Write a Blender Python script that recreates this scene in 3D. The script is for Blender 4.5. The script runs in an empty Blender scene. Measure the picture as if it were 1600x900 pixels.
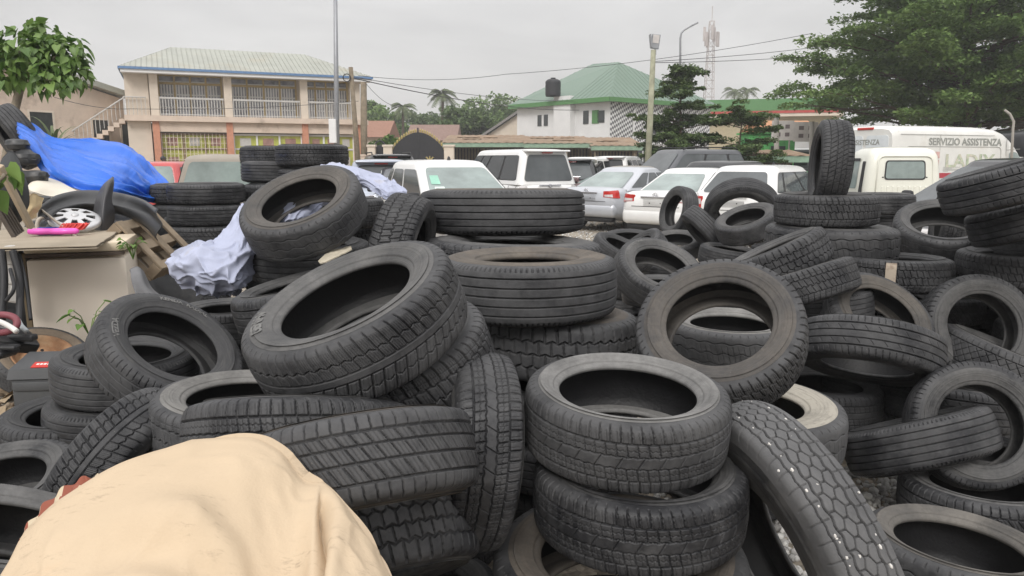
import bpy, bmesh, math, random
import numpy as np
from mathutils import Vector, Matrix, noise as mnoise
R_ = math.radians
SC = bpy.context.scene
COL = SC.collection
rng = np.random.default_rng(7)

# ------------------------------------------------------------------ camera
FPX, CZ = 1180.0, 1.65
PITCH = math.atan((450 - 248) / FPX)
cam_d = bpy.data.cameras.new('camera'); cam = bpy.data.objects.new('camera', cam_d); COL.objects.link(cam)
cam_d.sensor_width = 36; cam_d.lens = FPX / 1600 * 36
cam_d.clip_start = 0.05; cam_d.clip_end = 3000
cam.location = (0, 0, CZ); cam.rotation_euler = (math.pi / 2 - PITCH, 0, 0)
SC.camera = cam
CAM = Vector((0, 0, CZ))
FW = Vector((0, math.cos(PITCH), -math.sin(PITCH))); UP = Vector((0, math.sin(PITCH), math.cos(PITCH))); RT = Vector((1, 0, 0))
def ray(px, py): return FW + RT * ((px - 800) / FPX) - UP * ((py - 450) / FPX)
def dep(px, py, d): return CAM + ray(px, py) * d                    # point at camera depth d
def at(px, py, Y):                                                   # point at world Y
    r = ray(px, py); return CAM + r * (Y / r.y)
def gnd(px, py, z=0.0):
    r = ray(px, py); return CAM + r * ((z - CZ) / r.z)

# ------------------------------------------------------------------ objects
def tag(o, label=None, cat=None, group=None, kind=None):
    if label: o['label'] = label
    if cat: o['category'] = cat
    if group: o['group'] = group
    if kind: o['kind'] = kind
    return o
def empty(name, loc=(0, 0, 0), rz=0, label=None, cat=None, group=None):
    o = bpy.data.objects.new(name, None); COL.objects.link(o)
    o.location = loc; o.rotation_euler = (0, 0, rz); o.empty_display_size = 0.1
    return tag(o, label, cat, group)
def mobj(name, me, mats, parent=None, smooth=True):
    o = bpy.data.objects.new(name, me); COL.objects.link(o)
    for m in (mats if isinstance(mats, (list, tuple)) else [mats]): me.materials.append(m)
    if smooth and len(me.polygons): me.polygons.foreach_set('use_smooth', [True] * len(me.polygons))
    if parent is not None: o.parent = parent
    return o
def npmesh(name, V, F):
    me = bpy.data.meshes.new(name)
    V = np.asarray(V, dtype=np.float32).reshape(-1, 3); F = np.asarray(F, dtype=np.int32)
    n = F.shape[1]
    me.vertices.add(len(V)); me.vertices.foreach_set('co', V.ravel())
    me.loops.add(F.size); me.loops.foreach_set('vertex_index', F.ravel())
    me.polygons.add(len(F)); me.polygons.foreach_set('loop_start', np.arange(0, F.size, n, dtype=np.int32))
    me.polygons.foreach_set('loop_total', np.full(len(F), n, dtype=np.int32))
    me.update(calc_edges=True); me.validate()
    return me
def gridfaces(nu, nv, wrap=False):
    """verts index i*nv+j; i along u (nu rows), j along v"""
    iu = np.arange(nu if wrap else nu - 1); jv = np.arange(nv - 1)
    I, J = np.meshgrid(iu, jv, indexing='ij'); I2 = (I + 1) % nu
    return np.stack([I * nv + J, I2 * nv + J, I2 * nv + J + 1, I * nv + J + 1], -1).reshape(-1, 4)
class MB:
    """collects shapes, builds ONE mesh object"""
    def __init__(s): s.v = []; s.f = []
    def add(s, vs, fs, M=None):
        b = len(s.v)
        for v in vs:
            v = Vector(v); s.v.append(tuple(M @ v if M else v))
        s.f += [tuple(b + i for i in f) for f in fs]; return s
    def box(s, c, d, rot=None, bev=0.0):
        bm = bmesh.new(); bmesh.ops.create_cube(bm, size=1)
        for v in bm.verts: v.co = Vector((v.co.x * d[0], v.co.y * d[1], v.co.z * d[2]))
        if bev: bmesh.ops.bevel(bm, geom=bm.edges[:], offset=bev, segments=2, affect='EDGES', profile=.5)
        M = Matrix.Translation(c)
        if rot is not None: M = M @ (rot if isinstance(rot, Matrix) else Matrix.Rotation(rot, 4, 'Z'))
        s.bm(bm, M); return s
    def bm(s, bm, M=None):
        bm.verts.index_update()
        s.add([v.co for v in bm.verts], [[v.index for v in f.verts] for f in bm.faces], M); bm.free(); return s
    def tube(s, pts, rad, n=8, caps=True):
        pts = [Vector(p) for p in pts]; m = len(pts)
        if not isinstance(rad, (list, tuple)): rad = [rad] * m
        b = len(s.v); prev = None
        for i, p in enumerate(pts):
            t = (pts[min(i + 1, m - 1)] - pts[max(i - 1, 0)]).normalized()
            if prev is None:
                a = t.cross(Vector((0, 0, 1)));
                if a.length < .05: a = t.cross(Vector((1, 0, 0)))
            else: a = prev - t * prev.dot(t)
            a.normalize(); prev = a; c = t.cross(a)
            for k in range(n):
                th = 2 * math.pi * k / n
                s.v.append(tuple(p + (a * math.cos(th) + c * math.sin(th)) * rad[i]))
        for i in range(m - 1):
            for k in range(n):
                s.f.append((b + i * n + k, b + i * n + (k + 1) % n, b + (i + 1) * n + (k + 1) % n, b + (i + 1) * n + k))
        if caps:
            s.f.append(tuple(b + k for k in range(n))[::-1]); s.f.append(tuple(b + (m - 1) * n + k for k in range(n)))
        return s
    def lathe(s, prof, n=32, M=None):
        """prof: list of (r,z) rotated around Z"""
        b0 = []; m = len(prof)
        vs = [(r * math.cos(2 * math.pi * k / n), r * math.sin(2 * math.pi * k / n), z) for k in range(n) for r, z in prof]
        fs = [(k * m + j, ((k + 1) % n) * m + j, ((k + 1) % n) * m + j + 1, k * m + j + 1) for k in range(n) for j in range(m - 1)]
        return s.add(vs, fs, M)
    def quad(s, a, b, c, d): return s.add([a, b, c, d], [(0, 1, 2, 3)])
    def build(s, name, mat, parent=None, smooth=False, auto=None):
        me = bpy.data.meshes.new(name); me.from_pydata(s.v, [], s.f); me.update()
        bm = bmesh.new(); bm.from_mesh(me); bmesh.ops.recalc_face_normals(bm, faces=bm.faces[:]); bm.to_mesh(me); bm.free()
        o = mobj(name, me, mat, parent, smooth)
        if auto: me.set_sharp_from_angle(angle=R_(auto))
        return o
def children(o): return [c for c in bpy.data.objects if c.parent is o]

# ------------------------------------------------------------------ materials
def nt(m): m.use_nodes = True; t = m.node_tree; return t, t.nodes, t.links
def mat(name, col, rough=.6, spec=.5, metal=0., var=.15, scale=6., bump=.0, bscale=40., dirt=None, dscale=3., dthr=.5, coat=0., trans=0., coord='Object'):
    """principled material with colour variation, optional dirt patches and bump"""
    m = bpy.data.materials.new(name); t, N, L = nt(m); b = N['Principled BSDF']
    tc = N.new('ShaderNodeTexCoord')
    nz = N.new('ShaderNodeTexNoise'); nz.inputs['Scale'].default_value = scale; nz.inputs['Detail'].default_value = 6; nz.inputs['Roughness'].default_value = .6
    L.new(tc.outputs[coord], nz.inputs['Vector'])
    rp = N.new('ShaderNodeMapRange'); rp.inputs['From Min'].default_value = .3; rp.inputs['From Max'].default_value = .7
    rp.inputs['To Min'].default_value = 1 - var; rp.inputs['To Max'].default_value = 1 + var
    L.new(nz.outputs['Fac'], rp.inputs['Value'])
    mx = N.new('ShaderNodeMix'); mx.data_type = 'RGBA'; mx.blend_type = 'MULTIPLY'; mx.inputs['Factor'].default_value = 1
    mx.inputs['A'].default_value = (*col, 1); L.new(rp.outputs['Result'], mx.inputs['B'])
    out = mx.outputs['Result']
    if dirt:
        n2 = N.new('ShaderNodeTexNoise'); n2.inputs['Scale'].default_value = dscale; n2.inputs['Detail'].default_value = 8; n2.inputs['Roughness'].default_value = .65
        L.new(tc.outputs[coord], n2.inputs['Vector'])
        r2 = N.new('ShaderNodeMapRange'); r2.inputs['From Min'].default_value = dthr; r2.inputs['From Max'].default_value = dthr + .2; r2.inputs['To Max'].default_value = .8
        L.new(n2.outputs['Fac'], r2.inputs['Value'])
        m2 = N.new('ShaderNodeMix'); m2.data_type = 'RGBA'; L.new(r2.outputs['Result'], m2.inputs['Factor'])
        L.new(out, m2.inputs['A']); m2.inputs['B'].default_value = (*dirt, 1); out = m2.outputs['Result']
    L.new(out, b.inputs['Base Color'])
    b.inputs['Roughness'].default_value = rough; b.inputs['Specular IOR Level'].default_value = spec; b.inputs['Metallic'].default_value = metal
    if coat: b.inputs['Coat Weight'].default_value = coat; b.inputs['Coat Roughness'].default_value = .06
    if trans: b.inputs['Transmission Weight'].default_value = trans
    if bump:
        n3 = N.new('ShaderNodeTexNoise'); n3.inputs['Scale'].default_value = bscale; n3.inputs['Detail'].default_value = 5
        L.new(tc.outputs[coord], n3.inputs['Vector'])
        bp = N.new('ShaderNodeBump'); bp.inputs['Strength'].default_value = bump; bp.inputs['Distance'].default_value = .01
        L.new(n3.outputs['Fac'], bp.inputs['Height']); L.new(bp.outputs['Normal'], b.inputs['Normal'])
    return m
def textmesh(txt, size=1.0, extrude=.0, align='CENTER', bold=0.0, shear=0.0):
    cu = bpy.data.curves.new('lettering', 'FONT'); cu.body = txt; cu.size = size; cu.extrude = extrude; cu.align_x = align; cu.offset = bold; cu.shear = shear
    cu.resolution_u = 3
    o = bpy.data.objects.new('lettering', cu); COL.objects.link(o)
    dg = bpy.context.evaluated_depsgraph_get(); dg.update()
    me = bpy.data.meshes.new_from_object(o.evaluated_get(dg))
    bpy.data.objects.remove(o); bpy.data.curves.remove(cu)
    return me

# ------------------------------------------------------------------ world, light
w = bpy.data.worlds.new('World'); SC.world = w; w.use_nodes = True
t = w.node_tree; N, L = t.nodes, t.links; N.clear()
SUN_EL, SUN_AZ = R_(40), R_(190)         # azimuth measured clockwise from +Y
sky = N.new('ShaderNodeTexSky'); sky.sky_type = 'NISHITA'; sky.sun_disc = False
sky.sun_elevation = SUN_EL; sky.sun_rotation = SUN_AZ; sky.air_density = 1.5; sky.dust_density = 4
tc = N.new('ShaderNodeTexCoord')
mp = N.new('ShaderNodeMapping'); mp.inputs['Scale'].default_value = (1, 1, 3.2); L.new(tc.outputs['Generated'], mp.inputs['Vector'])
nz = N.new('ShaderNodeTexNoise'); nz.inputs['Scale'].default_value = 2.4; nz.inputs['Detail'].default_value = 7; nz.inputs['Roughness'].default_value = .52; nz.inputs['Distortion'].default_value = .35
L.new(mp.outputs['Vector'], nz.inputs['Vector'])
cr = N.new('ShaderNodeMapRange'); cr.inputs['From Min'].default_value = .34; cr.inputs['From Max'].default_value = .68; cr.inputs['To Min'].default_value = 0; cr.inputs['To Max'].default_value = 1
L.new(nz.outputs['Fac'], cr.inputs['Value'])
cc = N.new('ShaderNodeMix'); cc.data_type = 'RGBA'; L.new(cr.outputs['Result'], cc.inputs['Factor'])
CLOUD = 5.7
cc.inputs['A'].default_value = (.86 * CLOUD, .845 * CLOUD, .845 * CLOUD, 1); cc.inputs['B'].default_value = (1.16 * CLOUD, 1.14 * CLOUD, 1.13 * CLOUD, 1)
# overcast: the cloud deck is brighter overhead than near the horizon
sp = N.new('ShaderNodeSeparateXYZ'); L.new(tc.outputs['Generated'], sp.inputs['Vector'])
el = N.new('ShaderNodeMapRange'); el.inputs['From Min'].default_value = .25; el.inputs['From Max'].default_value = 1; el.inputs['To Min'].default_value = 1; el.inputs['To Max'].default_value = 2.4
L.new(sp.outputs['Z'], el.inputs['Value'])
ml = N.new('ShaderNodeMix'); ml.data_type = 'RGBA'; ml.blend_type = 'MULTIPLY'; ml.inputs['Factor'].default_value = 1
L.new(cc.outputs['Result'], ml.inputs['A']); L.new(el.outputs['Result'], ml.inputs['B'])
fin = N.new('ShaderNodeMix'); fin.data_type = 'RGBA'; fin.inputs['Factor'].default_value = .93
L.new(sky.outputs['Color'], fin.inputs['A']); L.new(ml.outputs['Result'], fin.inputs['B'])
bg = N.new('ShaderNodeBackground'); bg.inputs['Strength'].default_value = .12; L.new(fin.outputs['Result'], bg.inputs['Color'])
wo = N.new('ShaderNodeOutputWorld'); L.new(bg.outputs['Background'], wo.inputs['Surface'])
sl = bpy.data.lights.new('sun', 'SUN'); sl.energy = 1.5; sl.angle = R_(20); sl.color = (1, .975, .94)
so = bpy.data.objects.new('sun', sl); COL.objects.link(so)
sd = Vector((math.sin(SUN_AZ) * math.cos(SUN_EL), math.cos(SUN_AZ) * math.cos(SUN_EL), math.sin(SUN_EL)))
so.rotation_euler = sd.to_track_quat('Z', 'Y').to_euler()
SC.view_settings.view_transform = 'Standard'; SC.view_settings.look = 'None'; SC.view_settings.exposure = .22; SC.view_settings.gamma = 1
SC.cycles.use_denoising = True
SC.cycles.max_bounces = 8
# ================================================================== tyres
BD, BW = .65, .21                       # size every tread/sidewall mesh is drawn at, scaled per tyre
def catmull(P, n):
    P = np.array(P, float); P = np.vstack([2 * P[0] - P[1], P, 2 * P[-1] - P[-2]]); out = []
    for i in range(1, len(P) - 2):
        for tt in np.linspace(0, 1, 24, endpoint=False):
            a, b, c, d = P[i - 1], P[i], P[i + 1], P[i + 2]
            out.append(.5 * ((2 * b) + (-a + c) * tt + (2 * a - 5 * b + 4 * c - d) * tt ** 2 + (-a + 3 * b - 3 * c + d) * tt ** 3))
    out.append(P[-2]); out = np.array(out)
    s = np.r_[0, np.cumsum(np.hypot(*np.diff(out, axis=0).T))]
    q = np.linspace(0, s[-1], n)
    return np.stack([np.interp(q, s, out[:, 0]), np.interp(q, s, out[:, 1])], 1), q
TR = BD / 2
_half = [(TR, 0), (TR - .001, .2 * BW), (TR - .005, .345 * BW), (TR - .013, .415 * BW), (TR - .026, .447 * BW), (TR - .042, .468 * BW)]
_full = [(r, -z) for r, z in _half[::-1]] + _half[1:]
def sstep(x): x = np.clip(x, 0, 1); return x * x * (3 - 2 * x)
def line(d, w, soft=.0009):             # 1 inside a groove of width w (metres), d = distance to its middle
    return 1 - sstep((np.abs(d) - w / 2) / soft + .5)
def per(q): return np.abs((q + .5) % 1 - .5)     # distance (in pitches) to nearest whole pitch
def tri(q): return np.abs((q % 1) - .5) * 4 - 1
def tread_pattern(kind, A, t, s):
    """groove depth 0..1 on grid: A angle, t = across (-1..1 tread, beyond = shoulder), s = metres across"""
    C = A * TR; tw = .40 * BW; at_ = np.abs(t)
    G = np.zeros_like(A)
    def circ(t0, w, zig=0, n=60, ph=0): return line((t - t0 - zig * tri(A * n / (2 * np.pi) + ph)) * tw, w)
    def lat(n, w, off=0., skew=0., lo=-9, hi=9, fade=None):
        q = A * n / (2 * np.pi) + off + skew * t; g = line(per(q) * 2 * np.pi * TR / n, w)
        return g * ((t >= lo) & (t <= hi))
    edge = np.clip((1.30 - at_) / .12, 0, 1)       # shoulder grooves run out on the sidewall
    if kind == 'block':
        G = np.maximum.reduce([circ(-.62, .0048), circ(.62, .0048), circ(-.2, .004, .02, 66), circ(.2, .004, .02, 66)])
        G = np.maximum(G, lat(66, .0042, .0, .3, .62, 9)); G = np.maximum(G, lat(66, .0042, .4, .3, -9, -.62))
        G = np.maximum(G, lat(66, .0033, .3, .6, .2, .62)); G = np.maximum(G, lat(66, .0033, .7, .6, -.62, -.2))
        G = np.maximum(G, .6 * lat(33, .003, .1, -.8, -.2, .2))
        for o, lo, hi in ((.15, .66, 1.0), (.65, .66, 1.0), (.1, -.58, -.24), (.5, .24, .58), (.25, -1, -.66), (.75, -1, -.66)): G = np.maximum(G, .35 * lat(66, .0016, o, .5, lo, hi))
        G = np.maximum(G, .4 * line((at_ - .41 - .03 * tri(A * 132 / 6.283)) * tw, .002))
    elif kind == 'winter':
        G = np.maximum.reduce([circ(-.55, .005, .03, 58), circ(.55, .005, .03, 58, .5), circ(0, .0042, .07, 58)])
        G = np.maximum(G, lat(58, .0055, .0, .55, .55, 9)); G = np.maximum(G, lat(58, .0055, .5, -.55, -9, -.55))
        G = np.maximum(G, lat(58, .0042, .35, .8, 0, .6)); G = np.maximum(G, lat(58, .0042, .85, .8, -.6, 0))
        G = np.maximum(G, .45 * line((at_ - .8) * tw, .0025) * (at_ < 1))
        for o in (.2, .4, .6, .8): G = np.maximum(G, .3 * lat(52, .0014, o, .5, -1.0, 1.0))
    elif kind == 'rib':
        G = np.maximum.reduce([circ(x, .0045) for x in (-.72, -.36, 0, .36, .72)])
        G = np.maximum(G, .8 * lat(110, .006, 0, 0, .98, 1.45) * edge); G = np.maximum(G, .8 * lat(110, .006, 0, 0, -1.45, -.98) * edge)
    elif kind == 'summer':
        G = np.maximum.reduce([circ(-.62, .005), circ(.62, .005), circ(-.2, .005), circ(.2, .005)])
        G = np.maximum(G, .8 * lat(72, .003, 0, .25, .72, 9)); G = np.maximum(G, .8 * lat(72, .003, .3, .25, -9, -.72))
        G = np.maximum(G, .6 * lat(36, .002, .3, 1.2, .2, .5)); G = np.maximum(G, .6 * lat(36, .002, .7, 1.2, -.5, -.2))
    elif kind == 'diag':
        G = np.maximum.reduce([circ(-.66, .0055), circ(.66, .0055), circ(-.3, .0045), circ(.14, .0055)])
        G = np.maximum(G, lat(56, .004, .0, 1.7, -.66, .66)); G = np.maximum(G, .9 * lat(64, .0045, 0, .2, .7, 9)); G = np.maximum(G, .9 * lat(64, .0045, .5, .2, -9, -.7))
        G = np.maximum(G, .35 * lat(168, .0016, .0, 4.0, -.62, .62))
    elif kind == 'vee':
        q = 60; z = .35
        G = np.maximum.reduce([circ(-.14, .004), circ(.14, .004), circ(-.56, .004, .05, 60), circ(.56, .004, .05, 60)])
        a2 = A * q / (2 * np.pi) + .75 * at_
        G = np.maximum(G, line(per(a2 + .0 * t) * 2 * np.pi * TR / q, .0045) * (t > .14)); G = np.maximum(G, line(per(a2 + .5) * 2 * np.pi * TR / q, .0045) * (t < -.14))
        for o in (.2, .4, .6, .8): G = np.maximum(G, .28 * line(per(a2 + o) * 2 * np.pi * TR / q, .0014) * (at_ > .2) * (at_ < 1))
    elif kind == 'hex':
        n = 58; zz = tri(A * n / (2 * np.pi))
        def wav(t0, amp, w, ph=0): return line((t - t0 - amp * np.sin(A * n + ph)) * tw, w)
        G = np.maximum.reduce([wav(-.44, .03, .0055), wav(.44, .03, .0055), wav(-.74, .02, .004, 1), wav(.74, .02, .004, 1)])
        G = np.maximum.reduce([G, line((t - .14 - .07 * zz) * tw, .0026), line((t + .14 + .07 * zz) * tw, .0026)])
        q = A * n / (2 * np.pi)
        G = np.maximum(G, line(per(q + .5) * 2 * np.pi * TR / n, .0026) * (at_ < .12)); G = np.maximum(G, line(per(q) * 2 * np.pi * TR / n, .0026) * (at_ > .20) * (at_ < .46))
        G = np.maximum(G, .5 * line(per(q + .25) * 2 * np.pi * TR / n, .002) * (at_ > .50))
    elif kind == 'lug':
        n = 46
        G = np.maximum.reduce([circ(0, .006, .05, n), circ(-.5, .007, .06, n), circ(.5, .007, .06, n, .5)])
        G = np.maximum(G, lat(n, .009, 0, .15, .5, 9)); G = np.maximum(G, lat(n, .009, .5, .15, -9, -.5))
        G = np.maximum(G, lat(n, .007, .5, .2, 0, .5)); G = np.maximum(G, lat(n, .007, 0, .2, -.5, 0))
    elif kind == 'worn':
        n = 26
        def wav(t0, amp, w, ph=0): return line((t - t0 - amp * np.sin(A * n + ph)) * tw, w)
        G = np.maximum.reduce([wav(-.62, .05, .0045), wav(.62, .05, .0045, 2), wav(0, .07, .004, 1)]) * .8
        G = np.maximum(G, .45 * lat(78, .002, 0, .8, -.5, .5)); G = np.maximum(G, .6 * lat(52, .006, 0, 0, 1.0, 1.4) * edge); G = np.maximum(G, .6 * lat(52, .006, 0, 0, -1.4, -1.0) * edge)
    elif kind == 'cross':
        G = np.maximum.reduce([circ(-.68, .005), circ(.68, .005)])
        G = np.maximum.reduce([G, lat(40, .0045, 0, 1.6, -.68, .68), lat(40, .0035, .5, -1.9, -.68, .68), lat(58, .005, 0, .2, .68, 9), lat(58, .005, .4, .2, -9, -.68)])
    return G * edge
TREAD = {}
def tread_mesh(kind, nu=1200, nv=150):
    if kind in TREAD: return TREAD[kind]
    P, q = catmull(_full, nv); s = q - q[-1] / 2; tw = .40 * BW; tt = s / tw
    tang = np.gradient(P, axis=0); tang /= np.linalg.norm(tang, axis=1)[:, None]; nrm = np.stack([tang[:, 1], -tang[:, 0]], 1)  # outward
    A = np.linspace(0, 2 * np.pi, nu, endpoint=False)
    AA, TT = np.meshgrid(A, tt, indexing='ij'); SS = np.broadcast_to(s, AA.shape)
    g = tread_pattern(kind, AA, TT, SS) * (.010 if kind not in ('hex', 'lug') else .012)
    wob = .0004 * np.sin(7 * AA + 9 * TT) + rng.normal(0, .00012, AA.shape)
    r = P[None, :, 0] - g * nrm[None, :, 0] + wob; z = P[None, :, 1] - g * nrm[None, :, 1]
    V = np.stack([r * np.cos(AA), r * np.sin(AA), z], -1)
    me = npmesh('tread', V, gridfaces(nu, nv, True)); TREAD[kind] = me
    at2 = me.attributes.new('groove', 'FLOAT', 'POINT'); at2.data.foreach_set('value', (g / .0085).ravel().astype(np.float32))
    me.polygons.foreach_set('use_smooth', [True] * len(me.polygons)); me.materials.append(M_TREAD)
    return me
def side_profile(rbk):
    rb = rbk * TR; mid = (TR + rb) / 2
    return [(TR - .042, .468 * BW), (TR - .055, .484 * BW), (TR - .062, .487 * BW), (mid + .006, .50 * BW), (mid - .2 * (mid - rb), .488 * BW), (rb + .026, .452 * BW), (rb + .017, .440 * BW), (rb + .014, .418 * BW), (rb + .007, .405 * BW),
            (rb, .385 * BW), (rb - .004, .355 * BW), (rb + .002, .315 * BW), (rb + .02, .345 * BW), (mid, .44 * BW), (TR - .055, .44 * BW), (TR - .034, .385 * BW)]
SIDE = {}
def side_meshes(key, rbk, nu=720, nv=84):
    if key in SIDE: return SIDE[key]
    P, q = catmull(side_profile(rbk), nv)
    A = np.linspace(0, 2 * np.pi, nu, endpoint=False); rb = rbk * TR
    z = P[:, 1].copy(); r = P[:, 0].copy()
    outer = np.arange(nv) < nv * .58
    u = (r - rb) / (TR - rb)
    for u0, w_, h in ((.86, .018, .0016), (.78, .012, -.0010), (.42, .012, .0012), (.34, .012, .0012), (.60, .16, .0006)): z += np.where(outer, h * np.exp(-((u - u0) / w_) ** 2), 0)
    res = []
    for sg in (1, -1):
        sect = (np.sin(3 * A + 1) > -.2)[:, None] * (np.sin(A * 180) > 0)[:, None]; sect2 = (np.sin(2 * A + 2.2) > .5)[:, None] * (np.sin(A * 260) > .2)[:, None]
        ser = .0011 * sect * np.exp(-((u - .90) / .035) ** 4) + .0007 * sect2 * np.exp(-((u - .52) / .06) ** 4)
        ZZ = (z + np.where(outer, ser, 0)) * sg; RR = np.broadcast_to(r, (nu, nv)) * (1 + .0012 * np.sin(5 * A + 1))[:, None]
        V = np.stack([RR * np.cos(A)[:, None], RR * np.sin(A)[:, None], ZZ], -1)
        F = gridfaces(nu, nv, True); F = F if sg > 0 else F[:, ::-1]
        me = npmesh('sidewall', V, F); me.polygons.foreach_set('use_smooth', [True] * len(me.polygons)); me.materials.append(M_SIDE); res.append(me)
    half = [(TR - .034, .385 * BW), (TR - .024, .28 * BW), (TR - .020, .12 * BW), (TR - .0195, 0)]
    full = half[:-1] + [(TR - .0195, 0)] + [(a, -b) for a, b in half[:-1][::-1]]
    P2, _ = catmull(full, 18); nu2 = 120; A = np.linspace(0, 2 * np.pi, nu2, endpoint=False)
    V = np.stack([P2[None, :, 0] * np.cos(A)[:, None], P2[None, :, 0] * np.sin(A)[:, None], np.broadcast_to(P2[:, 1], (nu2, 18))], -1)
    me = npmesh('inner_liner', V, gridfaces(nu2, 18, True)); me.polygons.foreach_set('use_smooth', [True] * len(me.polygons)); me.materials.append(M_LINER); res.append(me)
    SIDE[key] = res
    return res
def rubber(name, base, dust_noise, rough, side):
    m = bpy.data.materials.new(name); t, N, L = nt(m); b = N['Principled BSDF']
    tc = N.new('ShaderNodeTexCoord'); oi = N.new('ShaderNodeObjectInfo')
    ad = N.new('ShaderNodeVectorMath'); ad.operation = 'MULTIPLY_ADD'; ad.inputs[1].default_value = (1, 1, 1)
    L.new(tc.outputs['Object'], ad.inputs[0])
    cb = N.new('ShaderNodeCombineXYZ'); ms = N.new('ShaderNodeMath'); ms.operation = 'MULTIPLY'; ms.inputs[1].default_value = 37.; L.new(oi.outputs['Random'], ms.inputs[0])
    for i in range(3): L.new(ms.outputs[0], cb.inputs[i])
    L.new(cb.outputs[0], ad.inputs[2])
    def noise(sc, det=7, ro=.62):
        n = N.new('ShaderNodeTexNoise'); n.inputs['Scale'].default_value = sc; n.inputs['Detail'].default_value = det; n.inputs['Roughness'].default_value = ro
        L.new(ad.outputs[0], n.inputs['Vector']); return n.outputs['Fac']
    def rng_(src, a, c, lo=0., hi=1.):
        r = N.new('ShaderNodeMapRange'); r.inputs['From Min'].default_value = a; r.inputs['From Max'].default_value = c; r.inputs['To Min'].default_value = lo; r.inputs['To Max'].default_value = hi
        L.new(src, r.inputs['Value']); return r.outputs['Result']
    def math_(op, a, b_):
        q = N.new('ShaderNodeMath'); q.operation = op
        for i, x in enumerate((a, b_)):
            if isinstance(x, (int, float)): q.inputs[i].default_value = x
            else: L.new(x, q.inputs[i])
        return q.outputs[0]
    base_v = rng_(noise(14), .3, .7, .75, 1.3)
    mx = N.new('ShaderNodeMix'); mx.data_type = 'RGBA'; mx.blend_type = 'MULTIPLY'; mx.inputs['Factor'].default_value = 1; mx.inputs['A'].default_value = (*base, 1); L.new(base_v, mx.inputs['B'])
    # dust: the amount is the object's alpha, the tint its colour
    d = math_('ADD', rng_(noise(5), .25, .75, -.35, .45), oi.outputs['Alpha'])
    d = math_('ADD', d, rng_(noise(60, 4), .3, .7, -.12, .12))
    cl = N.new('ShaderNodeClamp'); L.new(d, cl.inputs['Value'])
    fac = math_('MULTIPLY', cl.outputs[0], dust_noise)
    m2 = N.new('ShaderNodeMix'); m2.data_type = 'RGBA'; L.new(fac, m2.inputs['Factor']); L.new(mx.outputs['Result'], m2.inputs['A']); L.new(oi.outputs['Color'], m2.inputs['B'])
    # worn, greyer patches on the running surface (never down in the grooves)
    if not side:
        ga = N.new('ShaderNodeAttribute'); ga.attribute_name = 'groove'
        top = math_('SUBTRACT', 1., ga.outputs['Fac']); cl2 = N.new('ShaderNodeClamp'); L.new(top, cl2.inputs['Value'])
        wr = math_('MULTIPLY', rng_(noise(6.5, 8, .7), .48, .66, 0, .55), cl2.outputs[0])
        mw = N.new('ShaderNodeMix'); mw.data_type = 'RGBA'; L.new(wr, mw.inputs['Factor']); L.new(m2.outputs['Result'], mw.inputs['A']); mw.inputs['B'].default_value = (.10, .10, .103, 1); m2 = mw
    else:
        sx0 = N.new('ShaderNodeSeparateXYZ'); L.new(tc.outputs['Object'], sx0.inputs[0]); ang = N.new('ShaderNodeMath'); ang.operation = 'ARCTAN2'; L.new(sx0.outputs[0], ang.inputs[0]); L.new(sx0.outputs[1], ang.inputs[1])
        rad = N.new('ShaderNodeVectorMath'); rad.operation = 'LENGTH'; L.new(tc.outputs['Object'], rad.inputs[0])
        pv = N.new('ShaderNodeCombineXYZ'); L.new(math_('MULTIPLY', ang.outputs[0], 1.6), pv.inputs[0]); L.new(math_('MULTIPLY', rad.outputs['Value'], 55.), pv.inputs[1]); L.new(ms.outputs[0], pv.inputs[2])
        ns = N.new('ShaderNodeTexNoise'); ns.inputs['Scale'].default_value = 1.6; ns.inputs['Detail'].default_value = 6; ns.inputs['Roughness'].default_value = .7; L.new(pv.outputs[0], ns.inputs['Vector'])
        mw = N.new('ShaderNodeMix'); mw.data_type = 'RGBA'; L.new(rng_(ns.outputs['Fac'], .5, .7, 0, .5), mw.inputs['Factor']); L.new(m2.outputs['Result'], mw.inputs['A']); mw.inputs['B'].default_value = (.11, .107, .102, 1); m2 = mw
    # small pale scuffs and grit
    vo = N.new('ShaderNodeTexVoronoi'); vo.inputs['Scale'].default_value = 55; L.new(ad.outputs[0], vo.inputs['Vector'])
    gr = math_('MULTIPLY', rng_(vo.outputs['Distance'], .05, .11, 1, 0), rng_(noise(9, 3), .60, .66, 0, .5))
    m3 = N.new('ShaderNodeMix'); m3.data_type = 'RGBA'; L.new(gr, m3.inputs['Factor']); L.new(m2.outputs['Result'], m3.inputs['A']); m3.inputs['B'].default_value = (.30, .29, .27, 1)
    L.new(m3.outputs['Result'], b.inputs['Base Color'])
    L.new(rng_(fac, 0, .6, rough, .92), b.inputs['Roughness']); b.inputs['Specular IOR Level'].default_value = .36
    bp = N.new('ShaderNodeBump'); bp.inputs['Strength'].default_value = .35; bp.inputs['Distance'].default_value = .0015
    h = noise(220, 3)
    if side:
        sx = N.new('ShaderNodeSeparateXYZ'); L.new(tc.outputs['Object'], sx.inputs[0])
        rr = N.new('ShaderNodeMath'); rr.operation = 'SQRT'; L.new(math_('ADD', math_('MULTIPLY', sx.outputs[0], sx.outputs[0]), math_('MULTIPLY', sx.outputs[1], sx.outputs[1])), rr.inputs[0])
        h = math_('ADD', math_('MULTIPLY', h, .6), math_('MULTIPLY', math_('SINE', math_('MULTIPLY', rr.outputs[0], 1500.), 0), .22))
    L.new(h, bp.inputs['Height']); L.new(bp.outputs['Normal'], b.inputs['Normal'])
    return m
M_TREAD = rubber('tread_rubber', (.019, .0195, .022), .85, .46, False)
M_SIDE = rubber('sidewall_rubber', (.020, .0205, .0225), 1.0, .38, True)
M_LINER = mat('inner_liner_rubber', (.013, .013, .0145), .5, .4, var=.3, scale=12, bump=.2, bscale=90)
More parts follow.
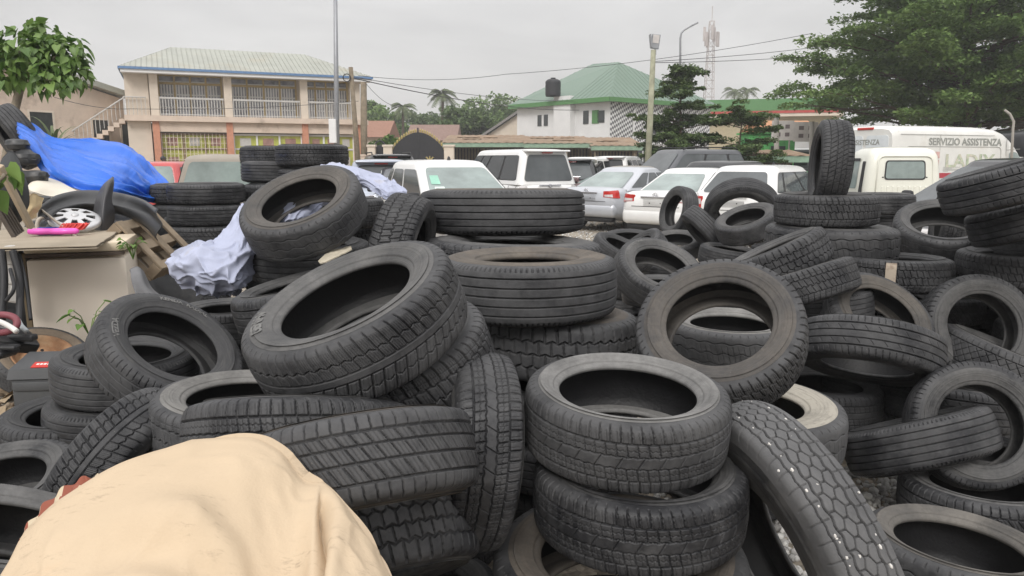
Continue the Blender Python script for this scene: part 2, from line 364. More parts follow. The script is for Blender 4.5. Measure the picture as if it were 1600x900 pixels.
M_LETTER = mat('lit_relief_lettering', (.15, .149, .145), .7, .3, var=.25)  # letters paler than the tyre: light on their relief put into the colour
RBK = {'low': .675, 'mid': .625, 'truck': .53}
PINS = []
def orient(px, py, spec):
    if spec[0] == 'f': return Vector((spec[1], spec[2], 1)).normalized()
    k, phi = spec[1], R_(spec[2])
    v = -ray(px, py).normalized(); r = (RT - v * RT.dot(v)).normalized(); u = v.cross(r)
    return (v * k + (r * math.cos(phi) + u * math.sin(phi)) * math.sqrt(1 - k * k)).normalized()
def place(px, py, dpx, spec, D):
    return dep(px, py, D * FPX / dpx), orient(px, py, spec)
def tyre(px, py, dpx, spec, D, W, tread, rb, dust, label, group='used tyres in the pile', spin=0., text=None, oval=1.0, tdust=0):
    c, n = place(px, py, dpx, spec, D)
    root = empty('used_tyre', c, 0, label, 'tyre', group)
    q = n.to_track_quat('Z', 'Y') @ Matrix.Rotation(spin, 3, 'Z').to_quaternion()
    root.rotation_mode = 'QUATERNION'; root.rotation_quaternion = q
    root.scale = (D / BD * oval, D / BD / oval, W / BW)
    a, b_, l = side_meshes(rb, RBK[rb])
    for nm, me in (('tread', tread_mesh(tread)), ('sidewall', a), ('sidewall', b_), ('inner_liner', l)):
        o = bpy.data.objects.new(nm, me); COL.objects.link(o); o.parent = root
        o.color = (*dust[:3], dust[3]) if nm != 'tread' else (.14, .14, .142, tdust if tdust else dust[3] * .5)
    for tx in (text or []): letter_ring(root, rb, *tx)
    PINS.append((root, label))
    return root
def letter_ring(root, rb, txt, ang, size, u=.62, sg=1, flip=False):
    """raised letters bent round the sidewall; ang = direction of the middle of the word"""
    P, _ = catmull(side_profile(RBK[rb]), 120); P = P[:70]
    me = textmesh(txt, size, 0, 'CENTER', bold=size * .03)
    rb_ = RBK[rb] * TR; r0 = rb_ + u * (TR - rb_)
    co = np.empty(len(me.vertices) * 3, np.float32); me.vertices.foreach_get('co', co); co = co.reshape(-1, 3)
    y = co[:, 1] - size * .35; rr = r0 + y; th = R_(ang) - co[:, 0] / r0
    order = np.argsort(P[:, 0]); z = np.interp(rr, P[order, 0], P[order, 1]) + .0042
    out = np.stack([rr * np.cos(th), rr * np.sin(th), z * sg], 1)
    me.vertices.foreach_set('co', out.astype(np.float32).ravel()); me.update()
    mobj('sidewall_lettering', me, M_LETTER, root, False)
# small settling moves so that neighbouring tyres touch instead of cutting through each other
ADJ = {'front': (0.41, -0.97, -0.004, -0.12, -0.09), 'front2': (-0.13, 1.24, -0.006, 0.0, -0.03), 'hex': (3.53, -3.99, 0.01, 0.04, -0.5), 'ring': (-1.8, -0.48, -0.039, -0.04, -0.02), 'beige': (0.77, -1.13, -0.046, -0.06, 0.04), 'shadow1': (-3.95, 1.96, -0.047, 0.61, 0.42), 'arch': (-1.28, -0.26, 0.004, -0.13, 0.51), 'face1': (-1.27, -4.66, -0.017, 0.25, 0.15), 'face2': (-3.21, 0.21, -0.02, 0.23, -0.28), 'cross': (0.64, -0.94, 0.004, 0.03, 0.03), 'face3': (0.09, -2.01, -0.078, 0.1, -0.02), 'rib2': (7.08, -0.19, -0.028, -0.27, 0.49), 'rib3': (2.01, -2.64, -0.1, -0.33, 0.25), 'low1': (-1.26, 3.38, -0.022, 0.02, 0.38), 'cent1': (-0.23, -8.88, 0.089, -0.01, 0.29), 'cent2': (-0.13, 2.91, 0.014, 0.11, 0.14), 'cent3': (0.58, -2.94, -0.041, -0.05, 0.06), 'cent4': (-1.85, 1.89, 0.008, 0.26, 0.21), 'tilt': (0.2, -5.09, -0.06, -0.12, -0.11), 'tilt2': (4.64, -0.03, -0.01, 0.12, -0.32), 'stand': (-0.46, -1.6, -0.049, 0.1, -0.09), 'flatblk': (0.54, 1.87, -0.038, -0.48, 0.25), 'diag': (1.98, -1.75, -0.1, 0.04, 0.01), 'under': (-4.17, 2.1, -0.058, 0.33, -0.53), 'under2': (4.92, -2.25, -0.009, -0.35, 0.16), 'kenda': (0.66, 0.25, -0.074, 0.05, -0.05), 'inkenda': (2.88, -2.93, 0.016, 0.24, 0.55), 'left1': (1.29, -0.74, 0.006, -0.09, -0.22), 'left2': (2.01, -0.64, -0.008, -0.09, 0.06), 'vee': (-0.9, 0.05, -0.09, 0.21, -0.11), 'bird': (3.81, 0.83, -0.033, -0.38, -0.13), 'bl1': (0.57, -1.02, -0.033, -0.13, 0.15), 'cloth': (0.7, -1.83, -0.044, 0.02, 0.04), 'cloth2': (-0.18, -0.41, 0.01, -0.08, -0.1), 'slope': (-0.35, 1.44, -0.055, -0.01, -0.1), 'behind1': (0.27, -0.51, -0.053, 0.03, 0.06), 'stand2': (-0.35, -0.03, -0.013, -0.06, 0.12), 'B0': (-0.7, -1.16, -0.016, -0.01, 0.0), 'B1': (1.79, 0.31, 0.01, 0.09, -0.25), 'B2': (0.29, -1.31, -0.078, -0.11, 0.04), 'B3': (-0.43, 0.34, -0.028, -0.04, 0.1), 'B4': (-0.82, 0.2, -0.01, 0.21, -0.1), 'A0': (-1.14, 0.9, 0.009, 0.02, -0.01), 'A1': (1.13, 0.37, 0.025, -0.08, 0.07), 'A2': (-1.58, 1.02, 0.083, 0.11, -0.03), 'A3': (0.16, 0.39, 0.003, -0.17, -0.2), 'A4': (-0.14, -0.25, 0.028, -0.09, -0.04), 'A5': (1.18, 1.19, 0.094, 0.01, 0.12), 'C1': (-1.05, -1.98, 0.017, -0.24, -0.04), 'C3': (-1.65, 3.52, 0.049, -0.38, 0.31), 'C4': (-0.19, -0.22, -0.091, -0.07, 0.06), 'C5': (0.2, -0.91, 0.002, -0.25, -0.03), 'm3': (-0.93, 0.08, 0.001, -0.15, -0.06), 'm6': (1.04, -0.89, 0.04, -0.02, -0.06), 'm9': (0.96, 0.32, 0.048, 0.04, 0.05), 'm10': (0.27, 0.62, 0.021, -0.18, 0.13), 'm11': (0.14, 0.66, -0.055, -0.17, -0.07), 's1': (0.57, -0.39, -0.001, -0.05, -0.01), 's2': (-0.03, -0.33, 0.008, 0.06, -0.03), 's0': (1.22, -0.7, -0.014, 0.11, -0.08), 's3': (0.14, -0.32, -0.026, -0.1, -0.0), 'n1': (-2.38, -1.24, -0.019, 0.1, 0.08), 'n2': (-0.93, 4.5, -0.085, -0.52, -0.27), 'n3': (-1.14, 0.9, -0.091, 0.25, -1.24), 'n4': (-0.53, 0.01, 0.084, -0.08, -0.02), 'r1': (0.47, -1.56, 0.069, -0.01, 0.31), 'r4': (1.58, -3.88, 0.01, -0.06, 0.64), 'r5': (1.99, -3.19, 0.027, 0.03, 0.2), 'r6': (4.93, -2.11, 0.054, 0.09, 0.42), 'r7': (0.42, -1.32, -0.015, 0.1, 0.2), 'r9': (2.76, -1.84, -0.055, -0.03, -0.02)}
FADJ = {'F1_0': (0.78, -17.0, 0.2), 'F1_1': (16.44, -15.87, 0.3), 'F1_2': (-52.52, -7.03, -0.35), 'F2_0': (6.2, 11.47, -0.19), 'F2_2': (19.45, -35.51, -0.95), 'F2_3': (-1.34, 34.15, 0.41), 'F4_1': (-14.26, -8.0, 0.04), 'F5_0': (-1.77, 4.05, -0.03), 'F6_0': (32.28, -19.48, 0.37), 'F6_1': (40.03, -15.99, 0.16), 'F7_0': (-46.81, -10.87, 3.18), 'F7_1': (100.72, -49.99, 3.23), 'F8_0': (-40.59, -13.73, -0.13), 'F9_0': (5.6, -2.01, -0.22), 'F9_1': (-0.54, 7.06, 0.06), 'F9_2': (-7.92, 51.62, 0.32), 'F9_3': (-38.38, -22.32, 1.87), 'F9_4': (-30.3, -10.53, 1.37), 'F10_0': (-2.46, 8.87, 0.33), 'F10_1': (72.03, 40.96, 0.64), 'F11_3': (-12.55, 23.46, 0.26), 'F11_4': (3.45, -55.07, 0.6), 'F12_0': (-25.75, -10.06, 0.27), 'F12_1': (8.8, -38.64, -0.11), 'F12_2': (0.68, 5.7, -0.05), 'F12_3': (5.4, -8.09, -0.08), 'F13_0': (4.31, 2.14, -0.07), 'F13_1': (16.91, 13.25, 0.0), 'F13_2': (14.44, 6.91, -0.24), 'F13_3': (17.08, 25.73, 0.03), 'F14_0': (0.62, -8.35, 0.07), 'F14_1': (7.76, -13.04, -0.08), 'F15_0': (2.48, -13.36, 0.37), 'F16_1': (-32.3, 37.95, -0.02), 'F16_2': (11.73, -20.9, -0.36), 'F17_0': (-48.55, 70.01, -0.48), 'F17_1': (0.84, 2.06, 0.03), 'F18_0': (0.0, 4.17, -0.01), 'F18_1': (8.44, -7.79, 0.31), 'F20_0': (16.36, -35.28, -0.03), 'F21_1': (0.02, -0.48, -0.09), 'F21_2': (0.63, -0.24, 0.1), 'F23_0': (-39.61, -15.4, 0.13), 'F23_1': (-24.25, 54.51, 0.18), 'F23_2': (-41.55, -62.1, 0.92), 'F24_0': (18.56, 0.67, 0.0), 'F24_1': (1.64, 3.93, -0.1), 'F24_2': (10.56, -2.8, 0.0), 'F24_3': (-2.63, 0.07, 0.09), 'F26_0': (-1.05, 3.67, 0.02), 'F26_1': (-18.82, -12.84, -0.18), 'F26_2': (44.61, 5.35, -0.6), 'F26_3': (-15.79, 50.39, -0.28), 'F27_0': (5.27, -5.12, -0.12), 'F27_1': (-47.85, 2.14, 0.17), 'F27_2': (-43.89, -15.63, 0.64), 'F28_0': (2.08, 2.98, -0.3), 'F28_1': (34.01, 41.08, -0.33), 'F28_2': (70.64, 12.39, -0.4), 'F28_3': (8.43, 59.1, -0.42), 'F29_0': (-5.46, 7.08, 0.01), 'F29_1': (7.45, -9.28, 0.45), 'F29_2': (6.06, 21.21, -0.58), 'F29_3': (6.08, -22.99, -0.09), 'F30_0': (-0.34, 0.35, 0.02), 'F30_1': (1.51, 5.58, 0.33), 'F30_2': (-5.07, -0.99, -0.61), 'F31_0': (-20.34, -4.89, -1.33), 'F32_0': (37.65, -0.51, -0.03), 'F32_1': (0.03, -12.49, 0.28), 'F32_2': (3.35, -7.28, 0.06), 'F32_3': (6.39, -11.68, -0.12), 'F34_2': (0.24, 0.48, -0.25), 'F35_0': (-34.74, -40.3, -0.23), 'F35_1': (59.53, 5.82, 1.01), 'F35_2': (2.34, -4.28, -0.03), 'F36_0': (0.57, 10.6, 0.18), 'F36_1': (-15.67, 25.13, -0.17), 'F37_0': (-10.3, 8.07, 0.49), 'F37_1': (-11.39, 7.28, 0.23), 'F37_2': (-6.6, 6.38, 0.02), 'F37_3': (-1.86, 1.55, -0.13), 'F37_4': (-4.8, -2.36, -0.03), 'F37_5': (-2.28, 5.14, 0.0), 'F38_0': (22.62, -1.48, -0.29), 'F38_1': (19.3, -9.12, -0.06), 'F38_2': (21.98, -4.3, 0.02), 'F38_3': (20.09, -19.13, 0.25), 'F38_4': (30.9, -9.11, -0.15), 'F38_5': (31.69, -4.09, -0.18)}
# px, py, diameter in px, orientation, D, W, tread, bead class, dust(r,g,b,amount), label
GR, BR, BE, DK = (.185, .182, .178), (.165, .142, .118), (.37, .345, .295), (.08, .08, .082)
def d_(c, a): return (*c, a)
TY = {}
def T(key, px, py, dpx, spec, D, W, *a, **k):
    m = ADJ.get(key, (0, 0, 0, 0, 0)) if key[0] not in 'ABC' and key != 'low2' else (0, 0, 0, 0, 0); ds = math.exp(m[2])
    spec = (spec[0], spec[1] + m[3] * .15, spec[2] + m[4] * .15) if spec[0] == 'f' else (spec[0], min(.97, max(.02, spec[1] + m[3] * .15)), spec[2] + m[4] * 12)
    TY[key] = tyre(px + m[0], py + m[1], dpx, spec, D * ds, W * ds ** .5, *a, **k); TY[key]['_n'] = tuple(orient(px + m[0], py + m[1], spec)); TY[key]['_D'] = D * ds
PILE = 'used tyres in the pile'
T('front', 977, 651, 318, ('f', .05, -.075), .64, .225, 'block', 'low', d_((.215, .212, .206), .72), 'big tyre with a dusty grey sidewall on top of the centre front stack')
T('front2', 998, 770, 330, ('f', .0, -.02), .66, .225, 'block', 'low', d_(GR, .1), 'blocky winter tyre second from the top of the centre front stack')
T('front3', 967, 905, 395, ('f', -.02, -.05), .78, .23, 'worn', 'mid', d_(BR, .5), 'wide tyre with a brown dusty sidewall at the bottom of the centre front stack')
T('hex', 1230, 862, 474, ('v', .34, 209), .95, .20, 'hex', 'truck', d_(GR, .25), 'leaning truck tyre with honeycomb tread and white pebbles stuck in its grooves', tdust=.85)
T('ring', 1127, 523, 258, ('v', .82, 98), .66, .22, 'winter', 'mid', d_((.15, .135, .12), .42), 'upright tyre with wide brown sidewall framing a lying tyre')
T('guard', 1139, 528, 196, ('f', 0, -.03), .64, .2, 'worn', 'mid', d_((.22, .215, .205), .8), 'lying tyre with a pale lettered sidewall seen through the brown upright ring', text=[('GUARD', 112, .034, .5)])
T('beige', 1181, 664, 262, ('f', .02, -.06), .76, .24, 'worn', 'truck', d_(BE, .95), 'pale beige dusty truck tyre lying right of the upright brown ring')
T('shadow1', 1290, 622, 150, ('v', .45, 80), .62, .2, 'rib', 'mid', d_(DK, .4), 'dark tilted tyre between the pale beige truck tyre and the arching tyre')
T('arch', 1358, 549, 214, ('v', .24, -105), .66, .21, 'summer', 'mid', d_(GR, .2), 'tyre arching like a bridge with a shiny dark hollow underneath, right of the brown ring')
T('face1', 1369, 508, 172, ('v', .58, 48), .62, .2, 'summer', 'mid', d_((.15, .135, .118), .45), 'brown faced tyre propped up just behind the arching tyre')
T('face2', 1528, 513, 168, ('v', .85, 20), .62, .2, 'winter', 'mid', d_(GR, .3), 'dark upright tyre facing the viewer behind the crisscross tread tyre')
T('cross', 1556, 566, 178, ('v', .08, 62), .64, .21, 'cross', 'mid', d_(GR, .45), 'tyre with crisscross diamond tread tilted down to the right')
T('face3', 1522, 667, 198, ('v', .92, 12), .60, .2, 'summer', 'mid', d_(GR, .25), 'upright tyre facing the viewer above the gravel patch, other treads seen through it')
T('rib2', 1475, 630, 200, ('v', .14, 74), .68, .21, 'summer', 'mid', d_(GR, .15), 'ribbed tyre sloping down behind the upright tyre above the gravel')
T('rib3', 1433, 692, 222, ('v', .12, 99), .71, .22, 'rib', 'mid', d_(DK, .3), 'dark ribbed tyre rising to the right behind the gravel patch')
T('low1', 1534, 782, 236, ('f', .0, .0), .66, .215, 'diag', 'mid', d_(GR, .4), 'dark tyre lying flat under the upright tyre beside the gravel patch')
T('low2', 1492, 890, 275, ('f', .06, .03), .64, .26, 'worn', 'low', d_((.17, .158, .142), .6), 'lying tyre with a brown sidewall and wide hole at the bottom right corner')
T('cent1', 785, 338, 257, ('f', 0, 0), .90, .25, 'rib', 'truck', d_(BR, .45), 'thick ribbed light truck tyre on top of the rear middle stack, below the white minivan')
T('cent2', 802, 400, 275, ('f', .01, 0), .94, .21, 'winter', 'truck', d_(GR, .35), 'blocky tyre under the top tyre of the rear middle stack')
T('cent3', 823, 446, 279, ('f', 0, 0), .80, .26, 'rib', 'truck', d_(BR, .55), 'ribbed light truck tyre with a brown top sidewall on the front middle stack')
T('cent4', 866, 526, 262, ('f', .0, .0), .74, .26, 'lug', 'truck', d_(BR, .4), 'square lugged tyre under the brown topped ribbed tyre of the front middle stack')
T('tilt', 557, 506, 345, ('v', .42, 118), .70, .225, 'vee', 'mid', d_(GR, .42), 'biggest tilted tyre in the middle with directional lugs and a wide open hole', text=[('GENAV', 236, .046, .48)])
T('tilt2', 602, 576, 335, ('v', .40, 115), .70, .22, 'winter', 'mid', d_(GR, .3), 'tyre stacked right beneath the biggest tilted tyre')
T('stand', 738, 703, 305, ('v', .16, 178), .64, .215, 'block', 'mid', d_(GR, .2), 'tyre standing upright showing its whole tread left of the centre front stack')
T('flatblk', 470, 690, 352, ('v', .10, -92), .66, .23, 'block', 'mid', d_(GR, .25), 'tyre with square tread blocks lying behind the beige cushion')
T('diag', 558, 732, 372, ('v', .06, -80), .64, .215, 'diag', 'mid', d_(BR, .3), 'tyre with slanted tread cuts lying right of the beige cushion')
T('under', 606, 846, 290, ('v', .09, -70), .565, .22, 'lug', 'mid', d_(GR, .2), 'stepped block tread tyre wedged under the slanted tread tyre')
T('under2', 640, 960, 280, ('f', 0, 0), .62, .2, 'summer', 'mid', d_(GR, .3), 'dark tyre showing only its right shoulder at the bottom edge')
T('kenda', 260, 555, 226, ('v', .62, 62), .64, .2, 'summer', 'mid', d_(DK, .5), 'tilted lettered tyre on the left with another tyre inside its hole', text=[('KENDA  RADIAL', 42, .032, .50), ('VEZDA', 146, .036, .50)])
T('inkenda', 262, 572, 180, ('v', .35, 75), .60, .18, 'summer', 'mid', d_(GR, .3), 'tyre seen through the hole of the tilted lettered tyre on the left')
T('left1', 197, 581, 210, ('f', .06, 0), .60, .195, 'rib', 'mid', d_(DK, .4), 'tyre lying flat beside the grey black battery box, upper of two')
T('left2', 188, 651, 214, ('f', .04, 0), .62, .195, 'rib', 'mid', d_(DK, .3), 'tyre lying flat beside the grey black battery box, lower of two')
T('vee', 197, 733, 262, ('v', .33, -33), .64, .21, 'vee', 'mid', d_(GR, .2), 'leaning tyre showing its arrow pattern tread on the left, in front of the flat pair')
T('bird', 380, 652, 280, ('v', .40, 94), .66, .2, 'winter', 'mid', d_((.2, .195, .185), .75), 'tyre with a pale grey sidewall half hidden behind the square block tyre')
T('bl1', -22, 798, 285, ('v', .46, 117), .62, .21, 'winter', 'low', d_(GR, .35), 'winter tyre cut by the left edge, tilted with its lugs to the right')
T('bl2', 0, 871, 395, ('v', .38, 82), .66, .2, 'summer', 'mid', d_(GR, .55), 'tyre with a streaked grey sidewall in the bottom left corner beside the beige cushion')
T('cloth', 475, 333, 194, ('v', .48, 112), .66, .21, 'worn', 'mid', d_((.15, .138, .125), .5), 'large tilted tyre with a pale cloth pulled through its hole, back left of the pile')
T('cloth2', 486, 406, 186, ('f', 0, -.03), .66, .2, 'summer', 'mid', d_(DK, .4), 'tyre lying flat under the tilted tyre with the pale cloth')
T('slope', 468, 470, 200, ('v', .16, 107), .64, .21, 'summer', 'mid', d_(GR, .2), 'ribbed tyre sloping up to the right below the pale cloth bundle')
T('clothlow', 356, 502, 160, ('f', .0, .0), .62, .2, 'summer', 'mid', d_(GR, .2), 'tyre lying flat under the hanging end of the pale cloth')
T('behind1', 532, 332, 136, ('f', 0, 0), .64, .21, 'block', 'mid', d_(GR, .15), 'tyre lying behind the cloth tyre with the cloth draped on it')
T('behind2', 534, 372, 138, ('f', 0, 0), .64, .2, 'block', 'mid', d_(GR, .15), 'tyre lying under the cloth draped tyre behind the cloth tyre')
T('stand2', 628, 396, 186, ('v', .24, -14), .64, .23, 'winter', 'mid', d_(GR, .2), 'upright winter tyre leaning against the rear middle stack')
# left rear stacks
for i, (x, y) in enumerate([(323, 302), (324, 334.5), (326, 366.5), (324, 399), (323, 431)]):
    T('B%d' % i, x, y, 115, ('f', .0, .0), .64, .181, ['summer', 'summer', 'diag', 'summer', 'rib'][i], 'mid', d_(GR, .12), ['top', 'second', 'third', 'fourth', 'fifth'][i] + ' tyre from the top of the straight stack right of the wooden pallet', group='tyres in the rear left stacks', spin=i)
for i, (x, y) in enumerate([(292, 302), (294, 333), (297, 363.5), (298, 394), (300, 424), (300, 454)]):
    T('A%d' % i, x, y, 108, ('f', .0, .0), .64, .181, ['diag', 'summer', 'rib', 'summer', 'diag', 'rib'][i], 'mid', d_(GR, .1), ['top', 'second', 'third', 'fourth', 'fifth', 'sixth'][i] + ' tyre from the top of the half hidden stack touching the wooden pallet', group='tyres in the rear left stacks', spin=i * 2)
T('C1', 426, 244, 98, ('f', 0, 0), .63, .2, 'block', 'mid', d_(GR, .1), 'upper left tyre of the tallest rear stack before the shop building', group='tyres in the rear left stacks')
T('C2', 488, 243, 112, ('f', 0, 0), .66, .2, 'block', 'mid', d_(GR, .1), 'topmost tyre of the tallest rear stack, nearest the shop building pole', group='tyres in the rear left stacks')
T('C3', 432, 269, 106, ('f', .02, .02), .64, .2, 'rib', 'mid', d_(GR, .25), 'smooth ribbed tyre just below the upper left tyre of the tallest rear stack', group='tyres in the rear left stacks')
T('C4', 437, 302, 107, ('f', 0, 0), .64, .19, 'block', 'mid', d_(GR, .1), 'tyre under the smooth ribbed one beside the tilted cloth tyre', group='tyres in the rear left stacks')
T('C5', 490, 279, 111, ('f', 0, 0), .66, .2, 'block', 'mid', d_(GR, .1), 'tyre under the topmost one of the tallest rear stack, behind the cloth tyre', group='tyres in the rear left stacks')
# right middle cluster
T('m1', 1029, 429, 142, ('v', .58, 66), .62, .2, 'summer', 'mid', d_(GR, .5), 'tilted tyre with a grey lettered sidewall right of the front middle stack', text=[('BRIDGESTONE', 120, .030, .52)])
T('m2', 1034, 456, 124, ('f', 0, 0), .60, .19, 'rib', 'mid', d_(GR, .3), 'tyre seen through the hole of the grey lettered tyre')
T('m3', 1057, 384, 84, ('v', .42, 92), .60, .19, 'rib', 'mid', d_(GR, .35), 'small looking tyre lying behind the grey lettered tyre')
T('m4', 1060, 331, 80, ('v', .52, 166), .60, .19, 'rib', 'mid', d_(GR, .15), 'tyre standing on edge behind the white sedan, ribs to the right')
T('m5', 1104, 362, 92, ('v', .18, 222), .62, .2, 'rib', 'mid', d_(DK, .2), 'dark tyre leaning right of the tyre standing on edge')
T('m6', 1158, 331, 116, ('v', .78, -88), .74, .2, 'rib', 'mid', d_(GR, .25), 'tyre leaning back like a hoop in front of the white hatchback')
T('m7', 1167, 350, 98, ('v', .40, 106), .60, .2, 'worn', 'mid', d_(GR, .3), 'tyre lying inside the foot of the leaning hoop tyre')
T('m8', 1140, 402, 96, ('v', .14, 80), .60, .2, 'rib', 'mid', d_(GR, .3), 'ribbed tyre lying below the dark leaning tyre')
T('m9', 982, 378, 84, ('v', .25, 88), .60, .19, 'rib', 'mid', d_(DK, .4), 'dark tyre near the beige gravel, left end of the small rear heap')
T('m10', 968, 394, 92, ('v', .30, 62), .62, .2, 'rib', 'mid', d_(DK, .3), 'dark tilted tyre touching the front middle stack at the small rear heap')
T('m11', 1000, 395, 92, ('v', .35, 130), .62, .2, 'summer', 'mid', d_(DK, .4), 'tyre crossing the two dark ones at the left end of the small rear heap')
T('s1', 1290, 327, 155, ('f', 0, 0), .66, .21, 'winter', 'mid', d_(GR, .3), 'chunky tyre carrying the upright one on the right stack')
T('s2', 1297, 379, 197, ('f', 0, 0), .84, .24, 'worn', 'truck', d_(GR, .3), 'wide worn truck tyre under the chunky one of the right stack')
T('s0', 1296, 256, 134, ('v', .15, 178), .57, .2, 'diag', 'mid', d_(DK, .25), 'tyre standing upright on top of the right stack against the white van')
T('s3', 1375, 318, 100, ('f', 0, 0), .62, .19, 'summer', 'mid', d_(GR, .15), 'tyre lying behind the right stack below the cream pickup cab')
T('s4', 1383, 347, 104, ('f', 0, 0), .64, .19, 'rib', 'mid', d_(GR, .2), 'tyre under the one lying below the cream pickup cab')
T('n1', 1220, 408, 158, ('v', .10, 113), .62, .21, 'lug', 'mid', d_(GR, .3), 'tyre rising steeply to the right in front of the right stack, upper of two')
T('n2', 1260, 442, 158, ('v', .10, 111), .62, .2, 'winter', 'mid', d_(GR, .3), 'tyre rising steeply to the right in front of the right stack, lower of two')
T('n3', 1285, 478, 150, ('v', .10, 108), .62, .2, 'rib', 'mid', d_(DK, .3), 'dark tyre under the two rising ones right of the brown ring')
T('n4', 1300, 520, 130, ('v', .2, 80), .60, .2, 'rib', 'mid', d_(GR, .4), 'tyre poking out left of the arching tyre')
T('r1', 1474, 363, 146, ('v', .50, 80), .64, .21, 'worn', 'low', d_(GR, .25), 'dark tyre propped open towards the viewer below the cream pickup')
T('r2', 1576, 286, 196, ('v', .06, 107), .68, .21, 'summer', 'mid', d_(DK, .15), 'uppermost sloping tyre at the right edge in front of the dark car')
T('r3', 1616, 336, 188, ('v', .06, 108), .68, .21, 'summer', 'mid', d_(DK, .15), 'sloping tyre right under the uppermost one at the right edge')
T('r4', 1606, 380, 150, ('f', 0, -.05), .62, .2, 'worn', 'mid', d_(GR, .3), 'lying tyre cut by the right edge with a grey top sidewall')
T('r5', 1396, 428, 164, ('v', .10, 84), .64, .2, 'winter', 'mid', d_(DK, .2), 'low profile tyre with a paper label stuck across its tread')
T('r6', 1512, 434, 134, ('f', 0, 0), .62, .2, 'rib', 'mid', d_(DK, .4), 'dark tyre lying between the labelled one and the right edge')
T('r7', 1612, 432, 150, ('v', .5, 120), .62, .2, 'rib', 'mid', d_(DK, .2), 'dark tyre at the right edge behind the crisscross one')
T('r8', 1482, 348, 112, ('v', .2, 172), .62, .2, 'block', 'mid', d_(GR, .2), 'tyre standing behind the propped open one, below the van')
T('r9', 1650, 562, 160, ('v', .75, 170), .62, .2, 'rib', 'mid', d_(GR, .3), 'tyre of which only a sliver shows at the right edge, beside the crisscross one')
# ================================================================== ground
def hgt(x, y):
    return .33 * np.exp(-(((x + 3.0) / 1.1) ** 4 + ((y - 4.0) / 1.25) ** 4)) + .012 * np.sin(x * 1.7 + y) * np.sin(y * 1.3)
xs = np.unique(np.r_[np.linspace(-1500, -60, 12), np.linspace(-60, -8, 27), np.linspace(-8, 8, 161), np.linspace(8, 60, 27), np.linspace(60, 1500, 12)])
ys = np.unique(np.r_[np.linspace(-60, -2, 12), np.linspace(-2, 12, 141), np.linspace(12, 120, 55), np.linspace(120, 2500, 14)])
XX, YY = np.meshgrid(xs, ys, indexing='ij')
ZZ = np.where((np.abs(XX) < 8) & (YY < 12), hgt(XX, YY), 0)
ZZ = ZZ + np.where(YY < 60, 0, 0)
gm = bpy.data.materials.new('gravel_yard'); t, N, L = nt(gm); b = N['Principled BSDF']
tc = N.new('ShaderNodeTexCoord')
def nz_(sc, det=8, ro=.65):
    n = N.new('ShaderNodeTexNoise'); n.inputs['Scale'].default_value = sc; n.inputs['Detail'].default_value = det; n.inputs['Roughness'].default_value = ro; L.new(tc.outputs['Object'], n.inputs['Vector']); return n.outputs['Fac']
rp = N.new('ShaderNodeValToRGB'); L.new(nz_(.35), rp.inputs['Fac'])
rp.color_ramp.elements[0].position = .3; rp.color_ramp.elements[0].color = (.20, .165, .125, 1); rp.color_ramp.elements[1].position = .7; rp.color_ramp.elements[1].color = (.37, .33, .27, 1)
vo = N.new('ShaderNodeTexVoronoi'); vo.inputs['Scale'].default_value = 28; L.new(tc.outputs['Object'], vo.inputs['Vector'])
hs = N.new('ShaderNodeSeparateColor'); L.new(vo.outputs['Color'], hs.inputs['Color'])
vr = N.new('ShaderNodeMapRange'); vr.inputs['To Min'].default_value = .62; vr.inputs['To Max'].default_value = 1.35; L.new(hs.outputs[0], vr.inputs['Value'])
mx = N.new('ShaderNodeMix'); mx.data_type = 'RGBA'; mx.blend_type = 'MULTIPLY'; mx.inputs['Factor'].default_value = 1; L.new(rp.outputs['Color'], mx.inputs['A']); L.new(vr.outputs['Result'], mx.inputs['B'])
L.new(mx.outputs['Result'], b.inputs['Base Color']); b.inputs['Roughness'].default_value = .95
bp = N.new('ShaderNodeBump'); bp.inputs['Strength'].default_value = .8; bp.inputs['Distance'].default_value = .03; L.new(vo.outputs['Distance'], bp.inputs['Height']); bp.invert = True; L.new(bp.outputs['Normal'], b.inputs['Normal'])
tag(mobj('ground', npmesh('ground', np.stack([XX, YY, ZZ], -1), gridfaces(len(xs), len(ys))), gm), kind='structure')
# loose gravel: real stones, one mass
def stones(name, n, xr, yr, size, mt, seed=1, dens=None):
    r = np.random.default_rng(seed); bm = bmesh.new(); bmesh.ops.create_icosphere(bm, subdivisions=1, radius=1)
    bv = np.array([v.co[:] for v in bm.verts]); bf = np.array([[v.index for v in f.verts] for f in bm.faces]); bm.free()
    X = r.uniform(*xr, n); Y = r.uniform(*yr, n)
    if dens is not None: k = r.uniform(size=n) < dens(X, Y); X, Y = X[k], Y[k]; n = len(X)
    S = size * r.lognormal(0, .35, n); Z = hgt(X, Y) + S * r.uniform(-.1, .7, n)
    A = r.uniform(0, 6.28, n); sq = r.uniform(.5, 1, (n, 3))
    v = bv[None] * (1 + r.normal(0, .16, (n, len(bv), 1))) * sq[:, None] * S[:, None, None]
    c, s = np.cos(A)[:, None], np.sin(A)[:, None]
    v = np.stack([v[..., 0] * c - v[..., 1] * s, v[..., 0] * s + v[..., 1] * c, v[..., 2]], -1) + np.stack([X, Y, Z], -1)[:, None]
    f = (bf[None] + (np.arange(n) * len(bv))[:, None, None]).reshape(-1, 3)
    return tag(mobj(name, npmesh(name, v, f), mt, None, False), kind='stuff')
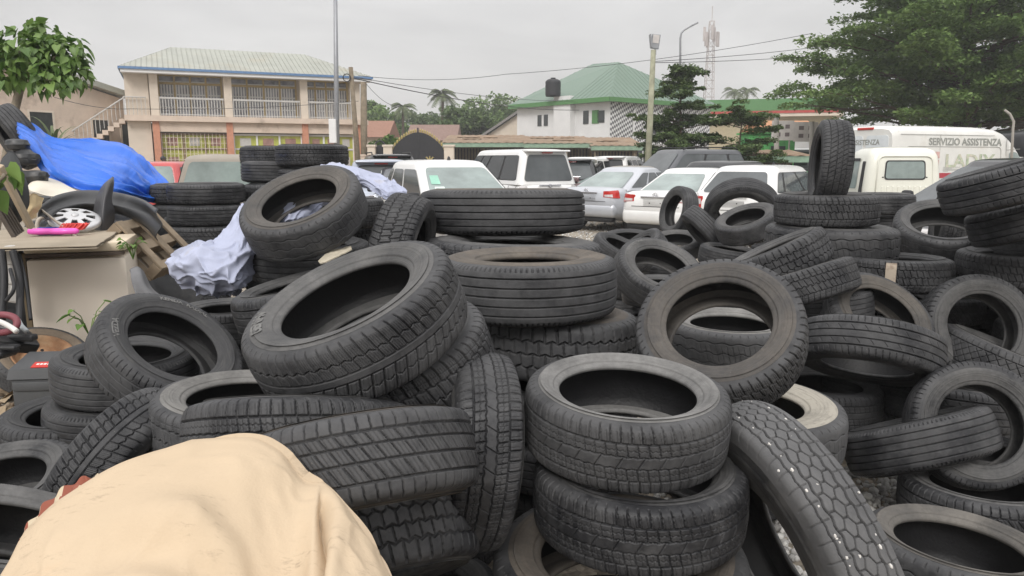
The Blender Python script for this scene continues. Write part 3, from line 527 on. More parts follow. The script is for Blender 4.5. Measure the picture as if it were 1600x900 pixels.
def island_mat(name, c1, c2, rough=.9, spec=.3, trans=0.):
    m = bpy.data.materials.new(name); t, N, L = nt(m); b = N['Principled BSDF']
    g = N.new('ShaderNodeNewGeometry'); r = N.new('ShaderNodeValToRGB'); L.new(g.outputs['Random Per Island'], r.inputs['Fac'])
    r.color_ramp.elements[0].color = (*c1, 1); r.color_ramp.elements[1].color = (*c2, 1)
    L.new(r.outputs['Color'], b.inputs['Base Color']); b.inputs['Roughness'].default_value = rough; b.inputs['Specular IOR Level'].default_value = spec
    if trans:
        tr = N.new('ShaderNodeBsdfTranslucent'); L.new(r.outputs['Color'], tr.inputs['Color']); ms = N.new('ShaderNodeMixShader'); ms.inputs['Fac'].default_value = trans
        L.new(b.outputs[0], ms.inputs[1]); L.new(tr.outputs[0], ms.inputs[2]); L.new(ms.outputs[0], N['Material Output'].inputs['Surface'])
    return m
M_STONE = island_mat('grey_stones', (.30, .29, .28), (.64, .63, .60))
stones('gravel', 5200, (.7, 2.6), (2.2, 3.9), .016, M_STONE, 3)
stones('yard_pebbles', 5000, (-1, 6), (9, 20), .022, M_STONE, 5)
M_SOILST = island_mat('soil_crumbs', (.17, .12, .08), (.36, .29, .21))
stones('soil_clods', 2600, (-3.6, -1.6), (2.6, 5.2), .014, M_SOILST, 9)

# ================================================================== vegetation
def leafquads(P, size, r, flat=.5, n_each=1, elong=1.8):
    """leaf faces (bent 6-vertex blades) at points P"""
    n = len(P); A = r.uniform(0, 6.283, n); tl = r.normal(0, flat, n); rl = r.normal(0, flat, n); S = size * r.uniform(.6, 1.4, n)
    u = np.stack([np.cos(A) * np.cos(tl), np.sin(A) * np.cos(tl), np.sin(tl)], -1)
    s = np.stack([-np.sin(A), np.cos(A), np.zeros(n)], -1); w = np.cross(u, s)
    s = s * np.cos(rl)[:, None] + w * np.sin(rl)[:, None]; w = np.cross(u, s)
    L_, W_ = S, S / elong
    V = np.stack([P - u * (L_ * .5)[:, None], P + s * (W_ * .5)[:, None] - u * (L_ * .1)[:, None] + w * (W_ * .12)[:, None], P + u * (L_ * .5)[:, None] - w * (W_ * .15)[:, None], P - s * (W_ * .5)[:, None] - u * (L_ * .1)[:, None] + w * (W_ * .12)[:, None]], 1)
    F = np.arange(n * 4).reshape(n, 4)
    return V.reshape(-1, 3), np.concatenate([F[:, [0, 1, 2]], F[:, [0, 2, 3]]])
def crown(name, P, size, m, parent, seed, flat=.5, elong=1.8):
    r = np.random.default_rng(seed); V, F = leafquads(np.asarray(P), size, r, flat, elong=elong)
    return mobj(name, npmesh(name, V, F), m, parent, False)
M_LEAFD = island_mat('dark_foliage', (.080, .145, .038), (.215, .315, .095), .6, .35, .3)
M_LEAFM = island_mat('mid_foliage', (.045, .085, .025), (.13, .19, .06), .6, .35, .25)
M_LEAFL = island_mat('fresh_foliage', (.06, .14, .02), (.20, .33, .07), .5, .4, .3)
M_PALM = island_mat('palm_foliage', (.06, .09, .035), (.16, .19, .09), .6, .35, .2)
M_BARK = mat('bark', (.10, .075, .055), .9, .2, var=.35, scale=4, bump=.6, bscale=14)
M_BARKP = mat('pale_bark', (.27, .23, .18), .9, .2, var=.3, scale=9, bump=.5, bscale=20)
def limb(mb, a, b, r0, r1, rr, wob=.06, n=6):
    a, b = Vector(a), Vector(b); d = (b - a).length
    pts = [a.lerp(b, i / n) + Vector(rr.normal(0, wob * d / n, 3)) * (0 if i in (0, n) else 1) for i in range(n + 1)]
    mb.tube(pts, [r0 + (r1 - r0) * i / n for i in range(n + 1)], 7); return pts
def tiered_tree(name, loc, H, R, zlo, ntier, per, leaf, label, seed, mleaf, padn=170, trunk_r=.3, top=.25, group=None, padr=.30, bare=.12, shape=1.0, jit=.3, sway=.05):
    rr = np.random.default_rng(seed); root = empty(name, loc, 0, label, 'tree', group); mb = MB()
    top_pt = (rr.normal(0, .04 * H), rr.normal(0, .04 * H), H)
    limb(mb, (0, 0, -.2), top_pt, trunk_r, trunk_r * .15, rr, .05, 9)
    P = []
    for k in range(ntier):
        f = k / (ntier - 1); z = zlo + (H - zlo) * f
        Rz = R * (1 - (1 - top) * f ** 1.5) * (1 if f > .12 else .88) ; m = max(3, int(per * (1 - .55 * f)))
        a0 = rr.uniform(0, 6.28)
        for j in range(m):
            a = a0 + 6.283 * j / m + rr.normal(0, .2); L_ = Rz * rr.uniform(.82, 1.06); c = Vector((top_pt[0] * z / H, top_pt[1] * z / H, z))
            c.z = min(H * .97, c.z + rr.normal(0, jit) * (H - zlo) / ntier); e = c + Vector((math.cos(a) * L_, math.sin(a) * L_, rr.normal(.03, sway) * L_ * shape))
            limb(mb, c - Vector((0, 0, .10 * L_)), e, trunk_r * .26 * (1 - .6 * f), .015, rr, .08)
            for q in np.linspace(bare + .1, 1.03, max(4, int(L_ / (R * padr) * 2.4))):
                if q < .35 and rr.uniform() < .45: continue
                pc = np.array(c.lerp(e, q)) + rr.normal(0, .06 * R, 3) * [1, 1, .35]
                pr = R * padr * rr.uniform(.45, 1.0) * (.6 + .5 * (1 - q))
                n = int(padn * rr.uniform(.6, 1.3)); rad = pr * np.sqrt(rr.uniform(0, 1, n)); th = rr.uniform(0, 6.28, n)
                P.append(np.stack([pc[0] + rad * np.cos(th), pc[1] + rad * np.sin(th), pc[2] + .13 * pr * rr.normal(0, 1, n) - .16 * rad ** 2 / pr + .12 * pr], -1))
    P = np.concatenate(P); mb.build('trunk', M_BARK, root, True)
    crown('crown', P, leaf, mleaf, root, seed + 1, .45); return root
def round_tree(loc, H, R, leaf, label, seed, mleaf, n=9000, name='bushy_tree', trunk_r=.2, group=None, clumps=26, zc=None, sq=.8):
    rr = np.random.default_rng(seed); root = empty(name, loc, 0, label, 'tree', group); mb = MB()
    zc = zc or H - R * sq
    limb(mb, (0, 0, -.3), (0, 0, zc), trunk_r, trunk_r * .5, rr)
    P = []
    for i in range(clumps):
        d = rr.normal(0, 1, 3); d /= np.linalg.norm(d); d[2] = d[2] * sq; c = d * R * rr.uniform(.45, .85) + [0, 0, zc]
        limb(mb, (0, 0, zc - R * .4), c, trunk_r * .3, .02, rr)
        m = n // clumps; q = rr.normal(0, 1, (m, 3)); q /= np.linalg.norm(q, axis=1)[:, None]; q *= (R * .36 * rr.uniform(.6, 1.25)) * rr.uniform(.3, 1, (m, 1)) ** .5; q[:, 2] *= .75
        P.append(q + c)
    mb.build('trunk', M_BARK, root, True); crown('crown', np.concatenate(P), leaf, mleaf, root, seed + 1, .6, 1.6); return root
def palm(loc, H, R, label, seed, group=None):
    rr = np.random.default_rng(seed); root = empty('palm_tree', loc, 0, label, 'palm', group); mb = MB()
    limb(mb, (0, 0, -.3), (.3, 0, H), .22, .14, rr, .03); mb.build('trunk', M_BARK, root, True)
    V, F = [], []
    for k in range(20):
        a = 6.283 * k / 20 + rr.normal(0, .15); up = rr.uniform(-.25, 1.1); pts = []
        for i in range(9):
            s = i / 8; pts.append(Vector((.3 + math.cos(a) * R * s * math.cos(up * .7), math.sin(a) * R * s * math.cos(up * .7), H + R * (math.sin(up) * s - .75 * s * s))))
        for i in range(8):
            for q in (0, .5):
                p = pts[i].lerp(pts[i + 1], q); d = (pts[i + 1] - pts[i]).normalized(); sd_ = d.cross(Vector((0, 0, 1))).normalized(); l = R * .27 * math.sin(math.pi * (.12 + .8 * (i + q) / 8.5))
                for sg in (1, -1):
                    tip = p + (sd_ * sg * .85 + d * .5 - Vector((0, 0, .45))) * l; b0 = len(V)
                    V += [p - d * .07, p + d * .09, tip]; F.append((b0, b0 + 1, b0 + 2))
    mobj('crown', npmesh('crown', [tuple(v) for v in V], F), M_PALM, root, False); return root
def xy(px, Y): return at(px, 300, Y).x
# the two feathery trees of the yard and the big one
tiered_tree('layered_tree', (xy(1500, 36), 36, 0), 15.5, 8.3, 3.7, 13, 14, .21, 'huge dark green layered tree towering behind the white van', 11, M_LEAFD, padn=200, trunk_r=.42, top=.30, padr=.22, jit=.35)
tiered_tree('layered_tree', (xy(1720, 41), 41, 0), 11, 6.0, 2.6, 10, 9, .19, 'dark layered tree cut by the right edge beyond the dark lorry', 15, M_LEAFD, padn=200, trunk_r=.4, top=.3, padr=.24)
tiered_tree('layered_tree', (xy(1570, 56), 56, 0), 22, 7.0, 11, 8, 7, .25, 'thin sparse tree high behind the huge layered tree at the right', 17, M_LEAFD, padn=26, trunk_r=.35, top=.5, padr=.20)
tiered_tree('young_tree', (xy(1058, 31), 31, 0), 5.3, 2.05, 1.3, 9, 9, .14, 'young layered tree beside the leaning floodlight pole', 21, M_LEAFM, padn=120, trunk_r=.09, top=.12, padr=.28, jit=1.1, sway=.13)
tiered_tree('young_tree', (xy(1150, 29), 29, 0), 3.3, 1.95, 1.0, 6, 9, .12, 'low spreading young tree in front of the green fascia building', 23, M_LEAFM, padn=130, trunk_r=.09, top=.55, padr=.28, jit=1.1, sway=.12)
# far trees behind the sheds
fg = 'trees on the far side of the road'
for i, (px, Y, H, R, n, mt_, nm, lb) in enumerate([
    (592, 95, 8.6, 4.6, 7000, M_LEAFD, 'bushy_tree', 'dark rounded tree just right of the two storey shop building'),
    (652, 105, 8.6, 4.4, 6000, M_LEAFM, 'bushy_tree', 'hazy green tree between the two far palms'),
    (676, 92, 7.2, 3.4, 5000, M_LEAFM, 'bushy_tree', 'low hazy tree left of the tall far palm'),
    (733, 76, 6.9, 3.1, 6000, M_LEAFM, 'bushy_tree', 'fresh green tree behind the brown shed roofs'),
    (700, 110, 9.5, 4.2, 5000, M_LEAFD, 'bushy_tree', 'dull green tree right of the tall far palm'),
    (782, 100, 10.2, 5.2, 8000, M_LEAFD, 'bushy_tree', 'large dark tree touching the left wall of the white house'),
    (757, 84, 6.0, 2.5, 4000, M_LEAFM, 'bushy_tree', 'small hazy tree before the grey gable roof')]):
    round_tree((xy(px, Y), Y, 0), H, R, .5 if n > 6500 else .42, lb, 40 + i, mt_, n, nm, group=fg)
palm((xy(690, 88), 88, 0), 8.9, 2.0, 'tallest far palm above the shed roofs', 61, 'far palms'); palm((xy(629, 90), 90, 0), 7.6, 1.9, 'shorter palm left of the tallest far palm', 62, 'far palms')
palm((xy(1138, 130), 130, 0), 12.8, 2.6, 'palm top peeping over the green fascia, left of two', 63, 'far palms'); palm((xy(1157, 125), 125, 0), 12.4, 2.4, 'palm top peeping over the green fascia, right of two', 64, 'far palms')
for i, (px, Y, H, R) in enumerate([(604, 50, 3.2, 1.3), (626, 50, 3.3, 1.4), (648, 51, 3.0, 1.3)]):
    round_tree((xy(px, Y), Y, 0), H, R, .34, ['bright shrub by the gate pillar, nearest the shop building', 'bright shrub growing over the wall beside the black gate, middle one', 'yellowish shrub behind the arch of the black gate'][i], 70 + i, M_LEAFL, 1500, 'garden_shrub', .05, 'shrubs behind the gate wall', 12)
rr = np.random.default_rng(5)
def hedge_run(label, x0, x1, Y, H, seed, mt_):
    root = empty('hedge', (xy((x0 + x1) / 2, Y), Y, 0), 0, label, 'hedge'); r = np.random.default_rng(seed); hw = abs(xy(x1, Y) - xy(x0, Y)) / 2; n = int(hw * 900)
    P = np.stack([r.uniform(-hw, hw, n), r.normal(0, .5, n), H * r.uniform(0, 1, n) ** .7 * (1 + .2 * np.sin(np.linspace(0, 30, n)))], -1); crown('foliage', P, .26, mt_, root, seed)
hedge_run('dark ragged hedge under the huge layered tree', 1330, 1760, 40, 2.6, 81, M_LEAFD)
# left tree with big heart-shaped leaves
def heart_leaves(P, Dn, S, r):
    V, F = [], []
    out = [(0, -.02), (.28, -.12), (.46, .08), (.42, .36), (.2, .72), (0, 1.0), (-.2, .72), (-.42, .36), (-.46, .08), (-.28, -.12)]
    for p, d, s in zip(P, Dn, S):
        d = Vector(d).normalized(); sd_ = d.cross(Vector((0, 0, 1))).normalized(); nr = sd_.cross(d); rl = r.normal(0, .5); sd2 = sd_ * math.cos(rl) + nr * math.sin(rl); nr2 = sd2.cross(d)
        b0 = len(V); V.append(tuple(Vector(p) + d * (.35 * s) - nr2 * .06 * s))
        for a, c in out: V.append(tuple(Vector(p) + sd2 * a * s + d * c * s + nr2 * (abs(a) * .30 - .25 * c * c) * s))
        F += [(b0, b0 + 1 + i, b0 + 1 + (i + 1) % 10) for i in range(10)]
    return np.array(V), np.array(F)
def leaf_tree(base, tip, clusters, n, S, label, seed, tr=.07):
    r = np.random.default_rng(seed); base, tip = Vector(base), Vector(tip); root = empty('broadleaf_tree', base, 0, label, 'tree'); mb = MB()
    limb(mb, (0, 0, 0), tip - base, tr, tr * .55, r, .05)
    P, Dn, Sz = [], [], []
    for c, R in clusters:
        c = Vector(c) - base; limb(mb, tip - base, c, tr * .45, .01, r, .1)
        for i in range(int(n * R * R * 40)):
            d = r.normal(0, 1, 3); d /= np.linalg.norm(d); rad = R * r.uniform(.35, 1) ** .6
            P.append(np.array(c) + d * rad * [1, 1, .9]); Dn.append(d * .8 + [0, 0, -.75] + r.normal(0, .3, 3)); Sz.append(S * r.uniform(.55, 1.2))
    mb.build('trunk', M_BARKP, root, True); V, F = heart_leaves(P, Dn, Sz, r); mobj('crown', npmesh('crown', V, F), M_LEAFL2, root, True); return root
M_LEAFL2 = island_mat('broad_leaves', (.075, .15, .032), (.20, .31, .08), .42, .5, .25)
Yt = 8.0
leaf_tree((at(-60, 300, Yt).x, Yt, 0), at(38, 112, Yt), [(at(70, 95, Yt), .30), (at(30, 80, Yt - .1), .26), (at(100, 82, Yt), .24), (at(66, 62, Yt + .1), .22), (at(110, 112, Yt), .20), (at(-5, 100, Yt), .28), (at(80, 125, Yt - .2), .20), (at(15, 118, Yt - .2), .14), (at(52, 45, Yt + .1), .10)], 48, .098, 'leaning tree with large heart shaped leaves above the blue tarpaulin', 31)
lt = leaf_tree((at(-70, 420, 3.4).x, 3.4, .1), at(-14, 300, 3.4), [(at(8, 272, 3.4), .05), (at(-14, 292, 3.35), .06)], 60, .085, 'green leafy twigs entering at the left edge by the black seat panel', 33, .01); lt.name = 'leafy_branch'; lt['category'] = 'branch'
# arching grass-palm in front of the bungalow
def frond_plant(base, n, Lh, label, seed, m, name='frond_plant', up=1.1, wid=.03):
    r = np.random.default_rng(seed); root = empty(name, base, 0, label, 'plant'); V, F = [], []
    for k in range(n):
        a = r.uniform(0, 6.28); e = r.uniform(.5, 1.3) * up; L_ = Lh * r.uniform(.6, 1.1); prev = None
        for i in range(8):
            s = i / 7; p = Vector((math.cos(a) * L_ * s * math.cos(e * (1 - .2 * s)), math.sin(a) * L_ * s * math.cos(e * (1 - .2 * s)), L_ * (math.sin(e) * s - .55 * s * s))); w = Vector((-math.sin(a), math.cos(a), 0)) * wid * (1 - s * .9) * L_; b0 = len(V)
            V += [tuple(p - w), tuple(p + w)]
            if i: F.append((b0 - 2, b0 - 1, b0 + 1, b0))
    mobj('fronds', npmesh('fronds', V, F), m, root, True); return root
frond_plant(at(85, 232, 14), 16, 1.35, 'arching palm like plant before the dark bungalow window', 35, M_PALM)
frond_plant(at(1072, 252, 27), 14, .7, 'spiky grey green plant beside the black estate car roof', 36, M_PALM)
def seedling(base, label, seed, h=.25, leaf=.07, n=9):
    r = np.random.default_rng(seed); root = empty('seedling', base, 0, label, 'plant'); mb = MB(); P, Dn, S = [], [], []
    for k in range(n):
        a = r.uniform(0, 6.28); e = Vector((math.cos(a) * h * .45, math.sin(a) * h * .45, h * r.uniform(.4, 1))); mb.tube([(0, 0, 0), e * .5 + Vector((0, 0, .04)), e], .0025, 5); P.append(e); Dn.append((math.cos(a), math.sin(a), -.2)); S.append(leaf * r.uniform(.6, 1.2))
    mb.build('stem', M_LEAFL, root); V, F = heart_leaves(P, Dn, S, r); mobj('leaves', npmesh('leaves', V, F), M_LEAFL, root, True)
seedling(at(140, 525, 4.0), 'small green seedling growing before the cream cabinet', 37, .20, .06)
seedling(at(208, 405, 4.75), 'small green weed beside the wooden pallet', 38, .14, .045)
# ================================================================== buildings
M_WALLP = mat('pink_plaster', (.64, .53, .44), .9, .2, var=.10, scale=1.5, dirt=(.27, .20, .15), dscale=.9, dthr=.56, bump=.2, bscale=30)
M_BEIGE = mat('beige_plaster', (.66, .58, .49), .9, .2, var=.08, scale=1.2, dirt=(.3, .25, .2), dscale=.7, dthr=.6)
M_WHITEW = mat('white_plaster', (.74, .74, .74), .85, .25, var=.05, scale=1, dirt=(.52, .52, .5), dscale=.5, dthr=.62)
M_ORANGE = mat('orange_paint', (.55, .26, .17), .8, .3, var=.12)
M_ROOFB = mat('pale_roof_sheet', (.36, .37, .325), .5, .4, metal=.1, var=.12, scale=.8, dirt=(.36, .31, .22), dscale=.5, dthr=.55)
M_ROOFEDGE = mat('blue_fascia', (.12, .22, .40), .6, .4, var=.15)
M_ROOFG = mat('green_roof_sheet', (.165, .235, .185), .5, .4, metal=.1, var=.08)
M_GREEN = mat('green_trim', (.095, .235, .085), .6, .4, var=.1)
M_DGLASS = mat('dark_window_glass', (.03, .035, .035), .08, .6, var=.2)
M_CURT = mat('pale_curtain_glass', (.30, .31, .36), .25, .5, var=.6, scale=2.2)
M_WOODY = mat('yellow_wood_frame', (.52, .40, .20), .7, .3, var=.15)
M_GREYP = mat('grey_painted_metal', (.52, .51, .49), .6, .4, var=.1)
M_DARK = mat('black_metal', (.02, .02, .024), .5, .4, var=.2)
M_RUST = mat('rusty_roof_sheet', (.27, .19, .13), .85, .25, var=.25, scale=1.2, dirt=(.33, .27, .2), dscale=1.3, dthr=.5)
M_CONC = mat('concrete', (.34, .32, .29), .9, .2, var=.15, scale=2, bump=.2)
M_WOOD = mat('weathered_wood', (.22, .18, .13), .85, .25, var=.25, scale=5)
M_LIME = mat('lime_poster', (.44, .46, .10), .6, .35, var=.22, scale=2.5, dirt=(.50, .45, .40), dscale=2.2, dthr=.66)
M_POSTER = mat('pink_poster', (.34, .20, .17), .6, .35, var=.3, scale=2.5, dirt=(.55, .52, .42), dscale=2, dthr=.55)
class Frame:
    """local frame on a facade: u along, z up, o outward"""
    def __init__(s, a, b): s.a = Vector((a[0], a[1], 0)); d = Vector((b[0] - a[0], b[1] - a[1], 0)); s.L = d.length; s.u = d.normalized(); s.n = Vector((s.u.y, -s.u.x, 0)); s.rot = Matrix.Rotation(math.atan2(s.u.y, s.u.x), 4, 'Z')
    def p(s, u, z, o=0): return s.a + s.u * u + s.n * o + Vector((0, 0, z))
    def box(s, mb, u0, u1, z0, z1, o0, o1): c = s.p((u0 + u1) / 2, (z0 + z1) / 2, (o0 + o1) / 2); mb.box(c, (abs(u1 - u0), abs(o1 - o0), abs(z1 - z0)), s.rot); return mb
def part(root, name, mt_, fn, smooth=False):
    mb = MB(); fn(mb); o = mb.build(name, mt_, root, smooth)
    if root: o.matrix_parent_inverse = Matrix.Translation(root.location).inverted()
    return o
def hip_roof(mb, c4, z, ridge, ribs=0, th=.12):
    """c4 four eave corners (front-left, front-right, back-right, back-left), ridge two points"""
    c = [Vector((*p, z)) for p in c4]; r0, r1 = Vector(ridge[0]), Vector(ridge[1])
    mb.add(c + [r0, r1], [(0, 1, 5, 4), (1, 2, 5), (2, 3, 4, 5), (3, 0, 4)])
    cb = [p - Vector((0, 0, th)) for p in c]; mb.add(c + cb, [(0, 1, 5, 4), (1, 2, 6, 5), (2, 3, 7, 6), (3, 0, 4, 7), (4, 5, 6, 7)])
    def rib(a0, a1, b0, b1, n):
        for i in range(n + 1):
            f = i / n; p = a0.lerp(a1, f); q = b0.lerp(b1, f)
            d = (q - p).normalized(); nn = (a1 - a0).cross(d).normalized()
            if nn.z < 0: nn = -nn
            mb.tube([p + nn * .01, q + nn * .01], .035, 4, False)
    if ribs:
        e = (c[1] - c[0]); 
        for (a, b_, s, t_) in ((c[0], c[1], r0, r1), (c[3], c[0], r0, r0), (c[1], c[2], r1, r1)):
            n = max(2, int((b_ - a).length / ribs)); ax = (b_ - a).normalized(); up = None
            for i in range(1, n):
                p = a + (b_ - a) * (i / n); lp = (p - a).dot(ax); ls = (s - a).dot(ax); lt_ = (t_ - a).dot(ax); l1 = (b_ - a).length
                hgt_dir = (s - a) - ax * ls
                if lp < ls: q = a + (s - a) * (lp / ls)
                elif lp > lt_: q = b_ + (t_ - b_) * ((l1 - lp) / max(.01, l1 - lt_))
                else: q = s + (t_ - s) * ((lp - ls) / max(.01, lt_ - ls))
                nn = ax.cross(hgt_dir).normalized()
                if nn.z < 0: nn = -nn
                mb.tube([p + nn * .015, q + nn * .015], .02, 4, False)
# ---- two storey shop building
YL, YR = 41.7, 46.4
A = at(238, 200, YL); B = at(565, 200, YR)
f = Frame((A.x, A.y), (B.x, B.y)); Lw = f.L
shop = empty('shop_building', (A.x, A.y, 0), 0, 'two storey beige shop building with pale sheet roof, upper gallery and barred doors', 'building')
zs, ze, zr = 3.95, 6.28, 7.95
def shopwall(mb):
    f.box(mb, -1.15, Lw - .3, 0, zs - .35, -7.5, -1.4); f.box(mb, -1.15, Lw - .3, zs, ze, -7.5, -1.45)
    f.box(mb, -1.2, -.05, 0, ze, -1.4, -.25)
part(shop, 'wall', M_BEIGE, shopwall)
part(shop, 'gallery_slab', M_WALLP, lambda mb: (f.box(mb, -1.3, Lw + .35, zs - .30, zs, -1.38, .25), f.box(mb, 0, Lw, zs - .85, zs - .302, -.25, -.02)))
cols = [0.0, 3.75, 7.9, Lw - .45]
for i, u in enumerate(cols):
    part(shop, 'pillar', M_ORANGE, lambda mb: f.box(mb, u + .02, u + .36, 0, zs - .302, -.3, .05))
    part(shop, 'column', M_BEIGE, lambda mb: f.box(mb, u, u + .42, zs + .002, ze, -.35, -.0))
for k, (u0, u1) in enumerate([(.45, 3.72), (4.2, 7.86), (8.35, Lw - .5)]):
    n = 4; w_ = (u1 - u0) / n
    fr = part(shop, 'upper_window', M_WOODY, lambda mb: [f.box(mb, u0 + i * w_ - .05, u0 + i * w_ + .05, zs + .01, ze - .02, -1.44, -1.34) for i in range(n + 1)] + [f.box(mb, u0, u1, ze - .55, ze - .43, -1.43, -1.33), f.box(mb, u0, u1, ze - .1, ze, -1.43, -1.33)])
    def kid(nm, mt_, fn):
        mb = MB(); fn(mb); return mb.build(nm, mt_, fr)
    kid('pane', M_CURT, lambda mb: [f.box(mb, u0 + i * w_ + .05, u0 + (i + 1) * w_ - .05, zs + .05, ze - .12, -1.449, -1.42) for i in range(n)])
    kid('burglar_bars', M_WHITEW, lambda mb: [f.box(mb, u0 + .1 + i * .15, u0 + .18 + i * .15, zs + .05, ze - .56, -1.40, -1.38) for i in range(int((u1 - u0 - .15) / .15))] + [f.box(mb, u0, u1, zs + q, zs + q + .07, -1.41, -1.375) for q in (.5, 1.2, 1.9)])
    part(shop, 'railing', M_GREYP, lambda mb: [f.box(mb, u0 + i * .145, u0 + i * .145 + .04, zs, zs + .95, -.06, -.02) for i in range(int((u1 - u0) / .145) + 1)] + [f.box(mb, u0, u1, zs + .9, zs + 1.0, -.08, 0), f.box(mb, u0, u1, zs + .06, zs + .11, -.07, -.01)])
    u0g, u1g = cols[k] + .4, cols[k + 1]
    sf = part(shop, 'shop_front', M_WHITEW if k else M_RUST, lambda mb: [f.box(mb, u0g, u1g, q, q + .09, -.42, -.30) for q in (2.95, 2.15, .05)] + [f.box(mb, u0g + (u1g - u0g) * i / 3 - .05, u0g + (u1g - u0g) * i / 3 + .05, .05, 3.02, -.41, -.29) for i in range(4)])
    fr = sf
    for i in range(3):
        for (z0, z1) in ((.15, 2.14), (2.25, 2.94)):
            kid('pane', M_LIME, lambda mb: f.box(mb, u0g + (u1g - u0g) * i / 3 + .05, u0g + (u1g - u0g) * (i + 1) / 3 - .05, z0, z1, -.40, -.36))
            hh = (z1 - z0); ww = (u1g - u0g) / 3; uc = u0g + ww * (i + .5)
            kid('poster', M_POSTER if (i + k) % 3 != 1 else M_GREYP, lambda mb: f.box(mb, uc - ww * .24, uc + ww * .24, z0 + hh * .15, z0 + hh * .8, -.358, -.35))
    if k == 0: kid('grille', M_BEIGE, lambda mb: [f.box(mb, u0g + i * .2, u0g + i * .2 + .03, .1, 3.05, -.22, -.20) for i in range(int((u1g - u0g) / .2) + 1)] + [f.box(mb, u0g, u1g, .1 + i * .3, .125 + i * .3, -.24, -.225) for i in range(10)])
c4 = [tuple(f.p(-1.35, 0, .65))[:2], tuple(f.p(Lw + .6, 0, .65))[:2], tuple(f.p(Lw + .6, 0, -8.2))[:2], tuple(f.p(-1.35, 0, -8.2))[:2]]
rf = part(shop, 'roof', M_ROOFB, lambda mb: hip_roof(mb, c4, ze + .12, (f.p(1.3, zr + .1, -3.8), f.p(Lw - 2.6, zr + .1, -3.8)), .26))
part(shop, 'fascia', M_ROOFEDGE, lambda mb: (f.box(mb, -1.37, Lw + .62, ze + .0, ze + .125, .652, .70), f.box(mb, -1.41, -1.372, ze, ze + .125, -8, .65)))
part(shop, 'soffit', M_WHITEW, lambda mb: f.box(mb, -1.3, Lw + .55, ze - .16, ze - .005, -.0, .62))
# outside stair with railing, running down to the left
def stair(mb):
    n = 14
    for i in range(n):
        u = -1.3 - i * .28; z = zs - (i + 1) * .2
        f.box(mb, u - .28, u, z - .25, z, -1.3, -.1)
part(shop, 'stair', M_WALLP, stair)
part(shop, 'stair_railing', M_GREYP, lambda mb: ([mb.tube([f.p(-1.3 - i * .2, zs - i * .143, -.12), f.p(-1.3 - i * .2, zs + .95 - i * .143, -.12)], .018, 5) for i in range(20)], mb.tube([f.p(-1.2, zs + .95, -.12), f.p(-5.2, zs + .95 - 2.8, -.12)], .04, 6), [mb.tube([f.p(-1.25 + i * .2, zs, -.08), f.p(-1.25 + i * .2, zs + .95, -.08)], .018, 5) for i in range(6)], mb.tube([f.p(-1.3, zs + .95, -.08), f.p(-.2, zs + .95, -.08)], .035, 6)))
# ---- bungalow
A = at(-40, 200, 36); B = at(196, 200, 43)
g = Frame((A.x, A.y), (B.x, B.y)); bung = empty('bungalow', (A.x, A.y, 0), 0, 'beige single storey house with low gable roof and balusters left of the shop building', 'building')
part(bung, 'wall', M_WALLP, lambda mb: (g.box(mb, -2, g.L, 0, 4.9, -8, 0), mb.add([g.p(-2, 4.9, 0), g.p(g.L, 4.9, 0), g.p(g.L * .34, 6.1, 0), g.p(-2, 4.9, -8), g.p(g.L, 4.9, -8), g.p(g.L * .34, 6.1, -8)], [(0, 1, 2), (3, 5, 4), (0, 2, 5, 3), (1, 4, 5, 2)])))
part(bung, 'roof', M_ROOFB, lambda mb: (mb.add([g.p(g.L * .34, 6.15, .5), g.p(g.L + .2, 4.95, .5), g.p(g.L + .2, 4.95, -8), g.p(g.L * .34, 6.15, -8), g.p(g.L * .34, 6.45, .5), g.p(g.L + .2, 5.25, .5), g.p(g.L + .2, 5.25, -8), g.p(g.L * .34, 6.45, -8)], [(0, 1, 2, 3), (4, 5, 6, 7), (0, 1, 5, 4), (1, 2, 6, 5), (3, 0, 4, 7)]), mb.add([g.p(g.L * .34, 6.15, .5), g.p(-2.5, 4.85, .5), g.p(-2.5, 4.85, -8), g.p(g.L * .34, 6.15, -8), g.p(g.L * .34, 6.45, .5), g.p(-2.5, 5.15, .5), g.p(-2.5, 5.15, -8), g.p(g.L * .34, 6.45, -8)], [(0, 1, 2, 3), (4, 5, 6, 7), (0, 1, 5, 4), (1, 2, 6, 5), (3, 0, 4, 7)])))
for (u0, u1, z0, z1) in ((2.6, 3.75, 2.5, 3.95), (5.9, 6.8, 2.3, 3.7), (7.6, 8.6, 2.3, 3.65)):
    w_ = part(bung, 'window', M_DGLASS, lambda mb: g.box(mb, u0, u1, z0, z1, -.02, .012))
    mb = MB(); [g.box(mb, *q, .0, .05) for q in ((u0 - .1, u0, z0, z1), (u1, u1 + .1, z0, z1), (u0 - .1, u1 + .1, z1, z1 + .1), (u0 - .1, u1 + .1, z0 - .1, z0))]; mb.build('frame', M_BEIGE, w_)
part(bung, 'balustrade', M_WHITEW, lambda mb: ([mb.tube([g.p(5.4 + i * .28, 1.5, .25), g.p(5.4 + i * .28, 1.75, .25), g.p(5.4 + i * .28, 2.2, .25)], [.05, .085, .05], 8) for i in range(14)], g.box(mb, 5.2, 9.3, 2.2, 2.35, .12, .38), g.box(mb, 5.2, 9.3, 1.3, 1.5, .12, .38)))
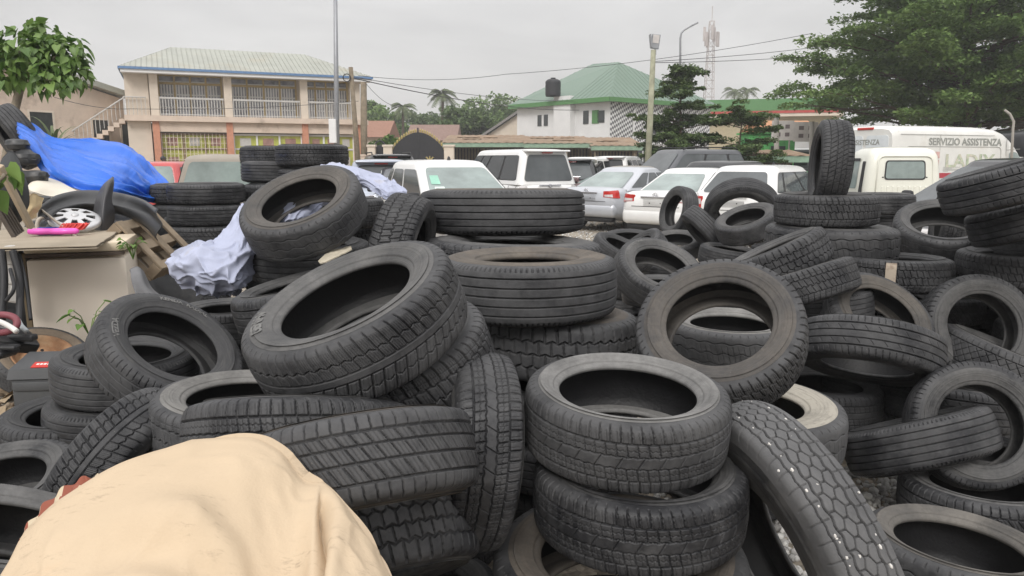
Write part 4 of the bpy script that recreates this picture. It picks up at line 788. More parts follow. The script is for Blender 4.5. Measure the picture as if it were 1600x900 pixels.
# ---- white house with green hip roof
Y0 = 59
A = at(808, 200, 66); C = at(952, 200, 58); D = at(1108, 200, 66)
wl = Frame((A.x, A.y), (C.x, C.y)); wr = Frame((C.x, C.y), (D.x, D.y))
wh = empty('white_house', (C.x, C.y, 0), 0, 'white two storey house with a green ribbed hip roof and black chevron tiles', 'building')
he = 6.05
bk = wl.p(0, 0) + (D - C); bk.z = 0
part(wh, 'wall', M_WHITEW, lambda mb: mb.add([Vector((p.x, p.y, z)) for z in (0, he) for p in (A, C, D, bk)], [(0, 1, 5, 4), (1, 2, 6, 5), (2, 3, 7, 6), (3, 0, 4, 7), (4, 5, 6, 7)]))
def off(p, q, d): return (p[0] + (p[0] - q.x) * d, p[1] + (p[1] - q.y) * d)
ctr = (A + C + D + bk) / 4
e4 = [off(A, ctr, .09), off(C, ctr, .11), off(D, ctr, .09), off(bk, ctr, .09)]
r1 = at(967, 97, 63.5); r0 = at(926, 100, 68)
part(wh, 'roof', M_ROOFG, lambda mb: hip_roof(mb, [e4[0], e4[1], e4[2], e4[3]], he + .1, (r0, r1), .5, .3))
part(wh, 'fascia', M_GREEN, lambda mb: [Frame(e4[i], e4[i + 1]).box(mb, 0, Frame(e4[i], e4[i + 1]).L, he - .22, he + .11, .01, .06) for i in (0, 1)])
for (u, z0, z1, w_) in ((3.1, 4.3, 5.2, .45), (4.0, 4.3, 5.2, .45), (6.9, 4.3, 5.2, .4), (9.3, 4.3, 5.3, .55), (10.4, 4.3, 5.3, .7), (7.3, 4.3, 5.2, .4)):
    q = u / 12.5 * wl.L
    part(wh, 'window', M_DGLASS if u not in (10.4,) else M_GREEN, lambda mb: wl.box(mb, q, q + w_, z0, z1, .0, .05))
part(wh, 'window', M_DGLASS, lambda mb: wl.box(mb, wl.L - 1.2, wl.L - .5, 4.35, 5.25, 0, .05))
for (u0, u1, z0, z1) in ((4.2, 5.9, 3.6, 5.1), (7.6, 8.8, 3.8, 5.1)):
    o = part(wh, 'window', M_DGLASS, lambda mb: wr.box(mb, u0, u1, z0, z1, .09, .13))
    mb = MB(); [wr.box(mb, *q, .08, .17) for q in ((u0 - .14, u0, z0 - .14, z1 + .14), (u1, u1 + .14, z0 - .14, z1 + .14), (u0, u1, z1, z1 + .14), (u0, u1, z0 - .14, z0))]; mb.build('frame', M_WHITEW, o)
M_CHEV = bpy.data.materials.new('chevron_tiles'); t, N, L = nt(M_CHEV); b = N['Principled BSDF']; tc = N.new('ShaderNodeTexCoord'); ck = N.new('ShaderNodeTexChecker'); mp = N.new('ShaderNodeMapping')
uv = N.new('ShaderNodeUVMap'); ck.inputs['Scale'].default_value = 1; ck.inputs['Color1'].default_value = (.72, .72, .72, 1); ck.inputs['Color2'].default_value = (.10, .10, .11, 1); L.new(uv.outputs[0], ck.inputs['Vector']); L.new(ck.outputs['Color'], b.inputs['Base Color']); b.inputs['Roughness'].default_value = .35
mb = MB(); wr.box(mb, .1, wr.L, 2.75, he - .02, .0, .075); o = mb.build('tile_cladding', M_CHEV, wh); o.matrix_parent_inverse = Matrix.Translation(wh.location).inverted()
ul = o.data.uv_layers.new(name='UVMap')
for li, lp in enumerate(o.data.loops):
    v = o.data.vertices[lp.vertex_index].co; uu = (Vector((v.x, v.y, 0)) - wr.a).dot(wr.u); ul.data[li].uv = (uu / .21, v.z / .19 + uu / .42)
part(wh, 'downpipe', M_WHITEW, lambda mb: mb.tube([wr.p(2.6, 0, .15), wr.p(2.6, 5.3, .15), wr.p(3.2, 5.9, .15)], .07, 8))
part(wh, 'ground_window', M_DGLASS, lambda mb: [wr.box(mb, .4 + i * 1.2, 1.4 + i * 1.2, 1.0, 2.3, .0, .05) for i in range(6)])
part(wh, 'tank_tower', M_WHITEW, lambda mb: wl.box(mb, 6.0 / 12.5 * wl.L, 8.2 / 12.5 * wl.L, 0, 6.5, .0, .55))
tk = at(864, 150, 61.5)
wt = empty('water_tank', (tk.x, tk.y, 6.5), 0, 'black plastic water tank on the white house beside its green roof', 'water tank')
mb = MB(); mb.lathe([(0, 0), (.55, 0), (.6, .08)] + [(.6 + .02 * (i % 2), .15 + i * .13) for i in range(8)] + [(.58, 1.2), (.4, 1.32), (.0, 1.36)], 24); mb.build('tank_body', M_DARK, wt, True)
mb = MB(); mb.lathe([(0, 1.34), (.2, 1.34), (.2, 1.44), (0, 1.45)], 16); mb.build('tank_lid', M_DARK, wt, True)
# ---- brown roofed sheds, gate, walls
def shed(label, x0, x1, Y, ze_, zr_, depth, seed):
    a = at(x0, 220, Y); b_ = at(x1, 220, Y); fr = Frame((a.x, a.y), (b_.x, b_.y)); root = empty('market_shed', (a.x, a.y, 0), 0, label, 'shed', 'sheds along the road'); r = random.Random(seed)
    def roof(mb):
        n = int(fr.L / .22)
        vs = [fr.p(fr.L * i / n, (ze_ if j == 0 else zr_) + (.03 if i % 2 else 0), .6 if j == 0 else -depth) for i in range(n + 1) for j in (0, 1)]
        mb.add(vs, [(2 * i, 2 * i + 2, 2 * i + 3, 2 * i + 1) for i in range(n)])
        vs2 = [v - Vector((0, 0, .05)) for v in vs]; mb.add(vs2, [(2 * i, 2 * i + 1, 2 * i + 3, 2 * i + 2) for i in range(n)])
        for k in range(int(fr.L / 1.3)): u = r.uniform(.3, fr.L - 1.5); q = r.uniform(.1, .7); fr.box(mb, u, u + r.uniform(.8, 1.6), ze_ + (zr_ - ze_) * q + .04, ze_ + (zr_ - ze_) * q + .07, .6 - (depth + .6) * q - .4, .6 - (depth + .6) * q)
    part(root, 'roof', M_RUST, roof)
    part(root, 'fascia', mat('pale_green_board', (.25, .36, .27), .8, .3, var=.2), lambda mb: fr.box(mb, 0, fr.L, ze_ - .24, ze_ - .01, .55, .59))
    part(root, 'wall', M_WOOD, lambda mb: fr.box(mb, .1, fr.L - .1, 0, ze_ - .1, -depth + .2, -1.2))
    for i in range(max(2, int(fr.L / 2.2))): part(root, 'post', M_WOOD, lambda mb: fr.box(mb, .2 + i * 2.2, .3 + i * 2.2, 0, ze_ - .25, .3, .4))
    part(root, 'slatted_front', M_DARK, lambda mb: [fr.box(mb, .2 + i * .18, .26 + i * .18, .4, ze_ - .3, -.5, -.46) for i in range(int(fr.L / .18) - 1)])
shed('brown sheet roofed shed next to the black gate', 690, 822, 45, 2.55, 3.15, 5, 1)
shed('brown sheet roofed shed with patched sheets in the middle of the row', 818, 925, 44, 2.5, 3.05, 5, 2)
shed('brown sheet roofed shed at the right end of the row below the white house', 922, 1005, 43, 2.35, 2.95, 5, 3)
shed('low rusty stall roof right of the low spreading young tree', 1128, 1262, 30, 1.75, 2.0, 2, 4)
M_GOLD = mat('gold_paint', (.45, .36, .14), .4, .5, metal=.4)
ga = at(614, 240, 43); gb = at(694, 240, 43); gf = Frame((ga.x, ga.y), (gb.x, gb.y))
gate = empty('metal_gate', (ga.x, ga.y, 0), 0, 'black arched double gate with gold spikes and a gold emblem', 'gate')
def arch(u): return 2.15 + .95 * math.sin(math.pi * min(1, max(0, u / gf.L))) ** .8
part(gate, 'leaf', M_DARK, lambda mb: mb.add([gf.p(gf.L * i / 24, z, o) for o in (0, .06) for i in range(25) for z in (.05, arch(gf.L * i / 24))], [(2 * i, 2 * i + 2, 2 * i + 3, 2 * i + 1) for i in range(24)] + [(50 + 2 * i, 50 + 2 * i + 1, 50 + 2 * i + 3, 50 + 2 * i + 2) for i in range(24)] + [(2 * i + 1, 2 * i + 3, 53 + 2 * i, 51 + 2 * i) for i in range(24)]))
part(gate, 'spikes', M_GOLD, lambda mb: [mb.tube([gf.p(gf.L * i / 22, arch(gf.L * i / 22), .03), gf.p(gf.L * i / 22, arch(gf.L * i / 22) + .12, .03), gf.p(gf.L * i / 22, arch(gf.L * i / 22) + .22, .03)], [.05, .06, .005], 6) for i in range(23)])
part(gate, 'centre_post', M_DARK, lambda mb: gf.box(mb, gf.L / 2 - .04, gf.L / 2 + .04, 0, arch(gf.L / 2) + .25, .06, .1))
part(gate, 'emblem', M_GOLD, lambda mb: ([mb.tube([gf.p(gf.L * .72, 1.5, .09), gf.p(gf.L * .72 + math.sin(a) * .3, 1.5 + math.cos(a) * .3, .09), gf.p(gf.L * .72 + math.sin(a) * .42, 1.5 + math.cos(a) * .26, .09)], [.05, .04, .01], 6) for a in (-1.3, -.65, 0, .65, 1.3)], gf.box(mb, gf.L * .72 - .4, gf.L * .72 + .4, 1.36, 1.44, .07, .11)))
for i, (px, w_) in enumerate([(607, .5), (702, .55), (581, .42)]):
    p = at(px, 240, 43); o = empty('gate_pillar', (p.x, p.y, 0), 0, ['cream pillar left of the black arched gate', 'cream pillar right of the black arched gate', 'cream pillar further left by the small side gate'][i], 'pillar', 'pillars of the gate')
    mb = MB(); mb.box((0, 0, 1.15), (w_, w_, 2.3), None, .02); mb.build('shaft', M_BEIGE, o); mb = MB(); mb.box((0, 0, 2.36), (w_ * 1.2, w_ * 1.2, .12), None, .02); mb.build('cap', M_BEIGE, o)
p = at(594, 240, 43.4); o = empty('side_gate', (p.x, p.y, 0), 0, 'small black side gate between two cream pillars', 'gate'); mb = MB(); mb.box((0, 0, 1.2), (.62, .06, 2.4), None, .01); mb.tube([(-.3, 0, 2.4), (-.15, 0, 2.6), (0, 0, 2.66), (.15, 0, 2.6), (.3, 0, 2.4)], .05, 6); mb.build('leaf', M_DARK, o)
p = at(570, 258, 43); o = tag(MB().box((p.x, p.y, .9), (.9, .25, 1.8)).box((p.x, p.y, 1.84), (1.0, .34, .1)).build('boundary_wall', M_WALLP), 'short pinkish boundary wall between the shop building and side gate', 'wall')
def gable(name, label, x0, x1, Y, ze_, zr_, dp, mw, mr, cat='building', skew=.5):
    a = at(x0, 220, Y); b_ = at(x1, 220, Y); fr = Frame((a.x, a.y), (b_.x, b_.y)); root = empty(name, (a.x, a.y, 0), 0, label, cat)
    part(root, 'wall', mw, lambda mb: fr.box(mb, .1, fr.L - .1, 0, ze_, -dp, 0))
    part(root, 'roof', mr, lambda mb: mb.add([fr.p(-.3, ze_, .4), fr.p(fr.L + .3, ze_, .4), fr.p(fr.L + .3, zr_, -dp / 2), fr.p(-.3, zr_, -dp / 2), fr.p(-.3, ze_, -dp - .4), fr.p(fr.L + .3, ze_, -dp - .4)], [(0, 1, 2, 3), (3, 2, 5, 4), (0, 3, 4), (1, 5, 2), (0, 4, 5, 1)]))
    return root, fr
M_TERRA = mat('terracotta_roof', (.30, .17, .125), .85, .2, var=.15)
M_MAROON = mat('maroon_roof', (.25, .17, .145), .85, .2, var=.15)
gable('house', 'low house with an orange red roof behind the side gate', 562, 602, 60, 3.3, 4.7, 6, M_BEIGE, M_TERRA)
gable('house', 'long low house with a faded maroon roof behind the gate', 640, 708, 58, 3.0, 4.3, 6, M_BEIGE, M_MAROON)
a = at(742, 220, 70); b_ = at(810, 220, 70); fr = Frame((a.x, a.y), (b_.x, b_.y)); root = empty('house', (a.x, a.y, 0), 0, 'house with a grey sloping gable roof against the white house', 'building')
part(root, 'wall', M_BEIGE, lambda mb: mb.add([fr.p(u, z, o) for o in (0, -6) for u, z in ((.3, 0), (fr.L * 2, 0), (fr.L * 2, 3.2), (fr.L * 1.1, 5.9), (.3, 3.2))], [(0, 1, 2, 3, 4), (5, 9, 8, 7, 6), (0, 5, 6, 1), (1, 6, 7, 2), (4, 9, 5, 0)]))
part(root, 'roof', mat('grey_sheet_roof', (.22, .21, .20), .8, .3, var=.2), lambda mb: mb.add([fr.p(u, z, o) for o in (.5, -6.5) for u, z in ((-.3, 2.95), (fr.L * 1.1, 6.0), (fr.L * 1.1, 6.25), (-.3, 3.2), (fr.L * 2.2, 2.95), (fr.L * 2.2, 3.2))], [(0, 1, 2, 3), (1, 4, 5, 2), (6, 9, 8, 7), (7, 8, 11, 10), (3, 2, 8, 9), (2, 5, 11, 8), (0, 3, 9, 6)]))
# ---- green fascia building, kiosk, orange shop, sign boards
A = at(1098, 200, 82); B = at(1300, 200, 78); fr = Frame((A.x, A.y), (B.x, B.y)); root = empty('service_station', (A.x, A.y, 0), 0, 'long cream building with a bright green fascia and a red stripe', 'building')
part(root, 'wall', mat('ochre_plaster', (.46, .40, .27), .9, .2, var=.1), lambda mb: fr.box(mb, .5, fr.L, 0, 6.0, -8, -1))
part(root, 'fascia', M_GREEN, lambda mb: fr.box(mb, 0, fr.L + 1, 6.55, 7.75, -8, 0)); part(root, 'stripe', mat('red_stripe', (.45, .06, .05), .6), lambda mb: fr.box(mb, 0, fr.L + 1, 6.28, 6.55, -8, -.02)); part(root, 'soffit', M_BEIGE, lambda mb: fr.box(mb, 0, fr.L + 1, 5.95, 6.28, -8, -.1))
part(root, 'window', M_DGLASS, lambda mb: fr.box(mb, fr.L * .66, fr.L * .76, 4.3, 5.4, -1, -.95))
root, _ = gable('shop', 'low shop with a salmon orange roof behind the sign boards', 1196, 1275, 52, 3.5, 4.3, 5, M_WHITEW, mat('salmon_roof', (.50, .25, .13), .8, .3, var=.12))
p = at(1197, 240, 44); o = empty('green_kiosk', (p.x, p.y, 0), 0, 'bright green kiosk with a window right of the low young tree', 'kiosk')
M_KIOSK = mat('kiosk_green', (.10, .42, .12), .6, .4, var=.15, dirt=(.08, .22, .08), dscale=2)
mb = MB(); mb.box((0, 0, 1.5), (2.6, 1.8, 3.0), None, .04); mb.build('body', M_KIOSK, o); mb = MB(); mb.box((.35, -.92, 1.9), (.8, .06, .9)); mb.build('window', M_DGLASS, o); mb = MB(); mb.box((0, 0, 3.06), (2.9, 2.1, .1)); mb.build('roof', M_KIOSK, o)
M_SIGNB = mat('sign_board', (.55, .52, .50), .6, .4, var=.1)
for i, (px, py, w_, h_) in enumerate([(1223, 204, 1.15, 1.0), (1259, 206, 1.25, 1.0)]):
    Ys = 40; p = at(px, py, Ys); o = empty('sign_board', (p.x, p.y, 0), 0, ['pale notice board with dark marks, left of two on posts', 'pale notice board with dark marks, right of two on posts'][i], 'sign', 'notice boards in the market')
    mb = MB(); mb.box((0, 0, p.z), (w_, .05, h_), None, .01); mb.build('board', M_SIGNB, o)
    mb = MB(); [mb.box((-w_ * .2 + q * w_ * .4, -.032, p.z + z), (w_ * .2, .012, .2)) for q in (0, 1) for z in (-.2, .2)]; mb.build('marks', mat('faded_marks', (.16, .13, .13), .8), o)
    mb = MB(); mb.tube([(w_ * .35, .06, 0), (w_ * .35, .06, p.z + .4)], .05, 8); mb.build('post', M_CONC, o)
# ================================================================== poles, lamps, wires
def pole(name, label, a, b, r0, r1, m, cat='pole'): 
    root = empty(name, a, 0, label, cat); mb = MB(); mb.tube([(0, 0, 0), (Vector(b) - Vector(a)) * .5, Vector(b) - Vector(a)], [r0, (r0 + r1) / 2, r1], 10); mb.build('shaft', m, root, True); return root
M_GALV = mat('galvanised_steel', (.30, .31, .33), .45, .5, metal=.4, var=.1)
Yp = 33
b0 = at(527, 300, Yp); b0.z = 0; tp = at(523.5, -60, Yp)
pl = pole('steel_pole', 'tall grey steel pole in front of the shop building', b0, (tp.x, Yp, tp.z), .13, .07, M_GALV)
mb = MB(); z = at(527, 205, Yp).z; mb.box((-.05, -.17, z), (.3, .18, 1.0), None, .02); mb.build('meter_box', M_WHITEW, pl); mb = MB(); mb.box((0, 0, .2), (.45, .45, .4)); mb.build('base', M_CONC, pl)
Yp = 36; b0 = at(563, 300, Yp); b0.z = 0; tp = at(548, 105, Yp); pl = pole('wooden_pole', 'leaning wooden cable pole at the right end of the shop gallery', b0, tp, .14, .10, M_WOOD)
mb = MB(); c = at(543, 122, Yp) - Vector(b0); mb.tube([c + Vector((.17 * math.cos(a), -.15, .17 * math.sin(a))) for a in np.linspace(0, 6.283, 17)], .025, 6); mb.build('cable_coil', M_DARK, pl, True)
Yp = 45; b0 = at(570, 300, Yp); b0.z = 0; pole('wooden_pole', 'reddish timber post beside the shop gallery corner', b0, at(568, 128, Yp), .20, .18, M_WOOD)
Yp = 28; b0 = at(1010, 300, Yp); b0.z = 0; tp = at(1021, 78, Yp); pl = pole('floodlight_pole', 'leaning concrete pole with a square floodlight on top', b0, tp, .13, .09, mat('lichen_concrete', (.33, .33, .24), .9, .2, var=.3, scale=3), 'lamp post')
mb = MB(); c = at(1024, 65, Yp) - Vector(b0); mb.box(c, (.30, .12, .5), Matrix.Rotation(.12, 4, 'Y'), .02); mb.box(c + Vector((-.17, .0, .02)), (.04, .3, .46), Matrix.Rotation(-.12, 4, 'Y'), .01); mb.box(c + Vector((0, 0, -.33)), (.08, .08, .25)); mb.build('lamp_head', M_GALV, pl)
mb = MB(); mb.box(c + Vector((0.01, -.065, .08)), (.22, .02, .28), Matrix.Rotation(.12, 4, 'Y')); mb.build('lamp_glass', M_SIGNB, pl)
Yp = 52; b0 = at(1062, 300, Yp); b0.z = 0; root = empty('street_lamp', b0, 0, 'slim street lamp with a bent arm above the young layered tree', 'street lamp'); mb = MB(); mb.tube([Vector(q) - Vector(b0) for q in (b0, at(1063, 60, Yp), at(1064.5, 52, Yp), at(1069, 47, Yp), at(1083, 39, Yp))], [.11, .07, .06, .055, .05], 8); mb.build('shaft', M_GALV, root, True); mb = MB(); mb.box(at(1086, 37.5, Yp) - Vector(b0), (.42, .22, .11), Matrix.Rotation(-.45, 4, 'Y'), .03); mb.build('lamp_head', M_GALV, root)
Yp = 110; b0 = at(1101, 300, Yp); b0.z = 0; tz = at(1101, 33, Yp).z; root = empty('radio_mast', b0, 0, 'distant red and white lattice radio mast', 'mast')
def lattice(mb):
    n = 18
    for i in range(n):
        z0, z1 = tz * i / n, tz * (i + 1) / n; w0, w1 = .9 - .6 * i / n, .9 - .6 * (i + 1) / n
        q0 = [(w0 * s, w0 * t_, z0) for s, t_ in ((-1, -1), (1, -1), (1, 1), (-1, 1))]; q1 = [(w1 * s, w1 * t_, z1) for s, t_ in ((-1, -1), (1, -1), (1, 1), (-1, 1))]
        for k in range(4): mb.tube([q0[k], q1[k]], .05, 4); mb.tube([q0[k], q1[(k + 1) % 4]], .03, 4); mb.tube([q1[k], q1[(k + 1) % 4]], .03, 4)
M_MAST = mat('mast_paint', (.50, .46, .45), .7, .3, var=.3, scale=.4)
mb = MB(); lattice(mb); mb.build('lattice', M_MAST, root)
mb = MB(); [mb.box((.95 * math.cos(a), .95 * math.sin(a), tz * .88 + (i % 2) * .8), (.35, .3, 1.9), a) for i, a in enumerate(np.linspace(0, 5.5, 7))]; mb.tube([(0, 0, tz), (0, 0, tz + 2.0)], .06, 4); mb.build('antenna', M_MAST, root)
for i, (px, py, Y) in enumerate([(1213, 180, 38), (1268, 190, 39)]):
    b0 = at(px, 300, Y); b0.z = 0; pole('market_post', ['thick pale post with a dark knob left of the notice boards', 'pale post right of the notice boards'][i], b0, at(px + .5, py, Y), .13, .12, M_CONC)
Yp = 22; b0 = at(1580, 300, Yp); b0.z = 0; root = empty('bent_pipe', b0, 0, 'thin bent grey pipe standing before the dark lorry', 'pipe'); mb = MB(); mb.tube([Vector(q) - Vector(b0) for q in (b0, at(1583, 200, Yp), at(1584, 190, Yp), at(1578, 178, Yp), at(1570, 172, Yp))], .035, 8); mb.build('shaft', M_CONC, root, True)
def wire(label, pts, r=.02, sag=.3):
    P = []
    for a, b_ in zip(pts[:-1], pts[1:]):
        a, b_ = Vector(a), Vector(b_)
        P += [a.lerp(b_, i / 16) - Vector((0, 0, sag * 4 * (i / 16) * (1 - i / 16))) for i in range(16)]
    P.append(Vector(pts[-1])); mb = MB(); mb.tube(P, r, 4); tag(mb.build('cable', M_DARK), label, 'cable', 'overhead cables')
wire('highest thin cable crossing the sky from the shop to the layered tree', [at(560, 118, 40), at(790, 116, 42), at(1270, 52, 38)], .012, .25)
wire('cable from the wooden pole to the white house wall, upper one', [at(552, 120, 36), at(900, 158, 60)], .014, .3)
wire('cable from the wooden pole to the white house wall, lower one', [at(552, 122, 36), at(905, 172, 60)], .022, .4)
wire('cable from the floodlight pole to the layered tree, upper one', [at(1023, 96, 28), at(1265, 75, 37)], .011, .05)
wire('cable from the floodlight pole to the layered tree, lower one', [at(1022, 98, 28), at(1262, 88, 37)], .011, .05)
wire('slack cable from the shop gallery corner down to the far trees', [at(570, 128, 44), at(618, 165, 60)], .018, .3)
wire('cable running past the bungalow to the stair railing', [at(85, 152, 30), at(205, 170, 40), at(560, 158, 40)], .012, .15)
# ================================================================== vehicles
def paint(name, col, rough=.28, metal=0., coat=.6, dirt=None): return mat(name, col, rough, .5, metal, var=.05, scale=2, coat=coat, dirt=dirt, dscale=2.2, dthr=.55)
P_WHITE = paint('white_car_paint', (.78, .78, .77)); P_SILVER = paint('silver_car_paint', (.50, .52, .56), .3, .25); P_BLACK = paint('black_car_paint', (.018, .019, .022)); P_GREY = paint('dark_grey_car_paint', (.075, .08, .09))
P_RED = paint('red_car_paint', (.50, .07, .07)); P_DUST = paint('dusty_beige_paint', (.30, .27, .23), .7, 0, .0, (.36, .32, .27)); P_MAROON = paint('maroon_grey_paint', (.16, .10, .10)); P_CREAM = paint('cream_car_paint', (.74, .74, .66)); P_VAN = paint('van_white_paint', (.72, .72, .69), .4, 0, .3, (.60, .58, .52))
P_BLUES = paint('pale_blue_silver_paint', (.42, .46, .54), .3, .2)
G_DARK = mat('tinted_car_glass', (.025, .028, .03), .06, .6, var=.1); G_PALE = mat('skylit_car_glass', (.24, .29, .28), .07, .6, var=.35, scale=1.3); G_MID = mat('smoky_car_glass', (.085, .095, .10), .07, .6, var=.3, scale=1.5)  # the pale glass has sky reflection and light seen through it painted in
M_BLK = mat('black_plastic', (.022, .022, .024), .55, .4, var=.15); M_CHROME = mat('chrome_trim', (.62, .62, .64), .15, .5, metal=.9, var=.03)
M_LAMPR = mat('red_lamp_lens', (.48, .025, .02), .15, .6, coat=.5); M_LAMPW = mat('clear_lamp_lens', (.62, .60, .60), .12, .6, coat=.5); M_TYREC = mat('car_tyre_rubber', (.028, .028, .03), .7, .3); M_RIMC = mat('steel_rim', (.34, .35, .37), .3, .5, metal=.7)
M_STICK = mat('mint_sticker', (.30, .55, .44), .6, .3, var=.15); M_STICK2 = mat('pale_sticker', (.62, .72, .68), .6, .3)
def loftmesh(secs):
    """secs: list of rings (same length), closed ring, capped ends"""
    n = len(secs[0]); V = [p for s in secs for p in s]; F = []
    for i in range(len(secs) - 1):
        for k in range(n): F.append((i * n + k, i * n + (k + 1) % n, (i + 1) * n + (k + 1) % n, (i + 1) * n + k))
    F.append(tuple(range(n))[::-1]); F.append(tuple((len(secs) - 1) * n + k for k in range(n)))
    return V, F
def cat1(xs, ys, q): # smooth interpolation
    P = np.stack([xs, ys], 1); C, s = catmull(P, 200); o = np.argsort(C[:, 0]); return np.interp(q, C[o, 0], C[o, 1])
def rrect(corners, r, n=6):
    """rounded polygon in 2D"""
    out = []; m = len(corners)
    for i in range(m):
        p0, p, p1 = (Vector(corners[(i + k) % m]) for k in (-1, 0, 1)); a = (p0 - p); b_ = (p1 - p); ra = min(r, a.length * .45, b_.length * .45); a = p + a.normalized() * ra; b_ = p + b_.normalized() * ra
        for k in range(n + 1): t_ = k / n; out.append(tuple(a * (1 - t_) ** 2 + p * 2 * t_ * (1 - t_) + b_ * t_ ** 2))
    return out
def car(label, X, Y, head, L=4.3, W=1.7, H=1.46, belt=.92, hood=.90, trunk=None, gx=(-1.95, 1.25), rx=(-1.0, .25), body=P_WHITE, glass_r=G_PALE, glass_f=G_PALE, glass_s=G_MID, rear='sedan', cat='car', group='cars parked in the yard', name='parked_car', splits=(.0, .30, .62, 1.), lampz=.80, stickers=False, rails=False, plate=True, spoiler=False, lampcol=M_LAMPR, roofmat=None, emblem=True, antenna=False, mirror=True, band=False):
    root = empty(name, (X, Y, 0), R_(head), label, cat, group)          # front is local +Y
    trunk = belt if trunk is None else trunk; h = L / 2; w = W / 2
    # lower body: cross sections along the length
    ys = np.linspace(-h, h, 46); t_ = (ys + h) / L
    ztop = np.interp(ys, [-h, -h + .06, gx[0] + .02, gx[0] + .25, gx[1] - .25, gx[1], h - .35, h - .08, h], [trunk - .14, trunk - .02, trunk, belt, belt, hood + .02, hood - .14, hood - .24, hood - .36])
    hw = w * np.interp(t_, [0, .012, .05, .16, .8, .94, .985, 1], [.80, .88, .95, 1, 1, .93, .82, .70]); zb = np.interp(t_, [0, .03, .12, .9, .97, 1], [.42, .32, .24, .24, .30, .40])
    secs = []
    for y, zt, a, z0 in zip(ys, ztop, hw, zb):
        hgt_ = zt - z0
        half = [(a * .72, z0), (a * .93, z0 + .05), (a * .99, z0 + hgt_ * .22), (a, z0 + hgt_ * .45), (a * .985, z0 + hgt_ * .68), (a * .95, zt - .10), (a * .90, zt - .025), (a * .80, zt), (a * .45, zt + .018)]
        secs.append([(p[0], y, p[1]) for p in half] + [(0, y, zt + .022)] + [(-p[0], y, p[1]) for p in half[::-1]] + [(0, y, z0)])
    mb = MB(); mb.add(*loftmesh(secs))
    # cabin
    w0, w1 = w * .93, w * .715; zt = H - .095; z0 = belt - .03
    def ring(f, z, inset=0.):
        y0 = gx[0] + (rx[0] - gx[0]) * f + inset; y1 = gx[1] + (rx[1] - gx[1]) * f - inset; ww = w0 + (w1 - w0) * f - inset
        return [(p[0], p[1], z) for p in rrect([(-ww, y0), (ww, y0), (ww, y1), (-ww, y1)], .24, 8)]
    rings = [ring(f, z0 + (zt - z0) * f) for f in np.linspace(0, 1, 6)] + [ring(1, H - .062, .022), ring(1, H - .036, .06), ring(1, H - .018, .12), ring(1, H - .006, .22), ring(1, H, .36)]
    mb.add(*loftmesh(rings))
    o = mb.build('body', body, root, True, auto=55)
    if roofmat: 
        mb = MB(); mb.add(*loftmesh([ring(1, zt + .004, -.004), ring(1, H - .058, .018), ring(1, H - .032, .056), ring(1, H - .013, .116), ring(1, H, .216), ring(1, H + .006, .356)])); mb.build('roof', roofmat, root, True)
    rot = root.rotation_euler
    def onside(s, a, f, off=.006): # a 0 rear..1 front along side, f height
        y0 = gx[0] + (rx[0] - gx[0]) * f + .12; y1 = gx[1] + (rx[1] - gx[1]) * f - .12
        return (s * (w0 + (w1 - w0) * f + off), y0 + (y1 - y0) * a, z0 + (zt - z0) * f + off * .2)
    def onend(front, a, f, off=.008):
        k = 1 if front else 0; y = gx[k] + (rx[k] - gx[k]) * f; ww = (w0 + (w1 - w0) * f) - .06
        return (a * ww, y + (off if front else -off), z0 + (zt - z0) * f + off * .6)
    def panel(nm, mt_, poly, mapf, par, r=.06, n=4):
        pts = rrect(poly, r, n); mb = MB(); c = (sum(p[0] for p in pts) / len(pts), sum(p[1] for p in pts) / len(pts))
        V = [mapf(*p) for p in pts] + [mapf(*c)]; m = len(pts); mb.add(V, [(i, (i + 1) % m, m) for i in range(m)]); return mb.build(nm, mt_, par)
    for s in (-1, 1):
        if band: panel('pillar_trim', M_BLK, [(.015, .12), (.985, .12), (.975, .92), (.02, .92)], lambda a, f: onside(s, a, f, .003), root, .06)
        for a0, a1 in zip(splits[:-1], splits[1:]):
            panel('side_window', glass_s, [(a0 + .018, .14), (a1 - .018, .14), (a1 - .018, .90), (a0 + .018, .90)], lambda a, f: onside(s, a, f), root, .05)
    rg = panel('rear_window', glass_r, [(-.90, .10), (.90, .10), (.86, .93), (-.86, .93)], lambda a, f: onend(False, a, f), root, .14)
    wsn = panel('windscreen', glass_f, [(-.95, .06), (.95, .06), (.92, .95), (-.92, .95)], lambda a, f: onend(True, a, f), root, .12)
    if stickers:
        for (a0, a1, f0, f1, m) in ((.62, .86, .52, .74, M_STICK), (.55, .80, .30, .46, M_STICK2), (.52, .84, .10, .24, M_STICK)):
            panel('sticker', m, [(a0, f0), (a1, f0), (a1, f1), (a0, f1)], lambda a, f: onend(True, a, f, .014), wsn, .02)
    # wheels
    for s in (-1, 1):
        for y in (-h * .62, h * .64):
            wh_ = MB(); M = Matrix.Translation((s * (w - .10), y, .31)) @ Matrix.Rotation(s * math.pi / 2, 4, 'Y'); wh_.lathe([(.19, -.10), (.27, -.105), (.305, -.08), (.312, 0), (.305, .08), (.27, .105), (.19, .10), (.19, -.10)], 28, M); wo_ = wh_.build('wheel', M_TYREC, root, True)
            rm = MB(); rm.lathe([(.20, .095), (.17, .085), (.15, .06), (.05, .075), (0, .08)], 24, M); [rm.box((0, 0, 0), (.04, .17, .02), M @ Matrix.Rotation(k * 1.2566, 4, 'Z') @ Matrix.Translation((0, .1, .085))) for k in range(5)]; rm.build('rim', M_RIMC, wo_, True)
            ar = MB(); ar.lathe([(0, 0), (.37, 0), (.37, .01), (0, .011)], 28, Matrix.Translation((s * (w * .998), y, .345)) @ Matrix.Rotation(s * math.pi / 2, 4, 'Y')); ar.build('wheel_arch', M_BLK, root)
    # rear details
    yr = -h
